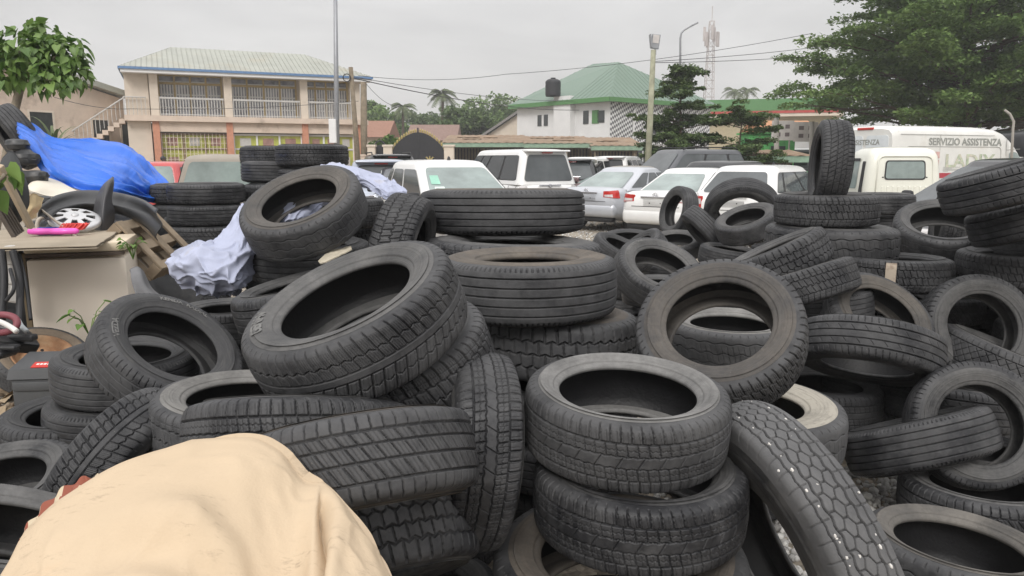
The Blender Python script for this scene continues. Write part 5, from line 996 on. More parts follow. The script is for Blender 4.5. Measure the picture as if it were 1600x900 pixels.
    mb = MB(); mb.box((0, yr + .13, .50), (W * .90, .30, .34), None, .11); mb.build('rear_bumper', body, root, True)
    mb = MB(); mb.box((0, yr + .16, .29), (W * .78, .2, .12), None, .03); mb.build('bumper_skirt', M_BLK, root, True)
    zt_r = trunk
    def lamp(s, nm, m, x0, z0_, z1_, yend, par, off=.006, taper=.0):
        xs_ = [x0, .60, .70, .78, .805, .845, .885, .92, .945, .96]; yy_ = [0, 0, 0, .0, .012, .032, .06, .12, .20, .30]
        pth = [(x0 * w, -h - off)] + [(a * w + off * .8, -h + b_ - off * .6) for a, b_ in zip(xs_[1:], yy_[1:]) if a > x0 + .02 and b_ <= yend]
        n = len(pth); rows = 7; V = []
        for k in range(2):
            for r_ in range(rows):
                for i, (a, b_) in enumerate(pth):
                    f = r_ / (rows - 1); lo = z0_ + taper * (1 - i / (n - 1)) * .5; hi = z1_ - taper * (1 - i / (n - 1)) * .5; z = lo + (hi - lo) * f
                    fac = float(np.interp((z - .32) / (zt_r - .32), [0, .45, .68, .88, .97], [.985, 1, .985, .95, .90])) if i else 1
                    V.append((s * (a * fac - k * .02), b_ + k * .03, z))
        F = gridfaces(rows, n); b2 = rows * n
        mb = MB(); mb.add(V, [tuple(q) for q in F] + [tuple(q[::-1] + b2) for q in F] + [(i, i + 1, b2 + i + 1, b2 + i) for i in range(n - 1)] + [((rows - 1) * n + i, (rows - 1) * n + i + 1, b2 + (rows - 1) * n + i + 1, b2 + (rows - 1) * n + i) for i in range(n - 1)] + [(r_ * n, (r_ + 1) * n, b2 + (r_ + 1) * n, b2 + r_ * n) for r_ in range(rows - 1)])
        return mb.build(nm, m, par, True, auto=35)
    for s in (-1, 1):
        if rear == 'tall': lo = lamp(s, 'tail_lamp', lampcol, .70, lampz - .22, min(lampz + .22, trunk - .05), .13, root); lamp(s, 'reversing_lens', M_LAMPW, .71, lampz - .12, lampz - .02, .03, lo, .010)
        else: lo = lamp(s, 'tail_lamp', lampcol, .56, lampz - .085, lampz + .095, .22, root, taper=.05); lamp(s, 'reversing_lens', M_LAMPW, .60, lampz - .06, lampz + .005, .04, lo, .010, .02)
    mb = MB(); mb.tube([(-.62 * w, -h - .002, .70), (.62 * w, -h - .002, .70)], .006, 4); [mb.tube([(s * .9 * w * .99, gx[0] + .1, belt + .0), (s * .995 * w, -h + .45, .72)], .005, 4) for s in (-1, 1)]; [mb.tube([(s * (w * .998), yy, .36), (s * (w * 1.002), yy, .58), (s * (w * .992), yy, belt - .22), (s * (w * .945), yy + .02, belt - .06)], .006, 4) for s in (-1, 1) for yy in (gx[0] + .55, (gx[0] + gx[1]) / 2 + .12, gx[1] - .05)]; mb.build('panel_gaps', M_BLK, root)
    if plate:
        mb = MB(); mb.box((0, yr + .045, lampz - .09), (.56, .09, .20), None, .02); mb.build('plate_recess', body, root, True)
        mb = MB(); mb.box((0, yr - .006, lampz + .035), (.62, .05, .03), None, .008); mb.build('boot_trim', M_CHROME, root)
        mb = MB(); [mb.lathe([(0, 0), (.012, 0), (.012, .004), (0, .005)], 8, Matrix.Translation((s * .12, yr - .001, lampz - .09)) @ Matrix.Rotation(math.pi / 2, 4, 'X')) for s in (-1, 1)]; mb.build('plate_screws', M_BLK, root)
    if emblem:
        mb = MB(); ez = min(trunk - .06, lampz + .13)
        for rx_, rz_ in ((.062, .042), (.024, .040), (.045, .018)): mb.tube([(rx_ * math.cos(a), yr - .008 + (.02 if rear != 'tall' else 0), ez + rz_ * math.sin(a)) for a in np.linspace(0, 6.283, 20)], .006, 5)
        mb.build('emblem', M_CHROME, root, True)
    if spoiler: mb = MB(); mb.box((0, gx[0] + (rx[0] - gx[0]) + .0, H - .055), (W * .66, .34, .05), None, .02); mb.build('spoiler', body, root, True)
    if spoiler: mb = MB(); mb.box((0, rx[0] - .06, H - .10), (.30, .05, .03), None, .01); mb.build('brake_light', M_LAMPR, root)
    if rails:
        for s in (-1, 1): mb = MB(); mb.tube([(s * w1 * .92, rx[0] + .2, H - .02), (s * w1 * .92, rx[0] + .35, H + .05), (s * w1 * .92, rx[1] - .3, H + .05), (s * w1 * .92, rx[1] - .1, H - .02)], .022, 6); mb.build('roof_rail', M_BLK, root, True)
    if antenna: mb = MB(); mb.lathe([(0, .07), (.02, .05), (.035, 0)], 8, Matrix.Translation((0, rx[1] - .25, H - .01))); mb.build('antenna_base', M_BLK, root, True)
    for s in (-1, 1):
        if mirror: mb = MB(); mb.box((s * (w * .93 + .12), gx[1] - .28, belt + .10), (.20, .10, .15), None, .04); mb.box((s * w * .92, gx[1] - .26, belt + .04), (.1, .05, .05)); mb.build('wing_mirror', M_BLK if body in (P_WHITE, P_BLACK, P_GREY) else body, root, True)
        mb = MB(); mb.box((s * w * .84, h - .20, hood - .27), (.34, .30, .15), Matrix.Rotation(-s * .4, 4, 'Z'), .04); mb.build('headlamp', M_LAMPW, root, True)
        for yy in np.linspace(gx[0] + .75, gx[1] - .9, 2): mb = MB(); mb.box((s * w * .992, yy, belt - .14), (.03, .17, .03), None, .01); mb.build('door_handle', body, root)
    mb = MB(); mb.box((0, h - .06, hood - .34), (W * .52, .10, .16), None, .03); mb.build('grille', M_BLK, root, True)
    return root
def P(px, Y): return xy(px, Y), Y
# minivan, rear to the viewer
x, y = P(797, 21.6)
car('white minivan with a broad dark rear window standing tail on in the middle', x, y, 25, 4.85, 1.86, 1.90, 1.03, 1.02, 1.03, (-2.36, 1.75), (-2.2, .85), P_WHITE, G_MID, G_PALE, G_DARK, 'tall', 'minivan', splits=(0, .30, .62, .80, 1.), lampz=.95, lampcol=M_LAMPW, spoiler=True, band=True)
x, y = P(704, 12.5)
car('white compact car facing the viewer with mint stickers in its windscreen', x, y, 203, 3.9, 1.67, 1.635, .98, .98, .98, (-1.85, 1.22), (-1.55, .18), P_WHITE, G_MID, G_PALE, G_MID, 'tall', stickers=True, antenna=True, splits=(0, .16, .54, 1.))
x, y = P(992, 19.0)
car('silver saloon with red and white tail lamps, left of the two saloons in the row', x, y, -40, 4.3, 1.69, 1.46, .96, .92, 1.0, (-1.75, 1.3), (-.75, .25), P_SILVER, G_PALE, G_PALE, G_MID, 'sedan', lampz=.86)
x, y = P(1096, 16.9)
car('white saloon with a blank number plate recess, between the silver saloon and white hatchback', x, y, -38, 4.4, 1.70, 1.46, .95, .92, 1.0, (-1.75, 1.3), (-.8, .25), P_WHITE, G_PALE, G_PALE, G_MID, 'sedan', lampz=.86)
x, y = P(1205, 15.6)
car('white hatchback with a sloping dark rear window behind the hoop shaped tyre', x, y, -40, 3.9, 1.69, 1.53, 1.0, .95, 1.0, (-1.88, 1.3), (-1.42, .3), P_WHITE, G_MID, G_PALE, G_MID, 'tall', lampz=.92, splits=(0, .14, .52, 1.), antenna=True, band=True)
x, y = P(975, 22.5)
car('maroon grey saloon facing left behind the silver saloon', x, y, 128, 4.5, 1.74, 1.44, .94, .92, .98, (-1.8, 1.35), (-.8, .2), P_MAROON, G_PALE, G_PALE, G_PALE, 'sedan', roofmat=P_DUST)
x, y = P(901, 25.0)
car('black estate car showing a red tail lamp right of the white minivan', x, y, -10, 4.5, 1.82, 1.66, 1.02, 1.0, 1.02, (-2.1, 1.3), (-1.75, .4), P_BLACK, G_MID, G_DARK, G_DARK, 'tall', lampz=1.08, spoiler=True)
x, y = P(932, 31.0)
car('white estate car in the back row, left of two under the shed roof', x, y, -30, 4.6, 1.85, 1.72, 1.0, 1.0, 1.0, (-2.1, 1.4), (-1.7, .5), P_WHITE, G_DARK, G_MID, G_DARK, 'tall', lampz=1.0)
x, y = P(972, 32.0)
car('white spoilered estate car in the back row, right of two under the shed roof', x, y, -25, 4.6, 1.85, 1.76, 1.0, 1.0, 1.0, (-2.1, 1.4), (-1.8, .5), P_WHITE, G_DARK, G_MID, G_DARK, 'tall', lampz=1.0, spoiler=True)
x, y = P(1062, 24.5)
car('big dark grey off-road car with roof rails behind the white saloon', x, y, 118, 4.8, 1.9, 1.95, 1.15, 1.12, 1.15, (-2.3, 1.35), (-2.0, .55), P_GREY, G_MID, G_MID, G_MID, 'tall', rails=True, splits=(0, .25, .62, 1.), band=True)
x, y = P(1150, 21.0)
car('dark car of which only the glossy roof shows above the white hatchback', x, y, -52, 4.5, 1.8, 1.60, 1.0, .95, 1.0, (-1.9, 1.4), (-1.4, .4), P_BLACK, G_DARK, G_MID, G_DARK, 'tall')
x, y = P(1622, 10.4)
car('dark grey car facing left at the right edge behind the sloping tyres', x, y, 97, 4.5, 1.78, 1.66, 1.02, .98, 1.02, (-1.9, 1.55), (-1.3, .7), P_BLACK, G_DARK, G_MID, G_PALE, 'tall', splits=(0, .3, .62, 1.))
x, y = P(378, 15.6)
car('dusty beige boxy old car with a greenish rear window behind the straight tyre stack', x, y, 9, 4.2, 1.72, 1.73, 1.05, 1.05, 1.05, (-2.05, 1.2), (-1.98, .6), P_DUST, G_PALE, G_MID, G_PALE, 'tall', lampz=.9, splits=(0, .3, .6, 1.))
x, y = P(293, 22.0)
car('small red car half hidden behind the dusty beige boxy car', x, y, -6, 3.6, 1.6, 1.58, .98, .95, .98, (-1.7, 1.1), (-1.5, .4), P_RED, G_PALE, G_PALE, G_MID, 'tall', lampz=1.0)
x, y = P(604, 26.5)
car('black off-road car with a rear spoiler in front of the gate pillars', x, y, 16, 4.7, 1.9, 1.80, 1.08, 1.05, 1.08, (-2.25, 1.4), (-1.9, .5), P_BLACK, G_MID, G_DARK, G_DARK, 'tall', spoiler=True, rails=True)
x, y = P(592, 19.0)
car('pale blue silver estate car behind the cloth draped tyres', x, y, 12, 4.3, 1.74, 1.64, 1.02, 1.0, 1.02, (-2.05, 1.2), (-1.85, .5), P_BLUES, G_MID, G_MID, G_MID, 'tall', spoiler=True)
x, y = P(640, 17.2)
car('dark grey saloon mostly hidden behind the white compact car', x, y, 195, 4.4, 1.72, 1.47, .94, .92, 1.0, (-1.75, 1.3), (-.8, .25), P_GREY, G_MID, G_MID, G_MID, 'sedan')
# ---- cream pickup cab, tail to the viewer
def side_poly(mb, pts, x0, x1): # prism from a (y,z) outline
    n = len(pts); mb.add([(x0, *p) for p in pts] + [(x1, *p) for p in pts], [tuple(range(n)), tuple(range(n, 2 * n))[::-1]] + [(i, (i + 1) % n, n + (i + 1) % n, n + i) for i in range(n)])
x, y = P(1412, 15.0)
kp = empty('pickup_truck', (x, y, 0), R_(-3), 'small cream pickup truck showing the back of its cab below the white van', 'pickup', 'cars parked in the yard')
def kring(z, y0, y1, w_, r=.16): return [(p[0], p[1], z) for p in rrect([(-w_, y0), (w_, y0), (w_, y1), (-w_, y1)], r, 6)]
mb = MB(); mb.add(*loftmesh([kring(.45, 0, 1.55, .72), kring(1.05, 0, 1.55, .735), kring(1.45, .02, 1.32, .70), kring(1.70, .05, 1.12, .665), kring(1.80, .09, 1.03, .62), kring(1.855, .17, .95, .54), kring(1.88, .30, .82, .40)])); mb.build('cab', P_CREAM, kp, True, auto=50)
def kq(nm, m, poly, mapf, r=.05):
    pts = rrect(poly, r, 5); mb = MB(); n = len(pts); c = (sum(p[0] for p in pts) / n, sum(p[1] for p in pts) / n); mb.add([mapf(*p) for p in pts] + [mapf(*c)], [(i, (i + 1) % n, n) for i in range(n)]); return mb.build(nm, m, kp)
back = lambda a, z: (a, np.interp(z, [.45, 1.05, 1.45, 1.70], [0, 0, .02, .05]) - .012, z)
kq('rear_window_seal', M_BLK, [(-.40, 1.24), (.40, 1.24), (.38, 1.62), (-.38, 1.62)], back, .07)
kq('rear_window', G_PALE, [(-.375, 1.265), (.375, 1.265), (.355, 1.595), (-.355, 1.595)], lambda a, z: (a, back(a, z)[1] - .004, z), .06)
mb = MB(); [mb.box((-.42 + i * .105, .0, .98), (.045, .03, .28), None, .012) for i in range(9)]; mb.build('pressed_ribs', P_CREAM, kp)
mb = MB(); mb.tube([back(p[0], p[1]) for p in rrect([(-.56, .80), (.56, .80), (.52, 1.70), (-.52, 1.70)], .14, 6)] + [back(-.56, .9)], .014, 6); mb.build('pressed_frame', P_CREAM, kp, True)
for s in (-1, 1):
    sx = lambda a, z: (s * (np.interp(z, [1.05, 1.45, 1.70], [.735, .70, .665]) + .008), a, z)
    kq('side_window', G_PALE, [(.50, 1.05), (1.42, 1.05), (1.10, 1.62), (.50, 1.62)], sx, .05); kq('quarter_vent', M_BLK, [(.19, .98), (.36, .98), (.36, 1.60), (.21, 1.60)], sx, .03)
    kq('visor', M_BLK, [(.48, 1.60), (1.16, 1.60), (1.12, 1.66), (.48, 1.66)], lambda a, z: (sx(a, z)[0] + s * .01, a, z), .01)
    mb = MB(); side_poly(mb, [(-1.95, .66), (-.03, .66), (-.03, .96), (-1.95, .96)], s * .72 - .015, s * .72 + .015); mb.build('bed_side', P_CREAM, kp)
    for yy in (1.05, -1.35): mb = MB(); mb.lathe([(.14, -.08), (.25, -.08), (.27, 0), (.25, .08), (.14, .08), (0, .05)], 24, Matrix.Translation((s * .62, yy, .27)) @ Matrix.Rotation(s * math.pi / 2, 4, 'Y')); mb.build('wheel', M_TYREC, kp, True)
mb = MB(); mb.box((0, -1.0, .66), (1.42, 1.9, .06)); mb.box((0, -1.0, .5), (.8, 2.0, .2)); mb.build('bed_floor', P_DUST, kp); mb = MB(); mb.box((0, -1.96, .81), (1.4, .03, .30), None, .01); mb.build('tailgate', P_CREAM, kp)
mb = MB(); [mb.tube([(s * .42, .02, 1.28), (s * .42, .02, 1.3)], .02, 6) for s in (-1, 1)]; mb.lathe([(0, .22), (.10, .20), (.13, .1), (.14, 0)], 12, Matrix.Translation((.05, .25, 1.18))); mb.build('head_rest', M_BLK, kp, True)
# ---- long white van
x, y = P(1345, 21.5)
VH = R_(-68); van = empty('panel_van', (x, y, 0), VH, 'long white panel van with faded Italian service lettering on its side', 'van', 'cars parked in the yard')   # origin at the rear axle end, front +Y
VW = 1.0
def vsec(yy, zt, w_, z0=.42):
    half = [(w_ * .86, z0), (w_ * .985, z0 + .08), (w_, z0 + .45), (w_, 1.25), (w_ * .985, 1.7), (w_ * .955, zt - .30), (w_ * .925, zt - .16), (w_ * .82, zt - .05), (w_ * .6, zt - .012)]
    half = [(a, min(z, zt)) for a, z in half]
    return [(a, yy, z) for a, z in half] + [(0, yy, zt)] + [(-a, yy, z) for a, z in half[::-1]] + [(0, yy, z0)]
st = [(0, 2.46, .965), (.05, 2.52, .99), (.2, 2.55, VW), (1.5, 2.56, VW), (3.4, 2.55, VW), (4.0, 2.51, VW), (4.4, 2.40, VW), (4.75, 2.2, .995), (5.05, 1.93, .985), (5.3, 1.66, .97), (5.5, 1.42, .955), (5.8, 1.26, .93), (6.0, 1.1, .86), (6.05, .9, .78)]
q = np.linspace(0, 6.05, 60); zz = np.interp(q, [s[0] for s in st], [s[1] for s in st]); ww = np.interp(q, [s[0] for s in st], [s[2] for s in st])
mb = MB(); mb.add(*loftmesh([vsec(a, b_, c) for a, b_, c in zip(q, zz, ww)])); mb.build('body', P_VAN, van, True, auto=50)
def vx(z): return float(np.interp(z, [1.25, 1.7, 2.25], [VW, VW * .985, VW * .955]))
for s in (-1, 1):
    fx = lambda a, z: (s * (vx(z) + .008), a, z)
    def vq(nm, m, poly, r, d=.0, seg=5):
        pts = rrect(poly, r, seg); mb = MB(); n = len(pts); c = (sum(p[0] for p in pts) / n, sum(p[1] for p in pts) / n); mp_ = lambda a, z: (s * (vx(z) * float(np.interp(a, [4.4, 4.75, 5.05, 5.3], [1, .995, .985, .97])) + .008 + d), a, z)
        mb.add([mp_(*p) for p in pts] + [mp_(*c)], [(i, (i + 1) % n, n) for i in range(n)]); return mb.build(nm, m, van)
    vq('side_window', G_PALE, [(4.55, 1.22), (5.36, 1.22), (5.05, 1.68), (4.85, 1.84), (4.55, 1.84)], .08)
    mb = MB(); [mb.tube([fx(*p) for p in pp], .007, 4) for pp in ([(1.75, .5), (1.75, 2.32)], [(4.42, .6), (4.42, 2.2)], [(4.42, 1.9), (5.0, 1.93)], [(.25, 2.30), (3.9, 2.30)], rrect([(.45, 1.98), (4.2, 1.98), (4.2, 1.0), (.45, 1.0)], .15) )]; mb.build('panel_seams', mat('seam_grey', (.30, .30, .28), .7), van)
    M_TXT = M_GREYT if 'M_GREYT' in globals() else mat('faded_grey_lettering', (.30, .31, .29), .7, .2, var=.2); M_GREYT = M_TXT
    M_GRN = globals().get('M_GRN') or mat('faded_green_lettering', (.42, .50, .36), .7, .2, var=.35, scale=6, dirt=(.66, .58, .52), dscale=9, dthr=.42)
    M_PNK = globals().get('M_PNK') or mat('faded_pink_patch', (.58, .38, .35), .7, .2, var=.2, scale=5, dirt=(.66, .6, .54), dscale=7, dthr=.5)
    M_REDS = globals().get('M_REDS') or mat('red_side_stripe', (.42, .06, .08), .6, .3, var=.15)
    def vtext(txt, size, yc, zc, m, nm, wid, bold=0):
        me = textmesh(txt, size, 0, 'CENTER', bold); co = np.empty(len(me.vertices) * 3, np.float32); me.vertices.foreach_get('co', co); co = co.reshape(-1, 3); sc = wid / (co[:, 0].max() - co[:, 0].min())
        a = co[:, 0] * sc * s; z = co[:, 1] - size * .35
        V = np.array([(s * (vx(zc + q_) + .010), yc + p_, zc + q_) for p_, q_ in zip(a, z)], np.float32); me.vertices.foreach_set('co', V.ravel()); me.update(); mobj(nm, me, m, van, False)
    if s > 0:
        vtext('SERVIZIO ASSISTENZA', .27, 2.75, 2.12, M_TXT, 'side_lettering', 2.9, .008)
        vtext('LADIX', .50, 2.95, 1.60, M_GRN, 'side_lettering', 2.0, .012)
        vq('faded_patch', M_PNK, [(1.30, 1.84), (1.74, 1.84), (1.74, 1.66), (1.30, 1.66)], .02); vq('faded_patch', M_PNK, [(1.62, 1.62), (1.73, 1.62), (1.73, 1.36), (1.62, 1.36)], .02)
        vq('side_stripe', M_REDS, [(.6, 1.12), (2.85, 1.12), (2.85, 1.26), (.6, 1.26)], .01)
        for i in range(5): vq('side_lettering', M_TXT, [(1.9 + .0 * i, 1.30 + i * .028), (2.1 + .16 * ((i * 7) % 5), 1.30 + i * .028), (2.1 + .16 * ((i * 7) % 5), 1.309 + i * .028), (1.9, 1.309 + i * .028)], .001)
    for yy in (.95, 4.95):
        mb = MB(); mb.lathe([(.2, -.11), (.32, -.11), (.345, 0), (.32, .11), (.2, .11), (0, .06)], 26, Matrix.Translation((s * (VW - .12), yy, .345)) @ Matrix.Rotation(s * math.pi / 2, 4, 'Y')); mb.build('wheel', M_TYREC, van, True)
        mb = MB(); mb.lathe([(0, 0), (.42, 0), (.42, .012), (0, .013)], 28, Matrix.Translation((s * (VW * .997), yy, .42)) @ Matrix.Rotation(s * math.pi / 2, 4, 'Y')); mb.build('wheel_arch', M_BLK, van)
    mb = MB(); mb.box((s * .92, .0, 1.25), (.10, .08, .75), None, .03); mb.build('tail_lamp', M_LAMPR, van, True)
    mb = MB(); mb.box((s * 1.13, 5.15, 1.35), (.2, .12, .32), None, .04); mb.build('wing_mirror', M_BLK, van, True)
for s in (-1, 1):
    mb = MB(); pts = rrect([(s * .06, .62), (s * .86, .62), (s * .80, 2.28), (s * .06, 2.28)], .10); n = len(pts); mb.add([(a, -.012, z) for a, z in pts] + [(a, .03, z) for a, z in pts], [tuple(range(n))] + [(i, (i + 1) % n, n + (i + 1) % n, n + i) for i in range(n)]); mb.build('rear_door', mat('rear_door_shaded_white', (.66, .70, .72), .4, .5, var=.06), van)  # bluer than the van white: shade of the rear face put into the colour
me = textmesh('ASSISTENZA', .2, 0, 'CENTER', .005); co = np.empty(len(me.vertices) * 3, np.float32); me.vertices.foreach_get('co', co); co = co.reshape(-1, 3); V = np.stack([co[:, 0] * .95, np.full(len(co), -.016), co[:, 1] + 2.03], -1).astype(np.float32); me.vertices.foreach_set('co', V.ravel()); me.update(); mobj('door_lettering', me, M_GREYT, van, False)
me = textmesh('LADIX', .42, 0, 'CENTER', .015); co = np.empty(len(me.vertices) * 3, np.float32); me.vertices.foreach_get('co', co); co = co.reshape(-1, 3); V = np.stack([co[:, 0] * .95, np.full(len(co), -.016), co[:, 1] + 1.42], -1).astype(np.float32); me.vertices.foreach_set('co', V.ravel()); me.update(); mobj('door_lettering', me, M_GRN, van, False)
mb = MB(); mb.box((0, .0, 2.47), (.55, .06, .07), None, .02); mb.build('brake_light', M_LAMPR, van); mb = MB(); mb.box((0, -.02, .5), (1.8, .16, .2), None, .05); mb.build('rear_bumper', M_BLK, van, True)
mb = MB(); side_poly(mb, [(5.52, 1.41), (4.82, 2.14), (4.80, 2.17), (4.9, 2.09)], -.8, .8); mb.build('windscreen', G_DARK, van)
# ---- dark lorry at the right edge, far white minibus
x, y = P(1725, 27); lo = empty('lorry', (x, y, 0), R_(-80), 'dark tanker lorry behind the front of the white van at the right edge', 'lorry')
mb = MB(); mb.lathe([(0, -3), (.75, -2.95), (.95, -2.7), (.95, 2.7), (.75, 2.95), (0, 3)], 24, Matrix.Translation((0, .8, 1.75)) @ Matrix.Rotation(math.pi / 2, 4, 'X')); [mb.lathe([(.95, -.05), (.99, -.05), (.99, .05), (.95, .05)], 24, Matrix.Translation((0, .8 + k * 1.3, 1.75)) @ Matrix.Rotation(math.pi / 2, 4, 'X')) for k in (-2, -1, 0, 1, 2)]; mb.build('tank', P_BLACK, lo, True)
mb = MB(); [mb.tube([(s * .5, -2.0, 2.75), (s * .5, 3.6, 2.75)], .04, 6) for s in (-1, 1)]; [mb.tube([(s * .5, yy, 2.6), (s * .5, yy, 2.75)], .03, 6) for s in (-1, 1) for yy in (-2, 0, 2, 3.5)]; mb.box((0, 2.9, 2.72), (1.4, .1, .14)); mb.build('catwalk_rail', M_RUST, lo)
mb = MB(); mb.box((0, .5, .72), (1.6, 7.5, .3)); mb.build('chassis', M_BLK, lo); mb = MB(); mb.box((0, -3.4, 1.6), (2.2, 1.5, 2.0), None, .2); mb.build('cab', P_BLACK, lo, True)
for s in (-1, 1):
    for yy in (-3.3, 1.6, 2.8): mb = MB(); mb.lathe([(.2, -.14), (.46, -.14), (.5, 0), (.46, .14), (.2, .14), (0, .08)], 24, Matrix.Translation((s * .9, yy, .5)) @ Matrix.Rotation(s * math.pi / 2, 4, 'Y')); mb.build('wheel', M_TYREC, lo, True)
x, y = P(1240, 46)
car('white roofed dark minibus beyond the market stalls, between the pale posts', x, y, 60, 4.4, 1.75, 2.25, 1.15, 1.1, 1.15, (-2.1, 1.9), (-2.0, 1.5), P_GREY, G_DARK, G_DARK, G_DARK, 'tall', 'minibus', roofmat=P_WHITE, group='vehicles along the road')
# small market goods below the stall
x, y = P(1235, 28.5); o = empty('stall_counter', (x, y, 0), 0, 'cluttered stall counter with green crates left of the upright top tyre', 'stall')
mb = MB(); mb.box((0, 0, .85), (1.9, .7, .08)); [mb.box((a, b_, .42), (.08, .08, .85)) for a in (-.85, .85) for b_ in (-.3, .3)]; mb.build('counter', M_WOOD, o)
r = random.Random(4)
for i in range(3): c_ = tag(MB().box((x - .6 + i * .55, y - .05, 1.04), (.45, .4, .28), None, .02).build('crate', [M_KIOSK, M_WHITEW, M_KIOSK][i]), ['green crate at the left on the cluttered stall counter', 'white crate in the middle of the cluttered stall counter', 'green crate at the right on the cluttered stall counter'][i], 'crate', 'crates on the stall')
# ================================================================== cloths, junk and the yard's left corner
def upsample(ctrl, nu, nv):
    C = np.array(ctrl, float)
    def along(A, n):
        m = A.shape[0]; P_ = np.concatenate([2 * A[:1] - A[1:2], A, 2 * A[-1:] - A[-2:-1]]); q = np.linspace(0, m - 1, n); i = np.minimum(q.astype(int), m - 2); f = (q - i).reshape(-1, *([1] * (A.ndim - 1)))
        p0, p1, p2, p3 = P_[i], P_[i + 1], P_[i + 2], P_[i + 3]
        return .5 * (2 * p1 + (p2 - p0) * f + (2 * p0 - 5 * p1 + 4 * p2 - p3) * f ** 2 + (3 * p1 - p0 - 3 * p2 + p3) * f ** 3)
    C = along(C, nu); return np.swapaxes(along(np.swapaxes(C, 0, 1), nv), 0, 1)
def px3(ctrl): return [[tuple(dep(a, b_, d)) for a, b_, d in row] for row in ctrl]
def patch(name, ctrl, mt_, parent=None, nu=60, nv=60, disp=None, thick=.004, world=False):
    G = upsample(ctrl if world else px3(ctrl), nu, nv)
    du = np.gradient(G, axis=0); dv = np.gradient(G, axis=1); n = np.cross(du, dv); n /= np.maximum(np.linalg.norm(n, axis=2, keepdims=True), 1e-9)
    U, V = np.meshgrid(np.linspace(0, 1, nu), np.linspace(0, 1, nv), indexing='ij')
    view = G - np.array([0, 0, CZ]); n = np.where((n * view).sum(-1, keepdims=True) > 0, -n, n)
    if disp is not None: G = G + n * disp(U, V)[..., None]
    F = gridfaces(nu, nv); B_ = G - n * thick; k = nu * nv
    rim = [i * nv for i in range(nu)] + [(nu - 1) * nv + j for j in range(1, nv)] + [i * nv + nv - 1 for i in range(nu - 2, -1, -1)] + [j for j in range(nv - 2, 0, -1)]
    SF = np.array([(rim[i], rim[(i + 1) % len(rim)], rim[(i + 1) % len(rim)] + k, rim[i] + k) for i in range(len(rim))])
    me = npmesh(name, np.concatenate([G.reshape(-1, 3), B_.reshape(-1, 3)]), np.concatenate([F, F[:, ::-1] + k, SF]))
    return mobj(name, me, mt_, parent, True)
def fbm(U, V, seed, s=4., oct=4):
    out = np.zeros_like(U)
    for o_ in range(oct):
        f = s * 2 ** o_; out += np.array([mnoise.noise((u * f + seed * 7.1, v * f + seed * 3.3, seed)) for u, v in zip(U.ravel(), V.ravel())]).reshape(U.shape) / 2 ** o_
    return out
# ---- blue tarpaulin over the scrap heap
M_TARP = mat('blue_tarpaulin', (.026, .145, .64), .36, .5, var=.08, scale=3, bump=.25, bscale=60)
tarp_ctrl = [
    [(26, 186, 6.9), (50, 196, 7.0), (78, 214, 7.1), (130, 219, 7.3), (190, 222, 7.4), (214, 236, 7.5), (240, 262, 7.5), (264, 290, 7.4)],
    [(26, 197, 6.5), (50, 208, 6.6), (78, 226, 6.7), (130, 236, 6.8), (186, 243, 7.0), (210, 255, 7.1), (236, 276, 7.2), (258, 297, 7.2)],
    [(26, 207, 6.2), (52, 224, 6.2), (80, 246, 6.3), (128, 258, 6.4), (178, 266, 6.5), (206, 276, 6.7), (232, 290, 6.9), (250, 303, 7.0)],
    [(28, 211, 6.0), (54, 238, 6.0), (82, 268, 6.0), (124, 282, 6.1), (172, 290, 6.2), (202, 296, 6.4), (226, 302, 6.7), (243, 308, 6.9)],
    [(30, 213, 6.0), (56, 247, 6.0), (86, 283, 6.0), (122, 297, 6.0), (168, 304, 6.1), (200, 309, 6.3), (224, 314, 6.6), (240, 318, 6.8)]]
def tfold(U, V):
    F_ = .022 * np.sin(2 * np.pi * (U * 3.1 - V * .8) + 1.2) * sstep(V * 2.5) * sstep((1.1 - V) * 3) + .018 * np.sin(2 * np.pi * (U * 7 - V * 1.5)) * sstep(V * 3) * (.4 + .6 * V)
    r_ = fbm(U * 2.2 - V * 1.1, V * .55 + U * .2, 3, 1.7, 3); r2_ = fbm(U * 4 - V * 2.2, V * .8, 9, 1.9, 2)
    return F_ + .028 * (1 - np.minimum(1, np.abs(r_) * 2.4)) ** 2 * (.25 + .75 * sstep(V * 4)) + .014 * (1 - np.minimum(1, np.abs(r2_) * 2.6)) ** 2 + .012 * fbm(U * .7, V * 2.2, 3, 3., 4)
tag(patch('tarpaulin', tarp_ctrl, M_TARP, None, 110, 170, tfold, .004), 'crumpled bright blue tarpaulin draped over the scrap heap', 'tarpaulin')
# ---- pale cloths
M_CLOTH = mat('lavender_white_cloth', (.42, .45, .575), .85, .2, var=.05, scale=4, dirt=(.42, .38, .33), dscale=5, dthr=.60, bump=.15, bscale=160)
cl = empty('cloth_sheet', dep(320, 420, 3.85), 0, 'long pale lavender cloth bundled over the tyres and pulled through the tilted tyre', 'cloth')
def cpart(name, *a, **k): o = patch(name, *a, **k); o.parent = cl; o.matrix_parent_inverse = Matrix.Translation(cl.location).inverted(); return o
def crumple(seed, amp, s):
    def f(U, V):
        w1 = fbm(U, V, seed + 2, 1.6, 2); a = fbm(U + .10 * w1, V * 1.3 - .12 * w1, seed, s, 2); b_ = fbm(U * 1.1 - .08 * w1, V + .10 * w1, seed + 5, s * 2.1, 2)
        r1 = 1 - np.minimum(1, np.abs(a) * 3.2); r2 = 1 - np.minimum(1, np.abs(b_) * 3.0)
        return amp * (.55 * r1 ** 2 + .30 * r2 ** 2 - .4 + .5 * a)
    return f
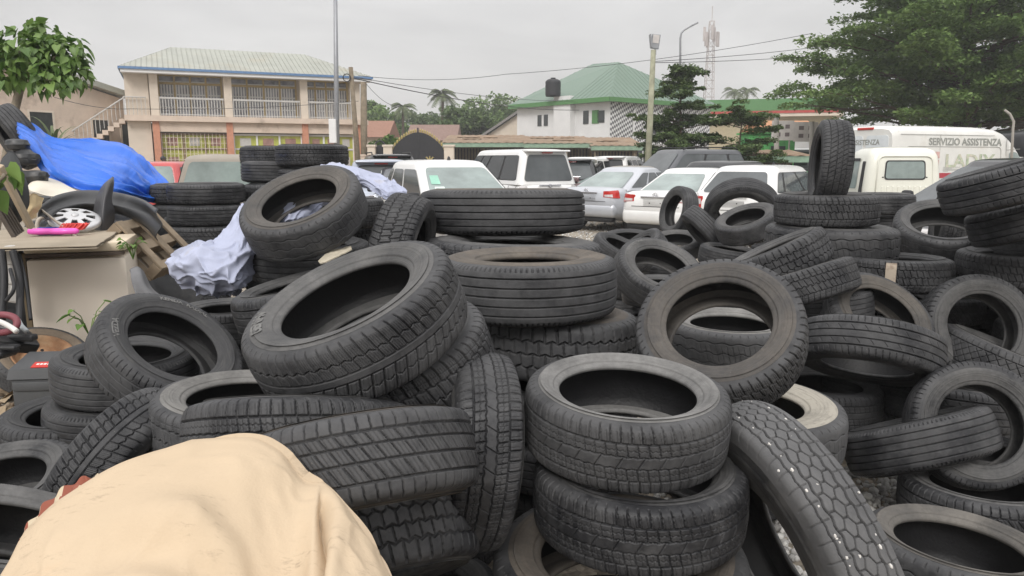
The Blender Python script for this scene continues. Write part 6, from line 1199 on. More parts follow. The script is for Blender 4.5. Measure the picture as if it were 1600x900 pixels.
hang = [
    [(372, 322, 4.35), (380, 318, 4.3), (392, 318, 4.3), (402, 326, 4.3), (406, 345, 4.3)],
    [(356, 352, 4.2), (368, 345, 4.12), (384, 345, 4.05), (396, 352, 4.05), (402, 372, 4.15)],
    [(318, 384, 4.15), (345, 376, 4.0), (370, 376, 3.92), (390, 384, 3.92), (398, 404, 4.05)],
    [(268, 402, 4.05), (306, 384, 3.88), (346, 398, 3.82), (378, 414, 3.82), (394, 430, 4.0)],
    [(258, 416, 4.0), (290, 416, 3.80), (332, 424, 3.74), (368, 438, 3.76), (388, 448, 3.95)],
    [(276, 436, 4.0), (300, 440, 3.82), (334, 448, 3.78), (366, 456, 3.82), (382, 460, 3.95)],
    [(282, 452, 4.05), (306, 458, 3.95), (336, 466, 3.92), (360, 468, 3.95), (374, 466, 4.05)]]
cpart('hanging_end', hang, M_CLOTH, nu=120, nv=110, disp=crumple(5, .046, 2.3), thick=.012)
inner = [[(420, 344, 4.14), (434, 332, 4.08), (450, 318, 4.08), (474, 306, 4.15), (500, 302, 4.3), (522, 303, 4.5)],
         [(430, 353, 4.06), (446, 345, 4.0), (462, 334, 4.02), (484, 320, 4.1), (506, 310, 4.25), (524, 309, 4.5)],
         [(446, 358, 4.12), (460, 356, 4.06), (476, 350, 4.06), (494, 338, 4.12), (510, 322, 4.3), (524, 316, 4.5)]]
cpart('inner_fold', inner, M_CLOTH, nu=50, nv=80, disp=crumple(8, .03, 1.6), thick=.01)
drape = [[(498, 260, 4.54), (520, 254, 4.59), (548, 255, 4.64), (574, 262, 4.69), (594, 272, 4.69), (610, 283, 4.64), (620, 294, 4.54)],
         [(512, 266, 4.34), (536, 260, 4.34), (562, 264, 4.34), (586, 273, 4.34), (606, 283, 4.34), (620, 292, 4.34), (636, 300, 4.34)],
         [(530, 278, 4.29), (550, 274, 4.24), (572, 278, 4.20), (592, 286, 4.20), (606, 296, 4.20), (618, 302, 4.20), (632, 306, 4.24)],
         [(552, 294, 4.34), (566, 294, 4.26), (580, 298, 4.20), (594, 306, 4.17), (602, 310, 4.17), (612, 312, 4.18), (622, 312, 4.24)]]
cpart('draped_end', drape, M_CLOTH, nu=80, nv=110, disp=crumple(11, .026, 2.2), thick=.008)
tag(patch('cardboard_scrap', [[(497, 408, 3.62), (516, 392, 3.7), (548, 384, 3.78)], [(500, 412, 3.55), (524, 402, 3.6), (550, 390, 3.7)]], mat('pale_card', (.52, .47, .37), .85, .2, var=.1), None, 20, 30, lambda U, V: .006 * fbm(U, V, 2, 5.), .004), 'torn scrap of pale cardboard lying between the cloth tyre and the biggest tilted tyre', 'cardboard')
# ---- beige cushion in the foreground
M_CUSH = mat('peach_canvas', (.545, .432, .305), .9, .15, var=.05, scale=5, dirt=(.56, .40, .26), dscale=3.2, dthr=.60, bump=.12, bscale=180)
def smudges(m):
    t, N, L = nt(m); b = N['Principled BSDF']; src = b.inputs['Base Color'].links[0].from_socket
    tc = N.new('ShaderNodeTexCoord'); mp = N.new('ShaderNodeMapping'); mp.inputs['Scale'].default_value = (22, 70, 40); mp.inputs['Rotation'].default_value = (0, 0, .7); L.new(tc.outputs['Object'], mp.inputs['Vector'])
    n = N.new('ShaderNodeTexNoise'); n.inputs['Scale'].default_value = 1; n.inputs['Detail'].default_value = 8; n.inputs['Roughness'].default_value = .8; L.new(mp.outputs[0], n.inputs['Vector'])
    n2 = N.new('ShaderNodeTexNoise'); n2.inputs['Scale'].default_value = 9; L.new(tc.outputs['Object'], n2.inputs['Vector'])
    r = N.new('ShaderNodeMapRange'); r.inputs['From Min'].default_value = .54; r.inputs['From Max'].default_value = .68; L.new(n.outputs['Fac'], r.inputs['Value'])
    r2 = N.new('ShaderNodeMapRange'); r2.inputs['From Min'].default_value = .48; r2.inputs['From Max'].default_value = .62; r2.inputs['To Max'].default_value = .5; L.new(n2.outputs['Fac'], r2.inputs['Value'])
    mu = N.new('ShaderNodeMath'); mu.operation = 'MULTIPLY'; L.new(r.outputs[0], mu.inputs[0]); L.new(r2.outputs[0], mu.inputs[1])
    mx = N.new('ShaderNodeMix'); mx.data_type = 'RGBA'; L.new(mu.outputs[0], mx.inputs['Factor']); L.new(src, mx.inputs['A']); mx.inputs['B'].default_value = (.17, .13, .10, 1); L.new(mx.outputs['Result'], b.inputs['Base Color'])
smudges(M_CUSH)
sil = [(-40, 985), (12, 898), (66, 822), (128, 770), (200, 728), (296, 698), (384, 686), (434, 704), (474, 748), (506, 762), (546, 806), (578, 852), (606, 905), (640, 985)]
def row(dy, dd, sh=0., low=0): return [(x_ + sh * (x_ - 310), y_ + dy * (1 + .25 * math.sin(i)), d_ + dd) for i, ((x_, y_), d_) in enumerate(zip(sil, [1.10, 1.16, 1.22, 1.28, 1.34, 1.40, 1.42, 1.40, 1.36, 1.34, 1.29, 1.24, 1.18, 1.10]))]
cush = [row(190, .20, -.06), row(60, .16, -.02), row(6, .06, .0), row(0, .0), row(14, -.05, -.03), row(45, -.11, -.08), row(95, -.18, -.12), row(160, -.25, -.15), row(240, -.31, -.17), row(330, -.35, -.20)]
def cdisp(U, V):
    crease = -.030 * np.exp(-((V - (.70 + .07 * (U - .3))) / .016) ** 2) * sstep((U - .30) * 6) + .012 * np.exp(-((V - (.745 + .07 * (U - .3))) / .03) ** 2) * sstep((U - .30) * 6)
    wr_ = .020 * np.sin(34 * V + 6 * np.sin(4 * U)) * sstep((U - .55) * 4) * sstep((.55 - V) * 4)
    return crease + wr_ + .010 * fbm(U, V, 21, 2.6, 4) + .022 * fbm(U * .8, V, 27, 1.5, 1) + .005 * (1 - np.minimum(1, np.abs(fbm(U * .7 + V * .4, V, 41, 3.4, 3)) * 2.6)) ** 2
cu = patch('cushion', cush, M_CUSH, None, 110, 150, cdisp, .012); tag(cu, 'large smudged peach beige cushion filling the bottom left foreground', 'cushion')
me = cu.data
M_PAT = bpy.data.materials.new('patterned_red_cloth'); t, N, L = nt(M_PAT); b = N['Principled BSDF']; tc = N.new('ShaderNodeTexCoord'); wv = N.new('ShaderNodeTexWave'); wv.inputs['Scale'].default_value = 9; wv.inputs['Distortion'].default_value = 6; wv.inputs['Detail'].default_value = 1; L.new(tc.outputs['Object'], wv.inputs['Vector'])
rp = N.new('ShaderNodeValToRGB'); rp.color_ramp.interpolation = 'CONSTANT'; e = rp.color_ramp.elements; e[0].position = 0; e[0].color = (.27, .085, .055, 1); e[1].position = .72; e[1].color = (.55, .46, .33, 1); L.new(wv.outputs['Fac'], rp.inputs['Fac']); L.new(rp.outputs['Color'], b.inputs['Base Color']); b.inputs['Roughness'].default_value = .95
tag(patch('patterned_cloth', [[(36, 856, 1.30), (62, 812, 1.32), (92, 780, 1.35), (128, 757, 1.38), (156, 752, 1.41)], [(44, 842, 1.25), (68, 808, 1.28), (98, 778, 1.31), (130, 758, 1.34), (156, 752, 1.37)], [(70, 850, 1.25), (90, 820, 1.28), (120, 795, 1.31), (150, 770, 1.34), (170, 762, 1.37)]], M_PAT, None, 30, 60, lambda U, V: .004 * np.sin(30 * V), .010), 'red brown and cream patterned cloth peeping out under the left edge of the beige cushion', 'cloth')
# ---- cream cabinet with cardboard and brushes on top
M_CAB = mat('cream_enamel', (.77, .69, .59), .45, .45, var=.04, scale=2, dirt=(.42, .35, .27), dscale=1.7, dthr=.62); M_CABT = mat('cream_lid', (.66, .56, .42), .55, .4, var=.08, dirt=(.36, .28, .2), dscale=3, dthr=.62)
fl, frr = at(52, 520, 4.62), at(206, 520, 4.80); a_ = math.atan2(frr.y - fl.y, frr.x - fl.x); wC = (frr - fl).to_2d().length; ztop = at(130, 385, 4.70).z
cab = empty('cabinet', ((fl.x + frr.x) / 2, (fl.y + frr.y) / 2, .25), a_, 'cream metal cabinet with a plain front panel, cardboard lying on its lid', 'cabinet'); hC = ztop - .25
mb = MB(); mb.box((0, .27, hC / 2 - .03), (wC, .52, hC - .10), None, .012); mb.build('body', M_CAB, cab, True, auto=40); mb = MB(); mb.box((0, .27, hC - .010), (wC + .012, .55, .062), None, .014); mb.build('lid', M_CABT, cab, True, auto=40)
mb = MB(); mb.box((0, .0, hC - .052), (wC * .99, .03, .02)); mb.build('seal', mat('brown_seal', (.10, .075, .06), .7), cab)
mb = MB(); mb.box((-wC / 2 - .02, .20, hC * .5), (.03, .36, hC * .9)); mb.build('side_strip', mat('brown_strip', (.16, .12, .07), .8), cab)
M_CARD = mat('corrugated_card', (.36, .31, .24), .9, .15, var=.1, scale=5, dirt=(.25, .20, .15), dscale=4, dthr=.6); M_CARDE = mat('card_edge', (.12, .10, .075), .95, .1, var=.5, scale=60)
zc = ztop + .022
def slab(name, pts, z, th, m, par, jag=0, seed=0):
    r = random.Random(seed); P_ = []
    for i in range(len(pts)):
        a, b_ = pts[i], pts[(i + 1) % len(pts)]
        for k in range(8): f_ = k / 8; P_.append((a[0] + (b_[0] - a[0]) * f_ + r.uniform(-jag, jag), a[1] + (b_[1] - a[1]) * f_ + r.uniform(-jag, jag)))
    n = len(P_); mb = MB(); V = [(*p, z + (zz if zz else 0)) for zz in (0, th) for p in P_]; mb.add(V, [tuple(range(n))[::-1], tuple(range(n, 2 * n))] + [(i, (i + 1) % n, n + (i + 1) % n, n + i) for i in range(n)]); return mb.build(name, m, par)
def onz(px, py, z): r_ = ray(px, py); p = CAM + r_ * ((z - CZ) / r_.z); return (p.x, p.y)
cb = empty('cardboard_sheet', (0, 0, 0), 0, 'flattened brown cardboard lying on the lid of the cream cabinet', 'cardboard')
q1 = [onz(-60, 372, zc), onz(40, 358, zc), onz(110, 358, zc), onz(186, 361, zc), onz(178, 370, zc), onz(150, 388, zc), onz(-60, 394, zc)]
slab('upper_layer', q1, zc + .012, .004, M_CARD, cb, .004, 1); slab('flutes', [(p[0], p[1] + .012) for p in q1], zc + .005, .0065, M_CARDE, cb, .01, 2); slab('lower_layer', [(p[0] + .008, p[1] - .012) for p in q1], zc, .0045, M_CARD, cb, .004, 3)
zb = zc + .018; c0 = Vector((*onz(88, 368, zb), zb))
br = empty('hand_brush', c0 + Vector((-.01, -.02, .004)), .12, 'pink plastic hand brush with red bristles lying on the cardboard', 'brush')
mb = MB(); mb.add(*loftmesh([[(x_, w_ * math.cos(a), .016 + h_ * math.sin(a)) for a in np.linspace(0, 6.283, 11)[:-1]] for x_, w_, h_ in ((-.125, .006, .006), (-.12, .018, .012), (-.08, .02, .014), (-.02, .016, .013), (.05, .024, .014), (.12, .022, .013), (.135, .008, .006))])); br.scale = (1.2, 1.5, 1.6); mb.build('handle', mat('pink_plastic', (.78, .10, .52), .35, .5, coat=.3), br, True)
rb_ = np.random.default_rng(3); mb = MB(); [mb.tube([(x_, y_, .02), (x_ + rb_.normal(0, .006) + .02, y_ + .02 + rb_.normal(0, .006), .045)], .0022, 4) for x_, y_ in zip(rb_.uniform(.02, .15, 130), rb_.uniform(.0, .035, 130))]; mb.build('bristles', mat('red_bristles', (.62, .05, .04), .6), br)
br2 = empty('scrubbing_brush', c0 + Vector((-.065, .05, 0)), .2, 'blue bristled scrubbing brush behind the pink hand brush', 'brush')
mb = MB(); [mb.tube([(x_, y_, .004), (x_ + rb_.normal(0, .006), y_ + rb_.normal(0, .006), .05)], .0022, 4) for x_, y_ in zip(rb_.uniform(-.07, .06, 170), rb_.uniform(-.02, .025, 170))]; mb.build('bristles', mat('blue_bristles', (.04, .08, .45), .6), br2); mb = MB(); mb.box((0, 0, .006), (.15, .05, .012), None, .004); mb.build('block', mat('blue_plastic', (.05, .1, .5), .4), br2)
# ---- pallet
def orient_box(p0, px_, py_): # matrix with origin p0, x toward px_, y toward py_
    x_ = (Vector(px_) - Vector(p0)); y_ = (Vector(py_) - Vector(p0)); lx, ly = x_.length, y_.length; x_.normalize(); y_ = (y_ - x_ * y_.dot(x_)).normalized(); z_ = x_.cross(y_); M = Matrix((x_, y_, z_)).transposed().to_4x4(); M.translation = Vector(p0); return M, lx, ly
M_PAL = mat('grey_brown_plank', (.27, .215, .155), .85, .2, var=.25, scale=8, bump=.3, bscale=30)
M, lx, ly = orient_box(dep(170, 362, 5.3), dep(240, 432, 5.35), dep(196, 316, 5.75))
pal = empty('wooden_pallet', (0, 0, 0), 0, 'tilted grey brown wooden pallet beside the straight tyre stack', 'pallet'); pal.matrix_world = M
for k in range(3): mb = MB(); mb.box((lx * (.06 + .44 * k), ly * .5, .03), (.075, ly * 1.06, .10), None, .004); mb.build('bearer', M_PAL, pal)
for k in range(5): mb = MB(); mb.box((lx * .5, ly * (.05 + .225 * k), -.03), (lx * 1.04, .085, .018), None, .003); mb.build('plank', M_PAL, pal)
for k in (0, 2, 4): mb = MB(); mb.box((lx * .5, ly * (.05 + .225 * k), .09), (lx * 1.04, .075, .018), None, .003); mb.build('plank', M_PAL, pal)
# ---- car parts
M_BUMP = mat('scratched_black_plastic', (.026, .027, .029), .42, .5, var=.25, scale=7, dirt=(.12, .11, .10), dscale=3, dthr=.58)
tag(patch('bumper', [[(62, 322, 5.1), (88, 305, 5.4), (130, 297, 5.7), (180, 300, 5.7), (222, 311, 5.5), (246, 326, 5.2)], [(60, 332, 5.0), (88, 315, 5.3), (130, 308, 5.6), (180, 311, 5.6), (222, 322, 5.4), (248, 342, 5.1)], [(66, 338, 5.0), (90, 326, 5.25), (132, 318, 5.5), (180, 321, 5.5), (222, 336, 5.35), (248, 360, 5.1)], [(70, 346, 5.05), (94, 338, 5.35), (134, 330, 5.65), (182, 334, 5.65), (220, 350, 5.45), (246, 376, 5.2)]], M_BUMP, None, 40, 90, lambda U, V: .03 * np.sin(2 * np.pi * U * 1.5) * .6, .006), 'curved black car bumper lying below the blue tarpaulin', 'bumper')
tag(patch('mudguard_panel', [[(173, 278, 5.51), (176, 276, 5.51), (178, 277, 5.51)], [(160, 292, 5.48), (169, 288, 5.43), (177, 290, 5.48)], [(148, 312, 5.45), (162, 312, 5.36), (176, 312, 5.45)], [(145, 334, 5.45), (160, 336, 5.34), (180, 330, 5.48)], [(147, 356, 5.45), (160, 362, 5.36), (176, 352, 5.50)]], mat('dark_grey_panel', (.06, .06, .065), .35, .5, var=.15), None, 50, 30, lambda U, V: .006 * np.sin(8 * U), .006), 'dark grey fin shaped car panel standing before the black bumper', 'car panel')
hc = empty('hubcap', dep(117, 342, 5.25), 0, 'silver plastic hubcap with eight slots under the dark grey fin panel', 'hubcap'); nn = orient(117, 344, ('v', .44, 88)); hc.rotation_mode = 'QUATERNION'; hc.scale = (.92, .92, .92); hc.rotation_quaternion = nn.to_track_quat('Z', 'Y')
M_HUB = mat('silver_plastic', (.55, .55, .56), .35, .5, metal=.3, var=.06)
mb = MB()
for k in range(8): # dish with windows between spokes
    a0 = 2 * math.pi * k / 8
    for (r0, r1, f0, f1) in ((.0, .075, 0, 1), (.075, .135, 0, .45), (.135, .165, 0, 1)):
        n = 6; zf = lambda r_: .035 - .9 * r_ * r_
        V = [(r_ * math.cos(a0 + (f0 + (f1 - f0) * i / n) * math.pi / 4), r_ * math.sin(a0 + (f0 + (f1 - f0) * i / n) * math.pi / 4), zf(r_) + dz) for dz in (0, -.008) for r_ in (max(r0, .001), r1) for i in range(n + 1)]; m_ = n + 1
        mb.add(V, [(i, i + 1, m_ + i + 1, m_ + i) for i in range(n)] + [(2 * m_ + i, 3 * m_ + i, 3 * m_ + i + 1, 2 * m_ + i + 1) for i in range(n)] + [(m_ + i, m_ + i + 1, 3 * m_ + i + 1, 3 * m_ + i) for i in range(n)])
mb.build('disc', M_HUB, hc, False); mb = MB(); mb.lathe([(.163, .012), (.175, .006), (.178, -.02), (.165, -.03)], 40); mb.build('rim', M_HUB, hc, True); mb = MB(); mb.lathe([(0, .045), (.022, .043), (.026, .034)], 20); mb.build('centre_cap', M_HUB, hc, True)
tag(patch('sheet_panel', [[(42, 292, 5.7), (60, 281, 5.9), (92, 282, 6.0), (130, 298, 5.9)], [(44, 298, 5.5), (66, 292, 5.6), (96, 294, 5.7), (128, 301, 5.7)], [(48, 303, 5.4), (70, 303, 5.5), (96, 303, 5.6), (124, 304, 5.7)]], mat('offwhite_sheet', (.70, .65, .55), .6, .3, var=.06), None, 20, 40, lambda U, V: .02 * np.sin(5 * V + 2 * U), .008), 'off white sheet panel tucked below the blue tarpaulin', 'panel')
tag(patch('seat_panel', [[(4, 246, 4.2), (16, 236, 4.22), (28, 246, 4.25), (36, 268, 4.3)], [(-6, 275, 4.1), (14, 268, 4.08), (32, 274, 4.15), (43, 292, 4.25)], [(-8, 305, 4.1), (14, 300, 4.05), (34, 304, 4.12), (46, 316, 4.25)], [(0, 330, 4.15), (18, 334, 4.1), (34, 336, 4.15), (44, 328, 4.25)], [(20, 346, 4.2), (26, 350, 4.2), (34, 346, 4.2), (40, 336, 4.25)]], mat('dark_charcoal_plastic', (.032, .034, .036), .6, .35, var=.15), None, 40, 30, lambda U, V: .004 * np.sin(6 * U), .02), 'rounded charcoal plastic panel leaning at the left edge below the tarpaulin', 'panel')
tag(patch('cardboard_box', [[(40, 312, 4.81), (52, 302, 4.97), (68, 310, 5.08)], [(36, 330, 4.75), (50, 326, 4.81), (64, 324, 4.97)], [(33, 346, 4.75), (44, 344, 4.77), (54, 340, 4.86)]], mat('tan_card', (.40, .31, .18), .85, .2, var=.12), None, 20, 20, lambda U, V: .01 * fbm(U, V, 6, 3.), .01), 'crumpled tan cardboard piece next to the charcoal panel', 'cardboard')
mb = MB(); M, lx, ly = orient_box(dep(-8, 262, 3.85), dep(42, 358, 4.15), dep(6, 258, 3.9)); mb.box((lx / 2, .02, .01), (lx, .032, .03), None, .004); o = mb.build('timber_beam', mat('pale_timber', (.48, .39, .28), .8, .25, var=.15, scale=8), None); o.matrix_world = M; tag(o, 'pale timber batten sloping down at the left edge to the cardboard', 'timber')
mb = MB(); M, lx, ly = orient_box(dep(-24, 300, 3.95), dep(20, 372, 4.1), dep(-10, 296, 4.0)); [mb.box((lx / 2, .01 + k * .015, .0), (lx, .009, .03), None, .002) for k in range(5)]; o = mb.build('board_stack', mat('brown_grey_boards', (.13, .11, .095), .8, .25, var=.3), None); o.matrix_world = M; tag(o, 'stack of thin dark boards under the pale timber batten', 'boards')
tag(patch('trim_strip', [[(60, 322, 5.08), (90, 345, 5.03), (125, 372, 4.97)], [(59, 325, 5.07), (88, 348.5, 5.02), (122, 374.5, 4.96)]], mat('grey_trim', (.38, .34, .28), .5, .4, var=.15), None, 12, 40, lambda U, V: .012 * np.sin(3.1 * U), .01), 'long pale grey trim strip lying across the scrap by the hubcap', 'trim')
mb = MB(); mb.tube([dep(72 + 14 * math.cos(a), 352 - 14 * math.sin(a) * 1.0, 5.15 + .03 * math.cos(a)) for a in np.linspace(.4, 5.2, 22)], .014, 8); tag(mb.build('bent_trim', mat('pale_beige_trim', (.50, .45, .38), .5), None, True), 'pale curved trim loop left of the silver hubcap', 'trim')
def scrap_heap(cx, cy, rx, ry, H, seed, label):
    n, m = 60, 90; Rr, A = np.meshgrid(np.linspace(0, 1, n), np.linspace(0, 6.283185, m, endpoint=False), indexing='ij')
    d = np.array([mnoise.noise((3.1 * r_ * math.cos(a) + seed, 3.1 * r_ * math.sin(a), seed)) + .6 * abs(mnoise.noise((8 * r_ * math.cos(a), 8 * r_ * math.sin(a), seed + 3))) for r_, a in zip(Rr.ravel(), A.ravel())]).reshape(n, m)
    Z = H * (1 - Rr ** 3.2) + .16 * d * (1 - Rr ** 4); Z = Z * .6 + .4 * np.round(Z / .09) * .09; Z[-1] = -.05
    K = 1 + .18 * d * Rr
    V = np.stack([cx + rx * Rr * K * np.cos(A), cy + ry * Rr * K * np.sin(A), Z], -1)
    F = np.array([(i_ * m + k, i_ * m + (k + 1) % m, (i_ + 1) * m + (k + 1) % m, (i_ + 1) * m + k) for i_ in range(n - 1) for k in range(m)])
    return tag(mobj('scrap_heap', npmesh('scrap_heap', V, F), M_BUMP, None, False), label, 'scrap heap', kind='stuff')
scrap_heap(-3.5, 6.35, 1.05, 1.2, 1.16, 3, 'dark heap of plastic car parts under the blue tarpaulin')
scrap_heap(-3.30, 4.85, .52, .48, 1.0, 8, 'dark heap of rubber and plastic scrap left of the cream cabinet')
r = np.random.default_rng(12)
jl = ['black plastic duct lying under the tarpaulin edge', 'dark bundle of car trim below the left corner of the tarpaulin', 'black air box among the scrap under the tarpaulin', 'dark folded car mat beside the charcoal panel', 'black lamp shell at the left end of the bumper', 'dark engine cover in front of the off white panel']
for i, (px, py, d_, s_) in enumerate([(24, 226, 5.9, .075), (34, 248, 5.9, .09), (58, 276, 5.8, .075), (36, 282, 5.8, .10), (60, 316, 5.3, .07), (128, 336, 5.75, .08)]):
    bm = bmesh.new(); bmesh.ops.create_icosphere(bm, subdivisions=3, radius=s_)
    for v in bm.verts: v.co = v.co * (1 + .35 * mnoise.noise(v.co * 7 + Vector((i * 5, 0, 0)))); v.co.z *= .7; v.co.x *= 1.25
    for v in bm.verts: v.co = Vector((round(v.co.x / .03) * .03 * .5 + v.co.x * .5, v.co.y, round(v.co.z / .04) * .04 * .5 + v.co.z * .5))
    mb = MB(); mb.bm(bm); o = mb.build('car_trim', M_BUMP, None, True, auto=30); o.location = dep(px, py, d_); tag(o, jl[i], 'car part')
tyre(28, 214, 102, ('v', .2, 205), .60, .22, 'rib', 'mid', (*GR, .3), 'black ribbed tyre at the left edge holding up the corner of the blue tarpaulin', 'used tyres in the pile')
tag(patch('grey_panel', [[(203, 420, 4.5), (214, 418, 4.55), (222, 424, 4.6)], [(206, 440, 4.4), (222, 436, 4.42), (238, 446, 4.5)], [(212, 462, 4.35), (232, 456, 4.35), (254, 464, 4.45)], [(222, 474, 4.35), (240, 472, 4.35), (256, 472, 4.45)]], mat('grey_bumper_plastic', (.12, .12, .125), .45, .45, var=.2), None, 30, 24, lambda U, V: .01 * np.sin(7 * U + 2 * V), .01), 'grey broken car panel between the cabinet and the pale cloth', 'car panel')
# pipes and hoses at the left edge
def hose(name, label, pts, rad, m, cat): mb = MB(); C = upsample([[tuple(dep(*p)) for p in pts], [tuple(dep(*p)) for p in pts]], 2, 40)[0]; mb.tube([Vector(p) for p in C], rad, 10); return tag(mb.build(name, m, None, True), label, cat)
hose('hose', 'maroon rubber hose loop beside the rusty wheel', [(-30, 500, 4.05), (0, 492, 4.0), (22, 496, 4.0), (26, 508, 3.98), (12, 518, 3.96), (-20, 522, 3.96)], .018, mat('maroon_hose', (.22, .06, .075), .5, .4), 'hose')
hose('pipe', 'white plastic pipe end lying over the maroon hose', [(-30, 496, 3.92), (0, 503, 3.9), (18, 512, 3.88), (26, 518, 3.86)], .014, mat('white_pvc', (.66, .65, .62), .4, .4), 'pipe')
hose('pipe', 'grey plastic pipe bent behind the white pipe end', [(28, 500, 4.1), (34, 510, 4.06), (42, 518, 4.04)], .013, mat('grey_pvc', (.42, .45, .46), .4, .4), 'pipe')
for i, pts in enumerate([[(2, 392, 4.3), (6, 440, 4.25), (2, 500, 4.2)], [(20, 392, 4.3), (31, 440, 4.28), (30, 510, 4.2)], [(30, 395, 4.35), (40, 440, 4.3), (48, 500, 4.25)], [(10, 470, 4.2), (22, 450, 4.2), (16, 420, 4.25)]]):
    hose('door_seal', ['thick black rubber seal hanging at the far left under the cardboard', 'long black rubber seal curving down left of the cabinet', 'thin dark rubber seal touching the cabinet side', 'short black cable hooking between the rubber seals'][i], pts, [.022, .020, .010, .010][i], M_BLK, 'seal')
for i, (px, py, d_, s_) in enumerate([(16, 415, 4.45, (.08, .08, .22)), (20, 455, 4.5, (.10, .1, .12)), (18, 532, 4.1, (.24, .14, .07)), (4, 545, 4.0, (.16, .1, .05))]):
    mb = MB(); mb.box((0, 0, 0), s_, Matrix.Rotation(.3 * i, 4, 'Y') @ Matrix.Rotation(.5 * i, 4, 'Z'), .015); mb.box((s_[0] * .3, -.02, s_[2] * .3), (s_[0] * .6, .06, s_[2] * .5), None, .01); o = mb.build('metal_bracket', M_GREYP if i < 2 else M_BUMP, None, False); o.location = dep(px, py, d_); tag(o, ['pale grey metal bracket behind the black rubber seals, upper one', 'grey metal bracket behind the black rubber seals, lower one', 'dark broken casing lying above the rusty wheel', 'small dark broken casing at the left edge by the rusty wheel'][i], 'scrap')
# ---- rusty wheel, tool box, bottle
M_RUSTW = mat('rusty_rim', (.36, .20, .11), .8, .3, var=.3, scale=10, dirt=(.50, .36, .22), dscale=6, dthr=.5, bump=.3, bscale=40)
rw = tyre(66, 566, 138, ('v', .66, 84), .52, .15, 'worn', 'mid', (.24, .19, .14, .95), 'old dusty wheel with a rusty orange rim in front of the cabinet'); rw.name = 'rusty_wheel'; rw['category'] = 'wheel'; del rw['group']
mb = MB(); mb.lathe([(.0, .03), (.055, .03), (.06, .045), (.10, .05), (.13, .02), (.165, .012), (.175, .07), (.195, .085), (.205, .098), (.21, .09)], 40); mb.build('rim', M_RUSTW, rw, True); mb = MB(); [mb.lathe([(0, .004), (.012, .004), (.012, 0)], 10, Matrix.Translation((.085 * math.cos(a), .085 * math.sin(a), .047))) for a in np.linspace(0, 6.283, 6)[:-1]]; mb.build('bolt_holes', M_DARK, rw)
# tool box / battery case with red label
c0 = gnd(78, 640, .33); bx = empty('battery_box', c0, .10, 'dark grey plastic battery box with a red 010 label, left of the flat tyres', 'box')
M_BBOX = mat('grey_box_plastic', (.085, .088, .092), .5, .4, var=.12, scale=6)
bw, bd, bh = .26, .19, .20
mb = MB(); mb.box((0, 0, bh / 2), (bw, bd, bh), None, .015); mb.box((0, -bd / 2, bh * .8), (bw * .92, .02, .05), None, .006); mb.build('case', M_BBOX, bx, True, auto=40)
mb = MB(); hw_, hd = bw / 2 + .012, bd / 2 + .012; mb.add([(-hw_, -hd, bh), (hw_, -hd, bh), (hw_, hd, bh), (-hw_, hd, bh), (-hw_ * .93, -hd * .88, bh + .05), (hw_ * .93, -hd * .88, bh + .05), (hw_ * .80, hd * .75, bh + .10), (-hw_ * .80, hd * .75, bh + .10)], [(0, 3, 2, 1), (4, 5, 6, 7), (0, 1, 5, 4), (1, 2, 6, 5), (2, 3, 7, 6), (3, 0, 4, 7)]); mb.build('lid', M_BBOX, bx)
dr = Matrix.Rotation(math.atan2(.05, hd * 1.63), 4, 'X'); Ml = Matrix.Translation((.055, -hd * .55, bh + .0635)) @ dr
mb = MB(); mb.box((0, 0, 0), (.17, .055, .003), Ml); lb = mb.build('label', mat('red_label', (.58, .05, .04), .5, .4), bx)
def flattext(txt, size, M, m, par, nm): me = textmesh(txt, size, .0006, 'CENTER', size * .02); me.transform(M); return mobj(nm, me, m, par, False)
M_LBLT = mat('white_print', (.75, .74, .70), .6)
flattext('010', .042, Ml @ Matrix.Translation((.045, -.014, .0025)), M_LBLT, lb, 'label_text'); mb = MB(); [mb.box((-.062 + k * .018, .004, .0022), (.013, .016, .0012), Ml) for k in range(4)]; mb.build('label_marks', M_LBLT, lb)
bo = empty('plastic_bottle', gnd(30, 672, .335), 0, 'small dirty white plastic bottle lying on the soil by the battery box', 'bottle'); bo.rotation_mode = 'QUATERNION'; bo.location.z += .028; bo.rotation_quaternion = Vector((.45, -.85, -.12)).to_track_quat('Z', 'Y')
mb = MB(); mb.lathe([(0, -.07), (.026, -.068), (.030, -.05), (.030, .03), (.024, .05), (.012, .058), (.012, .07)], 20); mb.build('body', mat('dirty_white_plastic', (.50, .47, .38), .5, .4, var=.12, dirt=(.3, .25, .17), dscale=9, dthr=.55), bo, True); mb = MB(); mb.lathe([(.013, .066), (.013, .085), (0, .086)], 14); mb.build('cap', M_LBLT, bo, True)
for i, (px, py) in enumerate([(56, 690), (70, 676), (48, 700), (62, 705)]):
    mb = MB(); p = gnd(px, py, .33); a = i * .7; mb.tube([p + Vector((-.06 * math.cos(a), -.06 * math.sin(a), .012)), p + Vector((0, 0, .022)), p + Vector((.07 * math.cos(a), .07 * math.sin(a), .012))], [.008, .012, .007], 7); tag(mb.build('metal_scrap', M_BUMP if i % 2 else M_GALV, None, True), ['short dark rod on the soil nearest the flat tyres', 'grey pipe stub between the bottle and the flat tyres', 'grey bent rod in front of the dirty bottle', 'dark pipe stub in front of the flat tyres'][i], 'scrap')
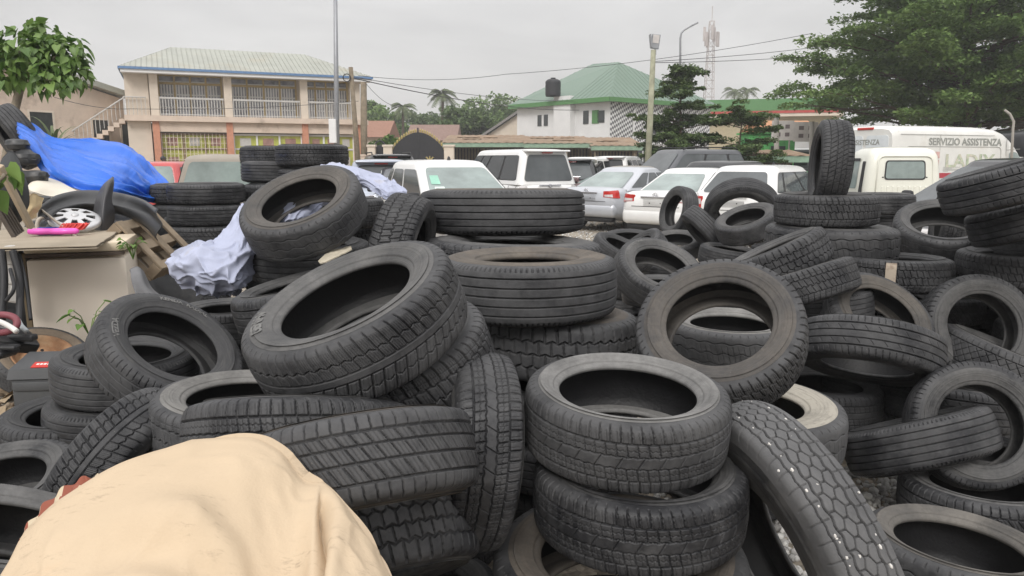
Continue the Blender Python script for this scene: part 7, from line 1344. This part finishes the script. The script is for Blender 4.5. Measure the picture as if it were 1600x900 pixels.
# soil litter
r = np.random.default_rng(30); V, F = [], []
for i in range(260):
    p = np.array([r.uniform(-3.2, -1.95), r.uniform(2.7, 4.6)]); z = float(hgt(*p)) + .01; s_ = r.uniform(.03, .09); a = r.uniform(0, 6.28); b0 = len(V); d1 = np.array([math.cos(a), math.sin(a), r.normal(0, .3)]) * s_; d2 = np.array([-math.sin(a), math.cos(a), r.normal(0, .3)]) * s_ * .5; c = np.array([*p, z + .01]); V += [c - d1, c + d2 + [0, 0, .012], c + d1, c - d2]; F.append((b0, b0 + 1, b0 + 2, b0 + 3))
tag(mobj('leaf_litter', npmesh('leaf_litter', V, F), island_mat('dry_litter', (.12, .08, .05), (.42, .33, .22)), None, False), 'dry leaves and bark scattered on the bare soil at the left', 'litter', kind='stuff')
# ---- label on a tyre, pebbles in the truck tread
ro = TY['r5']; n = Vector(ro['_n'])
r5c = Vector(ro.location); vdir = (CAM - r5c).normalized(); vdir = (vdir - n * vdir.dot(n)).normalized(); ax = n.cross(vdir)
R5 = ro['_D'] / 2; G_ = []
for i in range(9):
    a = -.02 + (i - 4) * .022; dr_ = vdir * math.cos(a - .04) + ax * math.sin(a - .04)
    G_.append([tuple(r5c + dr_ * (R5 + .004 - (.012 if abs(t_) > .85 else 0)) + n * t_ * .085) for t_ in np.linspace(-1, 1, 9)])
lbl = patch('paper_label', G_, mat('paper_label', (.42, .36, .29), .8, .2, var=.15, dirt=(.25, .18, .14), dscale=22, dthr=.5), None, 14, 14, None, .001, True); lbl.parent = ro; bpy.context.view_layer.update(); lbl.matrix_parent_inverse = ro.matrix_world.inverted()
hx = TY['hex']; r = np.random.default_rng(8); mb = MB(); bm = bmesh.new(); bmesh.ops.create_icosphere(bm, subdivisions=1, radius=1); bv = [v.co.copy() for v in bm.verts]; bf = [[v.index for v in f_.verts] for f_ in bm.faces]; bm.free()
tw = .40 * BW
for i in range(150):
    A_ = r.uniform(0, 6.283); k = r.integers(0, 4); t0 = (.60 if k < 2 else -.60) + .035 * math.sin(A_ * 30) * 1 if k < 3 else r.choice([-.25, .2, .95, -.9])
    s_ = r.uniform(.0022, .0055); rr_ = TR - .004 - (.006 if abs(t0) > .9 else 0); c = Vector((rr_ * math.cos(A_), rr_ * math.sin(A_), t0 * tw)); sc = Vector((s_ * r.uniform(.7, 1.3), s_ * r.uniform(.7, 1.3), s_ * r.uniform(.8, 1.5)))
    mb.add([c + Vector((v.x * sc.x, v.y * sc.y, v.z * sc.z)) for v in bv], bf)
mb.build('stuck_pebbles', mat('white_pebbles', (.62, .60, .57), .8, .3, var=.2), hx, False)['kind'] = 'stuff'
# ---- person walking behind the tarpaulin
def person(px, Y, label):
    root = empty('person', (xy(px, Y), Y, 0), R_(-60), label, 'person'); me = bpy.data.meshes.new('body')
    pts = {'pel': (0, 0, .95), 'bel': (0, .01, 1.1), 'che': (0, .0, 1.3), 'nek': (0, .0, 1.46), 'jaw': (0, .03, 1.54), 'hed': (0, .025, 1.62), 'top': (0, .01, 1.70), 'sl': (-.18, 0, 1.40), 'el': (-.22, -.04, 1.13), 'wl': (-.20, .08, .92), 'hl': (-.20, .11, .84), 'sr': (.18, 0, 1.40), 'er': (.23, .0, 1.13), 'wr': (.22, .12, .93), 'hr': (.22, .15, .85), 'hipl': (-.10, 0, .90), 'kl': (-.10, .12, .50), 'al': (-.10, .02, .09), 'tl': (-.10, .18, .04), 'hipr': (.10, 0, .90), 'kr': (.10, .02, .49), 'ar': (.10, -.16, .12), 'tr': (.10, -.02, .04)}
    rad = dict(pel=.14, bel=.125, che=.15, nek=.055, jaw=.075, hed=.098, top=.07, sl=.075, el=.045, wl=.03, hl=.036, sr=.075, er=.045, wr=.03, hr=.036, hipl=.095, kl=.06, al=.042, tl=.035, hipr=.095, kr=.06, ar=.042, tr=.035)
    ed = [('pel', 'bel'), ('bel', 'che'), ('che', 'nek'), ('nek', 'jaw'), ('jaw', 'hed'), ('hed', 'top'), ('che', 'sl'), ('sl', 'el'), ('el', 'wl'), ('wl', 'hl'), ('che', 'sr'), ('sr', 'er'), ('er', 'wr'), ('wr', 'hr'), ('pel', 'hipl'), ('hipl', 'kl'), ('kl', 'al'), ('al', 'tl'), ('pel', 'hipr'), ('hipr', 'kr'), ('kr', 'ar'), ('ar', 'tr')]
    K = list(pts); me.from_pydata([pts[k] for k in K], [(K.index(a), K.index(b_)) for a, b_ in ed], []); o = mobj('body', me, mat('dark_skin', (.09, .05, .035), .5), root)
    o.modifiers.new('skin', 'SKIN'); sm = o.modifiers.new('sub', 'SUBSURF'); sm.levels = 2; sm.render_levels = 2
    for k, v in zip(K, me.skin_vertices[0].data): v.radius = (rad[k] * (1.15 if k in ('che', 'bel', 'pel') else 1), rad[k] * (.75 if k in ('che', 'bel', 'pel') else 1)); v.use_root = k == 'pel'
    mb = MB(); mb.lathe([(.155, .86), (.165, 1.0), (.165, 1.2), (.20, 1.33), (.19, 1.41), (.08, 1.47)], 20); [mb.tube([(s * .17, 0, 1.40), (s * .23, -.02, 1.22)], [.085, .075], 12) for s in (-1, 1)]
    for i, v in enumerate(mb.v): mb.v[i] = (v[0], v[1] * .72, v[2])
    mb.build('shirt', mat('navy_shirt', (.035, .03, .085), .85, .2, var=.2), root, True)
    mb = MB(); mb.box((-.10, .125, 1.2), (.07, .03, .36), None, .01); mb.box((.10, .125, 1.2), (.07, .03, .36), None, .01); mb.box((-.19, .0, 1.34), (.06, .15, .1), None, .01); mb.build('white_panels', M_LBLT, root)
    mb = MB(); mb.tube([(-.10, 0, .95), (-.10, .11, .52), (-.10, .03, .12)], [.115, .085, .07], 12); mb.tube([(.10, 0, .95), (.10, .02, .5), (.10, -.14, .14)], [.115, .085, .07], 12); mb.build('trousers', mat('maroon_trousers', (.10, .03, .05), .85), root, True)
    bm = bmesh.new(); bmesh.ops.create_uvsphere(bm, u_segments=16, v_segments=10, radius=.112); mb = MB()
    for v in bm.verts: v.co = Vector((v.co.x * .92, v.co.y, v.co.z * .9))
    bmesh.ops.delete(bm, geom=[v for v in bm.verts if v.co.z < -.02 and v.co.y > -.02], context='VERTS'); mb.bm(bm, Matrix.Translation((0, .0, 1.655))); mb.build('hair', M_DARK, root, True)
person(259, 30, 'person in a navy and white shirt walking right, beyond the blue tarpaulin')

for o in TY.values():
    del o['_n'], o['_D']
# ================================================================== tyres in the shade that carry the ones on top
FILL_N = [0]; FC = [0]
def fill(x, y, zs, label, D=.64, W=.2, tilt=.012):
    r = np.random.default_rng(int(abs(x * 131 + y * 977) * 10) % 9999)
    for i_, z in enumerate(zs):
        fa = FADJ.get('F%d_%d' % (FC[0], i_), (0, 0, 0))
        n = Vector((r.normal(0, tilt), r.normal(0, tilt), 1)).normalized(); root = empty('used_tyre', (x + fa[0] * .003, y + fa[1] * .003, z + fa[2] * .05), 0, label, 'tyre', label.replace('dark tyre in', 'tyres in'))
        root.rotation_mode = 'QUATERNION'; root.rotation_quaternion = n.to_track_quat('Z', 'Y') @ Matrix.Rotation(r.uniform(0, 6), 3, 'Z').to_quaternion(); root.scale = (D / BD, D / BD, W / BW)
        kind = ['summer', 'block', 'rib', 'diag', 'winter'][FILL_N[0] % 5]; FILL_N[0] += 1
        a, b_, l = side_meshes('mid', RBK['mid'])
        for nm, me in (('tread', tread_mesh(kind)), ('sidewall', a), ('sidewall', b_), ('inner_liner', l)):
            o = bpy.data.objects.new(nm, me); COL.objects.link(o); o.parent = root; o.color = (*DK, .3)
        FILLS.append(root)
    FC[0] += 1
FILLS = []
fill(.33, 2.13, [.12], 'dark tyre in the shade at the foot of the centre front stack', .66)
fill(-.80, 2.30, [.52, .32, .11], 'dark tyre in the shade under the square block tyre behind the cushion')
fill(-.42, 2.88, [.68, .47, .27, .1], 'dark tyre in the shade under the biggest tilted tyre')
fill(-.50, 1.28, [.55, .33, .11], 'dark tyre in the shade under the beige cushion')
fill(-1.34, 1.83, [.32, .11], 'dark tyre in the shade under the streaked tyre at the bottom left corner')
fill(-1.85, 2.42, [.25], 'dark tyre in the shade under the winter tyre at the left edge')
fill(-1.22, 3.15, [.33, .11], 'dark tyre in the shade under the pale grey sidewall tyre')
fill(-1.82, 3.28, [.29, .09], 'dark tyre in the shade under the flat pair by the battery box', .62)
fill(-1.83, 3.95, [.40], 'dark tyre in the shade behind the tilted lettered tyre', .60, .18)
fill(-1.08, 4.13, [.88, .67, .46, .25, .08], 'dark tyre in the shade under the tilted cloth tyre')
fill(-1.74, 4.5, [.46, .25], 'dark tyre in the shade under the hanging cloth end')
fill(-1.24, 5.45, [.87, .66, .45, .24, .09], 'dark tyre in the shade behind the cloth tyre')
fill(-.62, 4.1, [.72, .5, .3, .1], 'dark tyre in the shade under the upright winter tyre', .5)
fill(.02, 4.06, [.84, .61, .37, .13], 'dark tyre in the shade low in the rear middle stack', .86, .23)
fill(.2, 3.34, [.57, .35, .12], 'dark tyre in the shade low in the front middle stack', .74, .22)
fill(1.03, 3.42, [.16], 'dark tyre in the shade under the pale beige truck tyre', .60, .24)
fill(1.13, 3.80, [.53, .33, .12], 'dark tyre in the shade under the tyre seen through the brown ring', .62)
fill(1.84, 3.72, [.40], 'dark tyre in the shade under the arching tyre', .60)
fill(2.08, 4.28, [.38, .16], 'dark tyre in the shade under the brown faced tyre', .62)
fill(2.75, 4.32, [.24, .1], 'dark tyre in the shade under the crisscross tyre', .62)
fill(2.35, 3.82, [.1], 'dark tyre in the shade behind the upright tyre above the gravel', .62, .18)
fill(1.08, 5.35, [.45, .25, .1], 'dark tyre in the shade under the grey lettered tyre')
fill(1.78, 8.4, [.40, .2], 'dark tyre in the shade under the small looking tyre of the rear heap', .62)
fill(2.15, 7.5, [.46, .26, .09], 'dark tyre in the shade under the rear heap behind the brown ring', .64)
fill(2.65, 7.5, [.70, .5, .3, .1], 'dark tyre in the shade under the hoop shaped tyre', .62)
fill(1.2, 8.0, [.30, .1], 'dark tyre in the shade at the left end of the rear heap', .64)
fill(2.11, 5.03, [.86, .63, .4, .15], 'dark tyre in the shade low in the right stack', .80, .23)
fill(1.72, 4.66, [.58, .37, .15], 'dark tyre in the shade under the two steeply rising tyres')
fill(2.35, 4.66, [.74, .53, .32, .11], 'dark tyre in the shade under the labelled tyre')
fill(2.98, 5.3, [.82, .6, .38, .16], 'dark tyre in the shade under the propped open tyre')
fill(3.4, 5.35, [.58, .37, .15], 'dark tyre in the shade behind the crisscross tyre')
fill(3.15, 4.62, [1.06], 'dark tyre in the shade under the sloping pair at the right edge')
fill(3.45, 4.75, [.72, .5, .3, .1], 'dark tyre in the shade at the right edge')
fill(3.58, 7.3, [.84, .64, .43, .22, .09], 'dark tyre in the shade below the cream pickup cab')
fill(3.82, 6.55, [.66, .45, .24, .09], 'dark tyre in the shade behind the propped open tyre')
fill(-2.65, 6.5, [.44, .25, .09], 'dark tyre in the shade low in the straight rear left stack', .64, .19)
fill(-2.98, 6.92, [.27, .1], 'dark tyre in the shade low in the half hidden rear left stack', .64, .19)
fill(-2.3, 7.35, [1.11, .91, .7, .5, .3, .1], 'dark tyre in the shade low in the tallest rear stack', .64, .2)
fill(-1.84, 7.08, [1.26, 1.05, .84, .63, .42, .2], 'dark tyre in the shade low behind the cloth draped tyre', .64, .2)

for o in list(bpy.data.objects):
    if o.parent is None and o.get('category') and not o.get('kind'): o['kind'] = 'thing'

# ---- humid air
hz = MB(); hz.box((0, 78, 16), (260, 178, 36))
hm = bpy.data.materials.new('humid_air'); t, N, L = nt(hm); N.remove(N['Principled BSDF']); pv = N.new('ShaderNodeVolumePrincipled'); pv.inputs['Color'].default_value = (.93, .94, .95, 1); pv.inputs['Density'].default_value = .0017; pv.inputs['Anisotropy'].default_value = .2
L.new(pv.outputs[0], N['Material Output'].inputs['Volume'])
tag(hz.build('haze', hm), kind='stuff')
